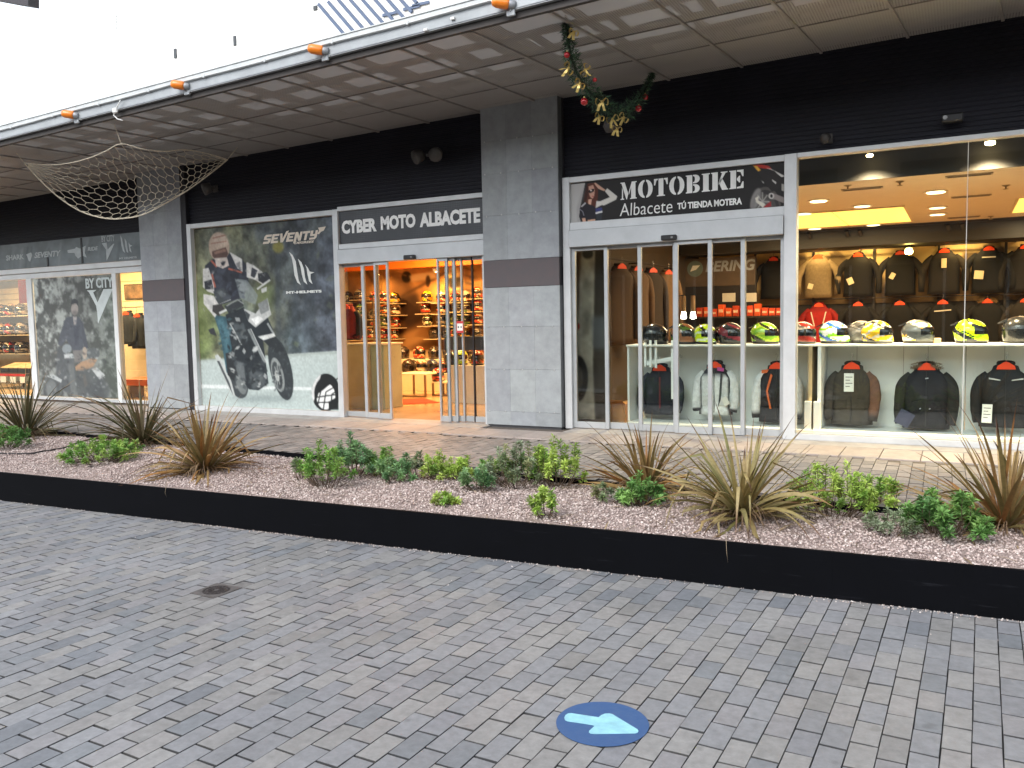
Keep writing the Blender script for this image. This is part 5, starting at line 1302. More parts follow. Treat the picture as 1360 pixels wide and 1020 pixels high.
# ------------------------------------------------------------------ jackets on hangers
FABRIC = am('jacket_fabric', rough=.75, var=.14, scale=25, spec=.3, bump=.5, bscale=90)
_hk = MB(); _hk.tube([(0,0,.0),(0,0,.05),(.012,0,.075),(.0,0,.10),(-.014,0,.085)], .0035, 6); HOOK = _hk.mesh('hook'); HOOK.materials.append(CHROME); HOOK.shade_smooth()
_hg = MB(); _hg.prism([(-.085,-.012,-.055),(.085,-.012,-.055),(.075,-.012,-.02),(.03,-.012,.012),(0,-.012,.022),(-.03,-.012,.012),(-.075,-.012,-.02)], (0, .03, 0)); HANG = _hg.mesh('hanger'); HANG.materials.append(ORANGE)
def jacket(hookpt, W_, L_, cols, label, rz=0., fur=None, tagm=None, seed=0, accent=None, group=None, lite=False, chest=None, flare=1.):
    "cols: body, side panels, shoulders, sleeve one, sleeve two (hex). hookpt = neck of the hanger"
    r = random.Random(seed); body, side, shou, sl1, sl2 = [np.array(lin(c)) for c in cols]
    root = thing('jacket', label, 'jacket', hookpt, group); root.rotation_euler = (0, 0, rz)
    hw = W_/2; n = 22 if not lite else 14
    rows = [(0, .075, .055), (-.015, .11, .06), (-.05, .52*hw, .066), (-.10, .76*hw, .078), (-.165, .91*hw, .09), (-.25, .92*hw, .095), (-.40, .90*hw, .092), (-.52, .90*hw, .09), (-L_*.90, .93*hw, .092), (-L_, .95*hw, .09), (-L_+.005, .88*hw, .06)]
    V, F, C = [], [], []
    for j, (z, a, b) in enumerate(rows):
        for i in range(n):
            t = 2*math.pi*i/n; c_, s_ = math.cos(t), math.sin(t)
            x = a*math.copysign(abs(c_)**.75, c_); y = b*math.copysign(abs(s_)**.8, s_)
            wr = (math.sin(9*z*7+i*1.7+seed)*.004+r.uniform(-.004, .004)) if 1 < j < 10 else 0
            V.append((x+wr*.4, y+wr, z-(.012 if 2 <= j < 4 else 0)*abs(c_)+r.uniform(-.002, .002)))
            C.append(shou if j < 4 else (side if abs(c_) > .72 else body))
    for j in range(len(rows)-1):
        for i in range(n): F.append((j*n+i, (j+1)*n+i, (j+1)*n+(i+1) % n, j*n+(i+1) % n))
    F.append(tuple(range(n))); F.append(tuple((len(rows)-1)*n+i for i in range(n))[::-1])
    def mk(nm, V, F, C, par=root):
        m = bpy.data.meshes.new(nm); m.from_pydata(V, [], F); set_col(m, C); m.materials.append(FABRIC); m.shade_smooth(); o = bpy.data.objects.new(nm, m); COL.objects.link(o); o.parent = par; return o
    to = mk('torso', V, F, C)
    for sx, sc_ in ((-1, sl1), (1, sl2)):
        mb = MB(); q = r.uniform(-.01, .01)
        P_ = [Vector((sx*hw*.62, 0, -.10)), Vector((sx*(hw*.90), -.004, -.18)), Vector((sx*(hw*1.01*flare), -.012, -.27)), Vector((sx*(hw*1.05*flare**1.6), -.03, -.38)), Vector((sx*(hw*1.04*flare**1.9+q), -.05, -.50)), Vector((sx*(hw*1.00*flare**2+q), -.065, -L_*.93))]
        R_ = [.046, .062, .064, .058, .052, .045]
        PP = [interp(P_, i/12) for i in range(13)]; RR = [R_[min(5, int(i/12*5))]*(1-(i/12*5-int(i/12*5)))+R_[min(5, int(i/12*5)+1)]*(i/12*5-int(i/12*5))+r.uniform(-.004, .004) for i in range(13)]
        mb.tube(PP, RR, 10, squash=.85)
        mk('sleeve', mb.v, mb.f, [sc_ if (k//10) < 11 else side*.6 for k in range(len(mb.v))])
    mb = MB(); cp = [Vector((.066*math.cos(t), .05*math.sin(t), .012+.012*math.sin(t))) for t in [2*math.pi*k/14 for k in range(15)]]
    mb.tube(cp, .020, 7, cap=False); mk('collar', mb.v, mb.f, [shou*.9]*len(mb.v))
    o = bpy.data.objects.new('hanger', HANG); COL.objects.link(o); o.parent = root; o.location = (0, -.058, .008)
    h_ = bpy.data.objects.new('hook', HOOK); COL.objects.link(h_); h_.parent = o; h_.location = (0, .0, .02)
    if not lite:
        z_ = MB().box(-.004, .004, -.101, -.088, -L_+.03, -.06).build('zip', BLACK); z_.parent = root
        for z0 in (-.36,):
            for sx in (-1, 1):
                pk = MB().prism([(sx*.05, -.101, z0), (sx*.14, -.098, z0-.02), (sx*.14, -.098, z0-.13), (sx*.05, -.101, z0-.12)], (0, .012, 0)).mesh('pocket'); set_col(pk, [body*.86]*len(pk.vertices)); pk.materials.append(FABRIC); oo = bpy.data.objects.new('pocket', pk); COL.objects.link(oo); oo.parent = root
    if fur:
        rr = random.Random(seed+5); fv, ff, fc = [], [], []
        for k in range(900):
            sx = rr.choice((-1, 1)); t = rr.random(); base = Vector((sx*(.05+.09*t), -.05-.02*math.sin(t*3), .02-.03*t)); d_ = Vector((rr.gauss(0,1), rr.gauss(0,1)-.3, rr.gauss(0,1))).normalized(); p0 = base+d_*.022; e_ = d_.cross(Vector((0,0,1))).normalized()*.003 if abs(d_.z) < .99 else Vector((.003,0,0))
            o = len(fv); fv += [p0-e_, p0+e_, p0+d_*.022+Vector((0,0,-.008))]; ff.append((o, o+1, o+2)); c_ = np.array(lin(rr.choice(fur))); fc += [c_]*3
        mk('fur_trim', fv, ff, fc)
    if tagm:
        for (tx, tz, tw, th, tcol, ta) in tagm:
            tg = MB().cbox(tx-tw/2, tx+tw/2, -.122, -.119, tz-th, tz, .0008).build('price_tag', pm('tag_'+tcol, tcol, .6, var=.04)); tg.parent = root; tg.rotation_euler = (0, ta, 0); c_ = Vector((tx, -.1205, tz-th/2)); tg.location = c_-Matrix.Rotation(ta, 3, 'Y') @ c_
            if tcol.startswith('e'):
                for q in range(4):
                    ln_ = MB().box(tx-tw*.35, tx+tw*(.35 if q % 2 == 0 else .1), -.1225, -.1221, tz-th*(.2+.17*q)-.005, tz-th*(.2+.17*q)+.003).build('print_line', pm('print_grey', '55585a', .7, var=.03)); ln_.parent = tg
    if accent:
        for col, poly in accent:
            ac = MB().prism([(x, -.1005-.004, z) for x, z in poly], (0, .016, 0)).build('accent_patch', pm('accent_'+col, col, .6, var=.06), None, fix=True); ac.parent = root
    return root

# ------------------------------------------------------------------ stencil shop: display wall with shelf, helmets, jackets
ZS = 1.255
xsL = X_(832, 457, 9.58)
ds = thing('display_unit', 'white display wall with a helmet shelf, jackets hanging below, behind the glass', 'display', (-1, 9.9, FZ))
MB().cbox(xsL, 5.3, 9.56, 10.10, ZS-.022, ZS, .004).build('shelf', WHITE, ds)
x_ = xsL+.02; k = 0
edges = [xsL+.04, -2.62, X_(1072, 520, 10.06), X_(1178, 520, 10.06)+.16, X_(1282, 520, 10.06), 1.4, 3.4, 5.28]
for a, b in zip(edges, edges[1:]): MB().cbox(a+.002, b-.002, 10.06, 10.085, FZ, ZS-.023, .002).build('back_panel', WHITE, ds)
MB().cbox(xsL+.02, 5.28, 9.50, 10.058, FZ+.0, FZ+.05, .004).build('plinth', WHITE, ds)
MB().cbox(xsL, xsL+.025, 9.60, 10.058, FZ+.051, ZS-.023, .002).build('end_panel', WHITE, ds)
WOODE = pm('birch_edge', 'cdb489', .6, var=.08)
for px in (1076, 1088):
    x = X_(px, 520, 9.58); q = MB().cbox(x-.018, x+.018, 9.57, 10.058, FZ+.051, ZS-.023, .002).build('divider', WHITE if px > 1080 else WOODE, ds)
    MB().cbox(x-.05, x+.02, 9.52, 9.568, FZ+.051, FZ+.36, .002).build('divider_foot', WHITE, ds)
for px in (1137, 1231, 1332):
    x = X_(px, 560, 10.05); MB().box(x-.003, x+.003, 10.054, 10.0585, FZ+.06, ZS-.03).build('panel_seam', pm('seam_grey', 'aeb4b0', .6, var=.02), ds)
HS = 'helmets on the white display shelf'
def shelf_helmet(px, rz, cols, label, seed, s_=1.0, Y=9.80):
    x = X_(px, 440, Y); helmet((x, Y, ZS), rz, cols, label, HS, 40, 24, s_, seed)
R90 = math.radians(90)
shelf_helmet(1066, R90*.6, ('5d5350', '8a2a24', 'a9a29c'), 'grey helmet with red lower trim on the shelf beside the blue and white helmet', 1, .98)
shelf_helmet(1106, R90*1.05, ('dfe3e6', '2558a8', '8bd02c'), 'blue and white helmet with lime accents on the display shelf', 7)
shelf_helmet(1143, R90*.9, ('6e6a66', '4b4845', '8d8883'), 'plain grey helmet behind the yellow and black helmet on the shelf', 8, .98, 9.93)
shelf_helmet(1163, R90, ('d9b022', '2c2a28', 'b9b4aa'), 'yellow and black helmet with grey stripes on the display shelf', 3, 1.0, 9.74)
shelf_helmet(1217, R90, ('aeb3b6', '4d5154', 'd8a23a'), 'silver and grey striped helmet on the display shelf', 4)
shelf_helmet(1287, R90, ('c8e01c', '1f2326', '8fb81a'), 'neon yellow helmet with black stripes on the display shelf', 6)
shelf_helmet(1353, R90, ('242424', '2a2a2b', '1d1d1e'), 'matt black helmet at the end of the display shelf', 5, 1.08)
shelf_helmet(1014, R90*.95, ('7cae2c', '23261f', 'b3c44a'), 'green and black helmet on the shelf beside the aluminium mullion', 9)
shelf_helmet(969, R90*.8, ('26272b', '7a2f3a', '3a3b40'), 'black helmet with dark red marks on the shelf behind the sliding doors', 11)
shelf_helmet(936, R90*.7, ('c9e61e', '2a2d24', 'e2efd0'), 'bright neon yellow and white helmet behind the sliding doors', 12, .95)
shelf_helmet(906, R90*.9, ('55732e', '8c5b3c', '1f211c'), 'green and brown helmet on the shelf behind the sliding doors', 13)
shelf_helmet(868, R90*1.2, ('2c2f36', '1c1e22', '444852'), 'dark grey helmet at the start of the shelf behind the sliding doors', 14)
bxm = pm('tan_card', 'c7ab7c', .8, var=.08)
q = ony(1245, 447, 9.8); o = MB().cbox(q.x-.035, q.x+.035, 9.77, 9.83, ZS, ZS+.055, .006).build('card_box', bxm); tag(o, 'small tan card box on the shelf between the silver and neon helmets', 'box')
q = ony(1128, 440, 9.95); o = MB().cbox(q.x-.06, q.x+.07, 9.93, 10.02, ZS, ZS+.12, .004).build('card_box', pm('pale_card', 'cfc2a4', .8, var=.06)); tag(o, 'pale card box behind the blue and white helmet on the shelf', 'box')
YJ = 9.86
def dj(px, py): q = ony(px, py, YJ); return Vector((q.x, YJ, q.z))
JG = 'jackets hanging below the display shelf'
jacket(dj(1132, 484), .45, .66, ('3f3b34','38342e','3f3b34','3d3933','6a4c3d'), 'olive brown jacket with one leather sleeve, white tag, below the helmet shelf', tagm=[(-.02, -.09, .10, .20, 'e9ece8', .0)], seed=1)
jacket(dj(1231, 485), .48, .67, ('16181f','15161c','16181f','22241f','1c1e1c'), 'black parka with a fur trimmed hood below the display shelf', fur=['8a7860','a5937a','6f5e4a'], tagm=[(-.20, -.48, .15, .16, '2c3350', .5)], seed=2, accent=[('c9ccd0', [(-.01,-.13),(.02,-.125),(.02,-.135),(-.01,-.14)]), ('c9ccd1', [(-.06,-.45),(-.045,-.445),(-.045,-.455),(-.06,-.46)]), ('c9ccd1', [(.03,-.45),(.045,-.445),(.045,-.455),(.03,-.46)])])
jacket(dj(1336, 484), .49, .64, ('1d1e20','191a1c','1d1e20','1b1c1e','1b1c1e'), 'black touring jacket with white chest lines and a white tag, below the shelf', tagm=[(-.16, -.40, .09, .19, 'e9ece9', .03)], seed=3, accent=[('c9c9c6', [(-.15,-.13),(-.05,-.15),(-.05,-.16),(-.15,-.145)]), ('c9c9c6', [(.05,-.15),(.15,-.13),(.15,-.145),(.05,-.16)])])
jacket(dj(1033, 484), .44, .66, ('1d1e22','1b1c20','232327','dcdedf','dcdedf'), 'black jacket with white sleeves and an orange stripe behind the sliding doors', tagm=None, seed=4, accent=[('d8682c', [(-.06,-.10),(-.04,-.12),(-.09,-.30),(-.05,-.50),(-.07,-.50),(-.11,-.30)]), ('d8682d', [(-.16,-.06),(-.08,-.05),(-.10,-.09),(-.16,-.10)])])
jacket(dj(951, 483), .42, .60, ('e0e2e2','1f2024','33323a','dcdedf','dcdedf'), 'light grey and black jacket with a pink shoulder patch behind the sliding doors', seed=5, accent=[('b84a94', [(.04,-.035),(.12,-.045),(.11,-.085),(.04,-.075)]), ('3a3b40', [(.08,-.10),(.10,-.11),(.08,-.42),(.05,-.50),(.06,-.40)])], tagm=[(.14, -.38, .07, .10, 'dedcd4', -.5)])
jacket(dj(878, 487), .45, .58, ('20242e','1c2029','20242e','262c3a','262c3a'), 'navy jacket with a dark red line hanging by the white slat rack', seed=6, accent=[('7a2630', [(.01,-.12),(.02,-.12),(.02,-.50),(.01,-.50)])])
# white slat rack in front of it
q0 = ony(866, 500, 9.62); rk = thing('slat_rack', 'small white slatted display rack in front of the navy jacket', 'rack', (q0.x, 9.62, ZS-.3))
for px, h0, h1 in ((857, 487, 455), (864, 488, 452), (871, 489, 452), (893, 530, 452)):
    q = ony(px, h0, 9.60); t_ = ony(px, h1, 9.60); MB().cbox(q.x-.014, q.x+.014, 9.595, 9.61, q.z, t_.z, .002).build('slat', WHITE, rk)
a, b = ony(855, 483, 9.60), ony(895, 476, 9.60); MB().bar((a.x, 9.617, a.z), (b.x, 9.617, b.z), .012, .05).build('rail', WHITE, rk)
MB().cbox(b.x-.05, b.x-.035, 9.63, 10.05, b.z-.02, b.z+.02, .002).build('arm', WHITE, rk)

# ------------------------------------------------------------------ stencil shop: back wall
YW = 16.56
cv = Canvas(-4.6, 5.38, 1.75, 2.99, YW, 190, 24, 'd9bd84')
v = fnoise(24, 190, 22, 61, 4); xx = np.arange(190); ridge = 11+4*np.sin(xx*.11)+3.0*np.sin(xx*.31+1)+2*np.sin(xx*.63); yy_ = np.arange(24)[:, None]
mt = np.clip(yy_-ridge[None]+1, 0, 1)[..., None]
cv.img = np.array([.86, .74, .52])*(.85+.3*v[..., None]); cv.img = cv.img*(1-mt)+(np.array([.46, .38, .27])*(.75+.5*v[..., None]))*mt
mu = cv.build('wall_mural', MURAL); tag(mu, 'sepia mountain mural along the top of the jacket shop back wall', 'mural')
UPR = pm('dark_upright', '2a211b', .6, var=.1)
YBJ = 16.36
rail = thing('wall_rail_system', 'dark wall rails carrying two rows of hanging jackets', 'rail', (-.5, 16.5, 1.2))
for px in (1080.5, 1161, 1247, 1336, 1003):
    x = X_(px, 340, 16.5); MB().box(x-.02, x+.02, 16.49, 16.55, FZ, 2.985).build('upright', UPR, rail)
for z in (2.70, 1.82): MB().tube([(-2.9, YBJ, z+.02), (3.6, YBJ, z+.02)], .012, 8).build('hanging_rail', UPR, rail)
for x in (-2.8, -1.6, -.4, .8, 2.0, 3.2):
    for z in (2.70, 1.82): MB().bar((x, YBJ, z+.02), (x, 16.555, z+.02), .02, .02).build('bracket', UPR, rail)
up = [(1028, 352, '2b2723','3a342e', 'black jacket with pale lines hanging nearest the mullion on the upper wall rail', None), (1087, 352, '7d6a4e','8a7658', 'tan brown jacket on the upper wall rail', '8a7658'), (1140, 349, '211d1a','2b2521', 'black jacket with a tilted tag next to the tan jacket, upper wall rail', None),
      (1196, 347, '1e1b19','29241f', 'black jacket with pale shoulder lines on the upper wall rail', None), (1254, 345, '2a2521','4a4036', 'black leather jacket with a tall white tag on the upper wall rail', None), (1313, 343, '15151a','1b1b20', 'dark jacket with white lettering and reflective cuffs on the upper wall rail', None), (1362, 343, '2a2622','332e28', 'dark jacket after the one with reflective cuffs, upper wall rail', None)]
def dk(h): return ''.join('%02x' % int(int(h[k:k+2], 16)*.62) for k in (0, 2, 4))
for i, (px, py, c0, c1_, lab, sl) in enumerate(up):
    q = ony(px, py, YBJ); tg = {1: [(-.12,-.50,.09,.10,'d9c9a4',.3)], 2: [(-.12,-.42,.10,.12,'d9c9a4',-.4)], 3: [(-.12,-.36,.08,.11,'d9c9a4',.5)], 4: [(0,-.15,.08,.16,'d9c9a4',0)], 5: [(-.14,-.38,.14,.14,'d9c9a4',.1)]}.get(i)
    jacket(Vector((q.x, YBJ, 2.74-.11)), .53, .76, tuple(dk(q_) for q_ in (c0, c0, c1_)) + (dk(sl or c1_),)*2 if not sl else (c0, c0, c1_, sl, sl), lab, tagm=tg, seed=20+i, lite=True, flare=1.13, accent=([('d9d2c4', [(-.10,-.15),(.10,-.15),(.10,-.17),(-.10,-.17)])] if i == 5 else None))
lo = [(1088, 'a3201c','8a1a18', 'red sport jacket on the lower wall rail'), (1140, '241d1a','2b2420', 'dark brown jacket beside the red one on the lower wall rail'), (1195, '1c1917','241f1c', 'black jacket with white shoulder tips on the lower wall rail'), (1252, '191715','221e1b', 'black jacket with pale chest lettering on the lower wall rail'), (1311, '1d1a18','25201d', 'black jacket with a tan fur hood on the lower wall rail'), (1362, '3a3024','40362a', 'brown jacket after the fur-hooded one on the lower wall rail')]
for i, (px, c0, c1_, lab) in enumerate(lo):
    q = ony(px, 415, YBJ)
    jacket(Vector((q.x, YBJ, 1.86-.11)), .53, .74, tuple(dk(q_) if i else q_ for q_ in (c0, c0, c1_, c1_, c1_)), lab, seed=40+i, lite=True, flare=1.13, fur=['8a6a44','a5824f'] if i == 4 else None, accent={3: [('cfc6b4', [(-.13,-.16),(.13,-.14),(.13,-.16),(-.13,-.18)])], 0: [('d8cfc0', [(-.14,-.14),(-.12,-.14),(-.06,-.4),(-.08,-.4)]), ('d8cfc1', [(.12,-.14),(.14,-.14),(.08,-.4),(.06,-.4)])]}.get(i))

# dark feature wall with a lettered logo, orange boxes, papers
YD = 15.7
xd0, xd1 = X_(884, 380, YD), X_(1004, 380, YD)
fw_ = thing('feature_wall', 'dark wall panel with a round logo and slanted lettering inside the jacket shop', 'wall panel', ((xd0+xd1)/2, YD, FZ))
MB().cbox(xd0, xd1, YD, YD+.08, FZ, 2.62, .005).build('panel', pm('dark_panel', '241f1d', .5, var=.12), fw_)
a, b = ony(904, 345, YD-.006), ony(1003, 378, YD-.006)
MB().cbox(a.x, min(b.x, xd1-.01), YD-.008, YD-.001, b.z, a.z, .002).build('logo_board', pm('taupe_board', '5a4b3d', .5, var=.12, scale=3), fw_)
q = ony(923, 357, YD-.02); MB().lathe((q.x, YD-.01, q.z), [(.15, 0), (.15, -.012), (.135, -.013), (.135, -.011), (.001, -.011)], 28, 'y').build('logo_disc', pm('logo_grey', '6b7a74', .4, var=.05), fw_)
MB().prism([(q.x-.09, YD-.024, q.z-.05), (q.x+.02, YD-.024, q.z-.02), (q.x+.10, YD-.024, q.z+.06), (q.x-.04, YD-.024, q.z+.06)], (0, -.003, 0)).build('logo_mark', WLET, fw_, fix=True)
word('BERING', (937, 362), (1003, 358), (937, 347), YD-.01, pm('bering_letter', '9aa0a8', .4, var=.05), fw_, .03, shear=.2)
for px in (968, 996):
    q = ony(px, 395, YD-.01); MB().box(q.x-.12, q.x+.12, YD-.012, YD-.004, q.z-.08, q.z+.08).build('paper_notice', pm('paper', 'd9d4c6', .8, var=.03), fw_)
sh = thing('wall_shelf', 'dark wall shelf carrying a row of orange boxes', 'shelf', ((xd0+xd1)/2, YD-.2, 1.6))
q = ony(985, 420, YD-.25); zsh = q.z
MB().cbox(X_(925, 420, YD-.3), X_(1046, 420, YD-.3), YD-.42, YD-.01, zsh-.03, zsh, .004).build('board', UPR, sh)
for k_ in range(3): 
    xx_ = X_(930+k_*55, 420, YD-.2); MB().box(xx_-.015, xx_+.015, YD-.3, YD-.012, zsh-.2, zsh-.031).build('bracket', UPR, sh)
r = random.Random(12)
for i in range(12):
    px = 930+i*9.6; x = X_(px, 412, YD-.25); h = r.uniform(.13, .22)
    o = thing('orange_box', 'orange product box with a pale label in the row on the dark wall shelf', 'box', (x, YD-.25, zsh), 'orange boxes on the wall shelf')
    c = r.choice(['c8431c','d9541f','b23a18']); MB().cbox(x-.055, x+.055, YD-.32, YD-.18, zsh, zsh+h, .006).build('carton', pm('carton_'+c, c, .5, var=.08), o)
    MB().box(x-.04, x+.04, YD-.3215, YD-.3202, zsh+h*.35, zsh+h*.6).build('pale_label', pm('pale_sticker', 'e3b89a', .6, var=.05), o)

# pendant pair
pd = thing('pendant_lights', 'pair of small pendant lamps hanging from a thin black frame inside the jacket shop', 'pendant lamp', (-3.6, 12.8, 1.9))
YPd = 12.6
a, b = ony(898, 393, YPd), ony(943, 391, YPd); MB().bar((a.x, YPd, a.z), (b.x, YPd, b.z), .02, .02).build('frame_bar', BLACK, pd)
for px in (898, 943): 
    x = X_(px, 393, YPd); MB().bar((x, YPd, a.z), (x, YPd, 2.995), .015, .015).build('drop_rod', BLACK, pd)
GLOW = emitter('bulb_glow', 'fff0d8', 9)
for px in (908, 920.5):
    q = ony(px, 400, YPd); z2 = Z_(px, 414, YPd); z3 = Z_(px, 423, YPd)
    MB().tube([(q.x, YPd, a.z), (q.x, YPd, z2)], .034, 10).build('tube_shade', pm('pendant_bronze', '9a8362', .4, .4, var=.06), pd)
    MB().lathe((q.x, YPd, z3), [(.001, -.01), (.045, 0), (.04, .05), (.03, z2-z3)], 12).build('bulb', GLOW, pd, True)

# side wall: long leather suits, poster stand
side_lab = ['long brown leather suit hanging first on the side rail by the glass doors', 'tan leather suit on the side rail behind the glass doors', 'dark brown leather suit on the side rail behind the glass doors', 'light brown leather suit at the inner end of the side rail']
sr = thing('side_rail', 'black wall rail with leather suits along the side wall of the jacket shop', 'rail', (-4.4, 12, 2.2))
MB().tube([(-4.38, 10.9, 2.42), (-4.38, 14.6, 2.42)], .014, 8).build('rail', UPR, sr)
for y in (11.1, 12.6, 14.4): MB().bar((-4.38, y, 2.42), (-4.615, y, 2.42), .02, .02).build('bracket', UPR, sr)
for i, y in enumerate((11.5, 12.2, 12.9, 13.7)):
    c = ['3f2f22','5c4632','2e231b','6b5238'][i]
    jacket(Vector((-4.36, y, 2.42-.09)), .54, 1.15, (c, c, c, c, c), side_lab[i], rz=math.radians(62), seed=60+i, lite=True)
ps = thing('poster_stand', 'tall pale poster stand printed with a motorcycle tyre, just inside the glass doors', 'poster stand', (-4.2, 9.75, FZ))
cv = Canvas(X_(764, 450, 9.62), X_(803, 450, 9.62), FZ+.05, 2.40, 9.62, 40, 170, 'c9bfae', 760, 310, 3.643)
cv.img *= (.6+.7*fnoise(170, 40, 16, 71, 3))[..., None]
cv.poly([(110,60),(165,60),(165,940),(112,940),(100,640)], '2a221c', .85, 1); cv.ell((30,700), 46, 110, '2b2926', 0, .95, .8); cv.ell((30,700), 22, 60, '6d655c', 0, .9, 1); cv.poly([(0,60),(45,60),(30,420),(0,380)], '5a3a24', .8, 1.5); cv.ell((25,450), 12, 18, 'b03028', 0, .9, .6)
cv.poly([(92,400),(160,400),(160,560),(100,560)], '7f8590', .55, 2); cv.ell((75,100), 26, 26, '2d2a26', 0, .8, .8)
cv.build('printed_face', PRINT, ps)
MB().box(cv.x0, cv.x1, 9.6225, 9.66, FZ, 2.41).build('stand', pm('stand_brown', '4a3726', .6, var=.1), ps)
bx = thing('cardboard_box', 'open brown cardboard box on the floor behind the glass doors', 'box', (-3.85, 10.0, FZ))
xa_, xb_ = X_(806, 550, 10.0), X_(834, 550, 10.0)
BXM = pm('brown_card', 'b07f48', .8, var=.1)
MB().box(xa_, xb_, 9.9, 10.2, FZ, FZ+.22).build('carton', BXM, bx); MB().prism([(xa_, 9.9, FZ+.22), (xb_, 9.9, FZ+.22), (xb_, 9.78, FZ+.28), (xa_, 9.78, FZ+.28)], (0, 0, .004)).build('flap', BXM, bx)

# ceiling of the stencil shop
ZC = 3.0
YEL = emitter('warm_light_panel', 'ffc65c', .8)
lp = thing('ceiling_light_panel', 'large glowing yellow light panel in the beige ceiling of the jacket shop', 'light panel', (-2.3, 12.6, ZC))
q1, q2, q3, q4 = onz(1010, 287, ZC), onz(1203, 274, ZC), onz(1208, 290, ZC), onz(1010, 306, ZC)
y0_, y1_ = (q3.y+q4.y)/2-.0, max(q1.y, q2.y); 
ya_, yb_ = min(q3.y, q4.y, q1.y, q2.y), max(q1.y, q2.y, q3.y, q4.y)
xa_, xb_ = q4.x, q3.x
xm = onz(1107, 283, ZC).x
MB().box(xa_, xm-.012, ya_, yb_, ZC-.012, ZC-.002).build('glowing_panel', YEL, lp); MB().box(xm+.012, xb_, ya_, yb_, ZC-.012, ZC-.002).build('glowing_panel', YEL, lp)
for a, b in ((ya_-.03, ya_-.002), (yb_+.002, yb_+.03)): MB().box(xa_-.03, xb_+.03, a, b, ZC-.018, ZC-.001).build('trim', WOODE, lp)
area('panel_light', ((xa_+xb_)/2, (ya_+yb_)/2, ZC-.03), xb_-xa_, yb_-ya_, 85, 'ffdcae')
lp2 = thing('ceiling_light_panel', 'bright pale yellow light panel at the window side edge of the jacket shop ceiling', 'light panel', (1.2, 12, ZC))
q1, q2 = onz(1346, 278, ZC), onz(1375, 262, ZC); MB().box(q1.x, q1.x+1.6, min(q1.y, q2.y), max(q1.y, q2.y)+.4, ZC-.012, ZC-.002).build('glowing_panel', YEL, lp2)
MB().box(q1.x-.03, q1.x-.002, min(q1.y, q2.y), max(q1.y, q2.y)+.4, ZC-.018, ZC-.001).build('trim', WOODE, lp2)
area('panel_light', (q1.x+.8, q1.y+.4, ZC-.03), 1.5, 1.0, 50, 'ffdcae')
DLM = emitter('downlight_glow', 'ffe2b0', 5.); RIMM = pm('downlight_rim', 'd8cbb4', .5, var=.03)
dl_px = [(1087,266),(1145,273),(1243,254),(1245,275),(1245,284),(1240,299),(1082,303),(1125,306),(1160,298),(1068,283)]
for i, (px, py) in enumerate(dl_px):
    q = onz(px, py, ZC); o = thing('downlight', 'round recessed downlight in the beige ceiling of the jacket shop', 'downlight', (q.x, q.y, ZC), 'recessed downlights in the jacket shop ceiling')
    MB().lathe((q.x, q.y, ZC-.012), [(.10, .0), (.10, .011), (.13, .011), (.13, .0)], 20).build('rim', RIMM, o)
    MB().lathe((q.x, q.y, ZC-.016), [(.098, -.003), (.098, .003)], 20).build('lens', DLM if i in (2, 0) else pm('downlight_lens', 'f0e2c0', .3, var=.02, emit='ffe2b0', estr=1.6), o)
for i, (px, py) in enumerate([(1287,232),(1290,260),(1280,288),(1145,250),(1320,300)]):
    q = onz(px, py, ZC); o = thing('air_vent', 'slim brown linear air vent in the beige ceiling of the jacket shop', 'vent', (q.x, q.y, ZC), 'ceiling vents in the jacket shop')
    MB().cbox(q.x-.22, q.x+.22, q.y-.06, q.y+.06, ZC-.012, ZC-.001, .003).build('frame', pm('vent_brown', '8a7860', .6, var=.05), o)
    for k in range(3): MB().box(q.x-.2, q.x+.2, q.y-.04+k*.03, q.y-.025+k*.03, ZC-.0145, ZC-.0125).build('slot', pm('vent_slot_dark', '4a3c2c', .7, var=.05), o)
for i, (px, py) in enumerate([(1126,246),(1195,241),(1336,246),(1316,287)]):
    q = onz(px, py, ZC); o = thing('sprinkler_head', 'small sprinkler head hanging from the beige ceiling of the jacket shop', 'sprinkler', (q.x, q.y, ZC), 'sprinklers in the jacket shop ceiling')
    MB().lathe((q.x, q.y, ZC-.05), [(.004, 0), (.03, .004), (.03, .008), (.008, .012), (.008, .03), (.045, .045), (.045, .0495)], 12).build('rose', pm('sprinkler_brass', '8d7a58', .4, .5, var=.05), o)
q = Vector((-3.75, 10.5, ZC)); o = thing('downlight', 'added downlight brightening the poster stand just inside the sliding doors', 'downlight', q)  # lamp added to brighten the poster stand and door panels
MB().lathe(q+Vector((0,0,-.012)), [(.10, .0), (.10, .011), (.13, .011), (.13, .0)], 20).build('rim', RIMM, o); MB().lathe(q+Vector((0,0,-.016)), [(.098, -.003), (.098, .003)], 20).build('lens', DLM, o)
d_ = bpy.data.lights.new('stand_fill_lamp', 'SPOT'); d_.energy = 130; d_.color = lin('ffe0b4'); d_.spot_size = math.radians(140); d_.spot_blend = 1; d_.shadow_soft_size = .08
so = bpy.data.objects.new('stand_fill_lamp', d_); COL.objects.link(so); so.location = q+Vector((0, 0, -.04)); so.rotation_euler = (math.radians(-18), 0, 0)
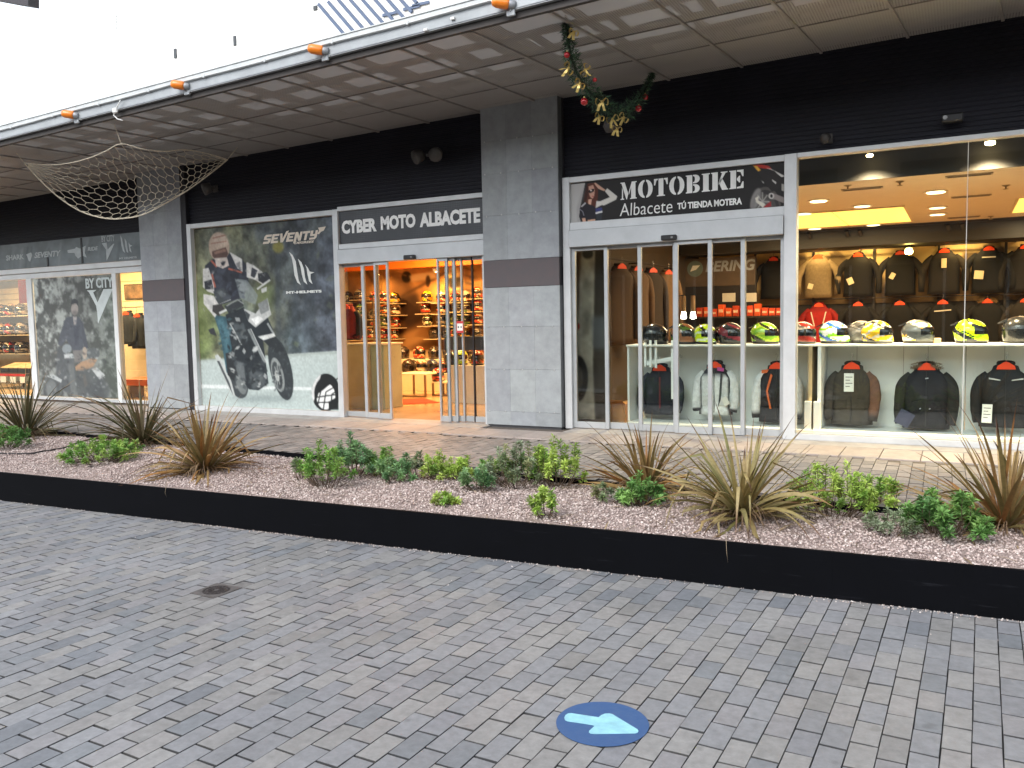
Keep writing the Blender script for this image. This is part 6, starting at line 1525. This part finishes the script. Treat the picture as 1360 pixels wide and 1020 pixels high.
# window spotlights (lit) just behind the glass head
SPG = emitter('spot_glow', 'ffdca0', 30)
for px, py, big in ((1315, 182, 1.), (1155, 199, .7)):
    q = ony(px, py+7, 9.45); o = thing('window_spotlight', ('large' if big == 1 else 'small')+' lit window spotlight at the head of the jacket window', 'spotlight', q)
    MB().lathe(q, [(.001, -.03*big), (.042*big, -.02*big), (.045*big, 0), (.03*big, .02)], 16).build('bulb', SPG, o, True)
    MB().lathe(q+Vector((0,0,.005)), [(.05*big, 0), (.06*big, .03), (.06*big, .10), (.02, .11)], 16).build('housing', DK, o, True)
    MB().bar(q+Vector((0,0,.1)), (q.x, q.y, 3.42), .02, .02).build('stem', DK, o)
    d_ = bpy.data.lights.new('spot_light', 'SPOT'); d_.energy = 360*big; d_.color = lin('ffe0b4'); d_.spot_size = math.radians(120); d_.spot_blend = 1; d_.shadow_soft_size = .06
    so = bpy.data.objects.new('spot_light', d_); COL.objects.link(so); so.location = q+Vector((0, 0, -.06)); so.rotation_euler = (math.radians(12), 0, 0)
q = ony(1207, 334, 15.6); o = thing('track_spotlight', 'blazing track spotlight in front of the mountain mural', 'spotlight', q)
MB().lathe(q, [(.001, -.055), (.05, -.04), (.065, 0), (.045, .045), (.001, .055)], 16).build('bulb', emitter('track_glow', 'ffd070', 26), o, True)
MB().tube([q+Vector((0, .02, .05)), q+Vector((0, .05, .14))], .06, 12).build('housing', DK, o); MB().bar(q+Vector((0, .04, .12)), (q.x, q.y+.04, 2.99), .02, .02).build('stem', DK, o)
trk = thing('light_track', 'dark ceiling light track with small spot heads before the mural', 'light track', (-.5, 15.2, ZC))
MB().bar((-2.8, 15.1, ZC-.02), (3.4, 15.1, ZC-.02), .05, .035).build('track', DK, trk)
for i, x in enumerate((-2.3, -1.7, -1.5, -.2, .0, .9, 1.2, 2.4)):
    MB().tube([(x, 15.1, ZC-.05), (x+.02, 15.16, ZC-.13)], .035, 10).build('spot_head', DK, trk)
    if i in (0, 2, 4, 6, 7): MB().tube([(x+.03, 15.96, ZC-.005), (x+.03, 15.98, ZC-.07)], .04, 10).build('spot_head', DK, trk)
    if i in (0, 2, 4, 6, 7):
        d_ = bpy.data.lights.new('spot_light', 'SPOT'); d_.energy = 23; d_.color = lin('ffd28c'); d_.spot_size = math.radians(110); d_.spot_blend = 1; d_.shadow_soft_size = .05
        so = bpy.data.objects.new('spot_light', d_); COL.objects.link(so); so.location = (x+.03, 16.0, ZC-.10); so.rotation_euler = (math.radians(38), 0, 0)
# ------------------------------------------------------------------ helmet shop interior
Z6 = lambda x, y: (430+x/3, 250+y/3)
YC = 14.17
cv = Canvas(-11.48, -7.6, 1.0, 2.72, YC, 190, 86, 'd8b078', 430, 250, 3)
v = fnoise(86, 190, 30, 81, 4); v2 = fnoise(86, 190, 8, 82, 3)
cv.img = np.array([.70, .52, .32])*(.65+.6*v[..., None])*(.85+.3*v2[..., None])
cv.poly([(260,330),(340,360),(420,560),(480,640),(260,640)], '4c3420', .85, 3); cv.poly([(250,600),(480,520),(520,560),(300,650)], 'b08a5c', .8, 2); cv.line([(210,500),(330,420),(480,340)], 10, '3a2819', .8, 1)
cv.poly([(300,440),(370,420),(400,520),(330,560)], '2e2018', .9, 2); cv.line([(170,330),(260,470)], 12, '54402c', .8, 1); cv.ell((330,355), 20, 22, '221812', 0, 1, .6); cv.poly([(340,350),(440,330),(450,360),(350,375)], 'd9c4a0', .9, 1)
cv.ell((415,372), 9, 24, '2c1f16', 0, .9, .6); cv.line([(265,330),(330,350)], 6, '7a5c3c', .8, .6)
for k in range(5): cv.poly([(200+k*12,310),(206+k*12,310),(216+k*12,470),(208+k*12,470)], '5a4430', .6, 1)
for k in range(6): cv.line([(560,320+k*28),(600,330+k*28)], 7, '463626', .8, .8)
cv.ell((520,365), 34, 46, 'd8c69a', 0, .95, .8); cv.poly([(490,360),(545,355),(545,395),(500,400)], '2a211b', .9, .8); cv.poly([(490,420),(560,420),(570,600),(480,600)], '5a3f2c', .7, 2)
mu = cv.build('wall_mural', MURAL); tag(mu, 'sepia motorcycle racing mural on the helmet shop back wall', 'mural')
ORG = pm('orange_fascia_board', 'e8741c', .5, var=.04)
o = MB().cbox(-11.4, -4.8, 13.6, 13.68, 2.62, 2.995, .004).build('orange_fascia_board', ORG); tag(o, 'orange board along the ceiling edge inside the helmet shop', 'fascia board')
# wall shelves with helmets
YH = 13.98
cols_wall = {'yellow and black': ('d8a81c','2a2622','b9a98a'), 'white and brown': ('d9cdb4','6a4c34','b9a88a'), 'red and dark': ('a3301c','2a2220','c9b08a'), 'yellow': ('e0b828','8a6a1c','2a2622'), 'red': ('b8341f','7a241a','d9c4a4'), 'white and green': ('cfc7a8','4c6a34','2a2622'), 'black': ('2a2522','3a332e','1d1a18'),
             'red and white': ('b83a24','dccfb8','3a2a22'), 'orange and white': ('d9701f','e0d2b8','5a3a22'), 'grey': ('6a6058','8a8078','3a3430'), 'green': ('3f6a34','2a3424','a8b05a'), 'dark blue': ('26304a','3a4a6a','1d2028')}
wall_h = [('yellow and black', 283, 436, 'beside the dark mural patch'), ('white and brown', 287, 483, 'beside the dark mural patch'), ('red and dark', 285, 533, 'beside the dark mural patch'), ('yellow', 412, 431, 'under the mural butterfly shape'), ('red', 406, 477, 'under the mural butterfly shape'), ('white and green', 414, 526, 'under the mural butterfly shape'), ('black', 440, 577, 'lowest under the mural butterfly shape'),
          ('red and white', 470, 434, 'in the column next to the sliding leaves'), ('orange and white', 471, 478, 'in the column next to the sliding leaves'), ('grey', 468, 524, 'in the column next to the sliding leaves'),
          ('red and dark', 612, 417, 'in the end column by the pillar'), ('red', 613, 468, 'in the end column by the pillar'), ('red and white', 613, 520, 'in the end column by the pillar'), ('grey', 616, 577, 'lowest in the end column by the pillar'),
          ('black', 97, 432, 'above the white counter'), ('white and brown', 143, 422, 'above the white counter'), ('green', 145, 482, 'above the white counter'), ('red and white', 146, 531, 'above the white counter'), ('orange and white', 100, 582, 'lowest above the white counter'), ('red', 147, 582, 'lowest above the white counter'), ('red and white', 190, 576, 'beside the folded leaves above the counter'), ('dark blue', 495, 575, 'below the mannequin print'), ('black', 530, 470, 'beside the safety sticker leaf'), ('grey', 200, 500, 'beside the folded leaves above the counter')]
SHG = 'helmets on the wall shelves of the helmet shop'
GLS = pm('shelf_acrylic', 'b8a88c', .2, var=.03)
for i, (c, x, y, where) in enumerate(wall_h):
    q = ony(*Z6(x, y+22), YH); helmet((q.x, YH, q.z), random.Random(i).uniform(.2, .9), cols_wall[c], c+' helmet on a wall shelf '+where, SHG, 22, 13, .92, i)
    o = MB().cbox(q.x-.16, q.x+.16, YH-.15, YC-.004, q.z-.022, q.z-.002, .003).build('wall_shelf', GLS); tag(o, 'short wall shelf carrying one helmet in the helmet shop', 'shelf', 'single-helmet wall shelves')
# close-packed further columns of shelved helmets
kinds_ = list(cols_wall)
rr_ = random.Random(17); taken = [(x, y) for _, x, y, _ in wall_h]
rowsn = {432: 'top', 480: 'second', 528: 'third', 577: 'lowest'}
for ci, x in enumerate(list(range(640, 440, -38))+list(range(280, 60, -38))):
    for y in rowsn:
        if any(abs(x-a) < 30 and abs(y-b) < 26 for a, b in taken): continue
        c = rr_.choice(kinds_); q = ony(*Z6(x, y+22), YH); taken.append((x, y))
        helmet((q.x, YH, q.z), rr_.uniform(.1, .9), cols_wall[c], c+' helmet on the '+rowsn[y]+' wall shelf, column '+str(ci+1)+' counted from the studded pillar', SHG, 22, 13, .92, rr_.randint(0, 9))
        o = MB().cbox(q.x-.15, q.x+.15, YH-.15, YC-.004, q.z-.022, q.z-.002, .003).build('wall_shelf', GLS); tag(o, 'short wall shelf carrying one helmet in the helmet shop', 'shelf', 'single-helmet wall shelves')
# stepped podium
YPf = 12.95
pz1, pz2 = Z_(*Z6(380, 680), YPf+.55), Z_(*Z6(390, 733), YPf+.2)
xp0, xp1 = X_(*Z6(190, 700), YPf), -6.0
pod = thing('stepped_podium', 'long white stepped podium with two rows of helmets in the helmet shop', 'podium', ((xp0+xp1)/2, YPf, FZ))
POD = pm('warm_white_laminate', 'e4d8c2', .45, var=.03)
MB().cbox(xp0, xp1, YPf, YPf+.40, FZ, pz2, .004).build('lower_step', POD, pod); MB().cbox(xp0, xp1, YPf+.401, YPf+.85, FZ, pz1, .004).build('upper_step', POD, pod)
top = [(205,660,'black'),(245,660,'grey'),(318,660,'black'),(380,658,'red and dark'),(440,660,'black'),(500,662,'dark blue'),(562,662,'grey'),(612,668,'red')]
low = [(205,712,'black'),(268,710,'grey'),(340,710,'black'),(390,706,'white and brown'),(432,708,'dark blue'),(480,742,'red'),(520,706,'yellow'),(575,706,'black'),(628,708,'white and green')]
PH = 'helmets on the stepped podium'
beside = ['at its counter end','next to the folded leaves','facing the door gap','above the metal tables','above the smaller table','by the sliding leaves','by the safety sticker','at its pillar end','past the pillar edge']
for i, (x, y, c) in enumerate(top):
    q = ony(*Z6(x, y), YPf+.6); helmet((q.x, YPf+.6, pz1), random.Random(i+90).uniform(-.2, 1.1), cols_wall[c], c+' helmet on the upper podium step '+beside[i], PH, 22, 13, 1.0, i)
for i, (x, y, c) in enumerate(low):
    q = ony(*Z6(x, y), YPf+.2); helmet((q.x, YPf+.2, pz2), random.Random(i+70).uniform(-.2, 1.1), cols_wall[c], c+' helmet on the lower podium step '+beside[i], PH, 22, 13, 1.0, i+3)
# metal tables, red mat
TBM = pm('table_steel', '8a7a68', .35, .7, var=.05)
def table(pxa, pxb, py_top, py_bot, Y, depth, label):
    a = ony(*Z6(pxa, py_top), Y); b = ony(*Z6(pxb, py_top), Y); z1 = a.z; t = thing('display_table', label, 'table', ((a.x+b.x)/2, Y, FZ))
    MB().cbox(a.x, b.x, Y, Y+depth, z1-.02, z1, .003).build('table_top', POD, t)
    for x in (a.x+.015, b.x-.015):
        for y in (Y+.015, Y+depth-.015): MB().bar((x, y, FZ), (x, y, z1-.021), .03, .03).build('leg', TBM, t)
    MB().bar((a.x+.03, Y+.015, FZ+.015), (b.x-.03, Y+.015, FZ+.015), .025, .025).build('foot_bar', TBM, t)
    return t, z1
YT = 11.9
table(278, 404, 738, 842, YT, .6, 'larger metal-framed display table on the red mat in the helmet shop'); t2, z2t = table(430, 560, 772, 840, YT+.3, .5, 'smaller metal-framed display table beside the larger one in the helmet shop')
q = ony(*Z6(455, 760), YT+.5); helmet((q.x, YT+.5, z2t), .7, cols_wall['red and white'], 'red and white helmet lying on the smaller metal table', 'helmets on the tables', 22, 13, .95, 4)
q = [onz(*Z6(*p_), FZ) for p_ in ((235,843),(300,862),(462,855),(400,838))]
o = MB().prism([p_+Vector((0,0,.001)) for p_ in q], (0, 0, .006)).build('floor_mat', pm('red_mat', 'b8361c', .8, var=.1), None, fix=True); tag(o, 'thin red floor mat under the larger metal table', 'mat')
# white counter behind the fixed leaf with clothing above
YK = 10.1
xa_, xb_ = X_(*Z6(78, 750), YK), X_(*Z6(186, 750), YK); zk = Z_(*Z6(130, 618), YK)
ct = thing('shop_counter', 'cream counter just inside the helmet shop entrance', 'counter', ((xa_+xb_)/2, YK, FZ))
MB().cbox(xa_, xb_, YK, YK+.5, FZ, zk-.03, .004).build('body', pm('cream_counter', 'cdb892', .5, var=.04), ct); MB().cbox(xa_-.02, xb_+.25, YK-.02, YK+.52, zk-.029, zk, .004).build('worktop', POD, ct)
MB().cbox(xb_+.002, xb_+.24, YK+.02, YK+.48, FZ, zk-.03, .004).build('glass_case', pm('pale_green_case', 'b9c0a4', .3, var=.04), ct)
YG = 10.6
jacket(ony(*Z6(96, 470), YG), .46, .5, ('8a2a24','6a1f1c','8a2a24','2a2624','2a2624'), 'dark red jacket hanging behind the counter in the helmet shop', seed=81, lite=True)
hg = thing('garment_stand', 'thin steel garment stand behind the counter in the helmet shop', 'stand', (X_(*Z6(120, 460), YG), YG, FZ))
q = ony(*Z6(96, 462), YG); MB().bar((q.x-.3, YG, q.z+.11), (q.x+.5, YG, q.z+.11), .02, .02).build('bar', TBM, hg)
for dx in (-.3, .5): MB().bar((q.x+dx, YG, FZ), (q.x+dx, YG, q.z+.11), .02, .02).build('upright', TBM, hg)
# shoe rack near the folded leaves and an orange tone pillar at the side
q = ony(*Z6(203, 795), 10.9); sb = thing('product_box', 'small dark red box on a stand behind the folded leaves', 'box', (q.x, 10.9, FZ))
MB().cbox(q.x-.12, q.x+.12, 10.8, 11.05, q.z-.08, q.z+.06, .004).build('carton', pm('dark_red_card', '7a2a20', .6, var=.08), sb); MB().cbox(q.x-.15, q.x+.15, 10.78, 11.07, FZ, q.z-.081, .004).build('stand', POD, sb)
# blue-grey low wall panel and neon helmet behind the closing leaves
YN = 11.2
xa_, xb_ = X_(*Z6(480, 620), YN), X_(*Z6(640, 620), YN); z0_, z1_ = Z_(*Z6(560, 645), YN), Z_(*Z6(560, 590), YN)
gl = thing('display_gondola', 'dark blue-grey display gondola behind the half-closed leaves', 'display', ((xa_+xb_)/2, YN, FZ))
MB().cbox(xa_, xb_, YN, YN+.06, z0_, z1_, .004).build('header', pm('blue_grey_board', '3c4658', .5, var=.06), gl); MB().cbox(xa_, xb_, YN+.061, YN+.5, FZ, FZ+.6, .004).build('base', POD, gl)
for x in (xa_+.02, xb_-.02): MB().bar((x, YN+.08, FZ+.6), (x, YN+.08, z1_), .03, .03).build('upright', TBM, gl)
for i, (x, c, s_) in enumerate(((505, ('26304a','3a4a6a','1d2028'), 'dark blue'), (548, ('c9e61e','a8c41c','e2efd0'), 'neon yellow'), (612, ('7a241a','2a2220','b8341f'), 'dark red'))):
    q = ony(*Z6(x, 690), YN+.25); helmet((q.x, YN+.25, FZ+.6), .5, c, s_+' helmet on the blue-grey gondola behind the half-closed leaves', 'helmets on the gondola', 22, 13, .95, i)
# safety sticker on the leaf
q = ony(*Z6(545, 553), 9.10); st2 = thing('door_sticker', 'small red and white safety sticker on the sliding glass leaf', 'sticker', q)
MB().box(q.x-.05, q.x+.05, 9.084, 9.086, q.z-.075, q.z+.075).build('red_ground', pm('red_sticker', 'c23a3a', .5, var=.04), st2); MB().box(q.x-.042, q.x+.042, 9.0825, 9.0838, q.z-.045, q.z+.045).build('white_field', TAGM, st2)
for dx in (-.02, .02): MB().lathe((q.x+dx, 9.082, q.z), [(.011, 0), (.011, -.001)], 10, 'y').build('pictogram', BLACK, st2)
# lights
LT = emitter('helmet_shop_tube', 'ffc070', 6)
for i, (x, y) in enumerate(((-9.8, 11.2), (-7.6, 11.4), (-8.6, 12.9), (-6.3, 12.6))):
    o = thing('ceiling_light', 'long warm ceiling light panel in the helmet shop', 'ceiling light', (x, y, 3.0), 'ceiling lights in the helmet shop')
    MB().cbox(x-.62, x+.62, y-.12, y+.12, 2.965, 2.999, .004).build('housing', ALU2, o); MB().box(x-.6, x+.6, y-.1, y+.1, 2.958, 2.9645).build('diffuser', LT, o)
    area('ceiling_glow', (x, y, 2.95), 1.2, .2, 34, 'ffbf78')
for x in (-10.4, -9.0, -7.9):
    q = (x, 13.75, 2.60); o = thing('wall_washer', 'small warm spotlight under the orange board in the helmet shop', 'spotlight', q, 'wall washers under the orange board')
    MB().tube([(x, 13.72, 2.60), (x, 13.76, 2.54)], .04, 10).build('head', ALU2, o); MB().lathe((x, 13.765, 2.532), [(.001, -.012), (.032, -.004), (.034, .004)], 10).build('bulb', emitter('washer_glow', 'ffd078', 22), o)
    d_ = bpy.data.lights.new('washer_light', 'SPOT'); d_.energy = 30; d_.color = lin('ffba64'); d_.spot_size = math.radians(130); d_.spot_blend = 1; d_.shadow_soft_size = .05
    so = bpy.data.objects.new('washer_light', d_); COL.objects.link(so); so.location = (x, 13.74, 2.51); so.rotation_euler = (math.radians(30), 0, 0)

# ------------------------------------------------------------------ far shop interior
Z5 = lambda x, y: (x/5.67, 360+y/5.67)
YF = 11.8
unit = thing('helmet_rack', 'pale slatwall rack with three rows of dark helmets behind the far window', 'rack', (-20, YF+.3, FZ))
for i in range(9): MB().cbox(-23.5, -16.6, YF+.32, YF+.345, 1.30+.14*i, 1.425+.14*i, .003).build('slat', CREAMW, unit)
for row, (y, nm) in enumerate(((338, 'top'), (480, 'middle'), (618, 'bottom'))):
    z = Z_(*Z5(75, y), YF); MB().cbox(-23.5, -16.7, YF-.18, YF+.318, z-.02, z, .003).build('shelf', GLS, unit)
    for k, x in enumerate((-40, 14, 78, 166)):
        q = ony(*Z5(x, y-30), YF); nms = ['dark grey and bronze', 'black and bronze', 'dark grey and red', 'grey'][k]
        helmet((q.x, YF, z), .4, [('3a3430','a08060','2a2624'), ('24201e','8a6a4c','d9c4a0'), ('34302e','8a2a20','b9a890'), ('5a5450','8a8078','2a2624')][k], nms+' helmet on the '+nm+' row of the slatwall rack', 'helmets on the slatwall rack', 22, 13, 1.15, row*4+k)
q = ony(*Z5(200, 130), 10.6); o = MB().cbox(q.x-.25, q.x+.10, 10.58, 10.62, q.z-.3, q.z+.3, .004).build('red_banner', pm('red_banner_board', 'c0281c', .5, var=.05)); tag(o, 'red hanging board beside the white post of the far shop', 'banner')
MB().bar((q.x, 10.6, q.z+.3), (q.x, 10.6, 2.95), .01, .01).build('cord', BLACK, o)
YS = 10.9
zt = Z_(*Z5(60, 770), YS); tb = thing('sale_table', 'dark sale table with red price strip and pale cards in the far shop', 'table', (-18, YS, FZ))
xa_, xb_ = X_(*Z5(-60, 780), YS), X_(*Z5(235, 780), YS)
MB().cbox(xa_, xb_, YS, YS+.7, zt-.05, zt, .004).build('table_top', pm('dark_table', '3a2c26', .5, var=.1), tb); MB().box(xa_, xa_+(xb_-xa_)*.85, YS-.012, YS-.001, zt-.06, zt-.01).build('red_strip', MATS['red_banner_board'], tb)
for k in range(3): 
    x = xa_+(xb_-xa_)*(.3+.25*k); MB().box(x-.1, x+.1, YS-.016, YS-.013, zt-.2, zt-.07).build('price_card', TAGM, tb)
for x in (xa_+.05, xb_-.05):
    for y in (YS+.05, YS+.65): MB().bar((x, y, FZ), (x, y, zt-.051), .05, .05).build('leg', TBM, tb)
for k in range(4):
    x = xa_+(xb_-xa_)*(.15+.23*k); o = thing('shoe_box', 'dark boot box with a pale slanted lid on the sale table', 'box', (x, YS+.3, zt), 'boot boxes on the sale table')
    MB().cbox(x-.15, x+.15, YS+.15, YS+.5, zt, zt+.10, .004).build('carton', pm('dark_card', '2c2422', .6, var=.1), o); MB().prism([(x-.15, YS+.15, zt+.101), (x+.15, YS+.15, zt+.101), (x+.15, YS+.5, zt+.2), (x-.15, YS+.5, zt+.2)], (0, 0, .012)).build('lid', pm('tan_lid', 'b99a74', .6, var=.08), o)
# behind the narrow pane: framed picture, black clothes, orange bench
YQ = 11.0
a, b = ony(163, 378, YQ+.35), ony(192, 397, YQ+.35)
pn = thing('partition_wall', 'cream slatted partition behind the narrow pane of the far shop', 'partition', (-13.4, YQ+.4, FZ))
for i in range(12): MB().cbox(-15.8, -12.4, YQ+.40, YQ+.43, .5+.2*i, .69+.2*i, .003).build('slat', CREAMW, pn)
fr_ = thing('framed_picture', 'framed brown motorcycle picture on the cream slatted partition', 'picture', (a.x, YQ+.37, b.z))
MB().box(a.x, b.x+.3, YQ+.375, YQ+.398, b.z, a.z).build('frame', UPR, fr_); MB().box(a.x+.02, b.x+.28, YQ+.371, YQ+.374, b.z+.02, a.z-.02).build('print', pm('sepia_print', '7a5c40', .5, var=.3, scale=5, hue='3a2a1c'), fr_)
for i, (px, py, L_) in enumerate(((170, 415, .62), (182, 418, .66), (193, 416, .64))):
    q = ony(px, py, YQ); jacket(Vector((q.x, YQ+.05*i, q.z)), .46, L_, ('1f232b','1b1e25','1f232b','23262c','23262c'), ['navy jacket nearest the poster edge on the narrow-pane rail', 'black jacket in the middle of the narrow-pane rail', 'dark jacket beside the tiled pillar on the narrow-pane rail'][i], seed=90+i, lite=True)
rl = thing('garment_rail', 'steel garment rail behind the narrow pane of the far shop', 'rail', (-14, YQ, FZ)); q = ony(180, 412, YQ)
MB().bar((-14.9, YQ+.05, q.z+.06), (-12.6, YQ+.05, q.z+.06), .025, .025).build('bar', TBM, rl)
for x in (-14.9, -12.6): MB().bar((x, YQ+.05, FZ), (x, YQ+.05, q.z+.06), .025, .025).build('upright', TBM, rl)
a, b = ony(171, 502, 10.3), ony(197, 512, 10.3); bn = thing('orange_bench', 'low orange bench behind the narrow pane of the far shop', 'bench', (a.x, 10.3, FZ))
MB().cbox(a.x, b.x+.2, 10.2, 10.6, b.z, a.z, .02).build('seat', pm('orange_vinyl', 'e0661c', .45, var=.05), bn)
for x in (a.x+.06, b.x+.14): MB().box(x-.03, x+.03, 10.25, 10.55, FZ, b.z+.005).build('leg', TBM, bn)
for i, (x, y) in enumerate(((-18.6, 10.6), (-16.5, 10.8), (-14.2, 10.3))):
    o = thing('ceiling_light', 'long warm ceiling light panel in the far shop', 'ceiling light', (x, y, 2.95), 'ceiling lights in the far shop')
    MB().cbox(x-.62, x+.62, y-.12, y+.12, 2.915, 2.949, .004).build('housing', ALU2, o); MB().box(x-.6, x+.6, y-.1, y+.1, 2.908, 2.9145).build('diffuser', LT, o)
    area('ceiling_glow', (x, y, 2.90), 1.2, .2, 55, 'ffd49c')
# ------------------------------------------------------------------ unseen shop row across the street, added to block sky reflections in the glass
ob = thing('unseen_shop_row', 'unseen grey shop row added across the street to block sky reflections in the shop windows', 'building', (-6, -12, 0))
OW = pm('opposite_render', '77736f', .8, var=.08, scale=1.2)
MB().box(-42, 30, -17, -12, -.05, 7.1).build('wall', OW, ob)
MB().box(-42, 30, -11.999, -9.6, 3.9, 4.15).build('canopy', pm('opposite_canopy', '5a5552', .7, var=.08), ob)
for k in range(11):
    x = -40+6.3*k
    w_ = MB().box(x, x+5.2, -11.998, -11.93, .3, 3.1).build('window', DW, ob)
    for xx in (x-.06, x+1.7, x+3.45, x+5.2): MB().box(xx, xx+.08, -11.93, -11.88, .25, 3.15).build('mullion', ALU2, w_)
    MB().box(x+.4, x+4.8, -11.998, -11.95, 4.9, 6.4).build('window', DW, ob)
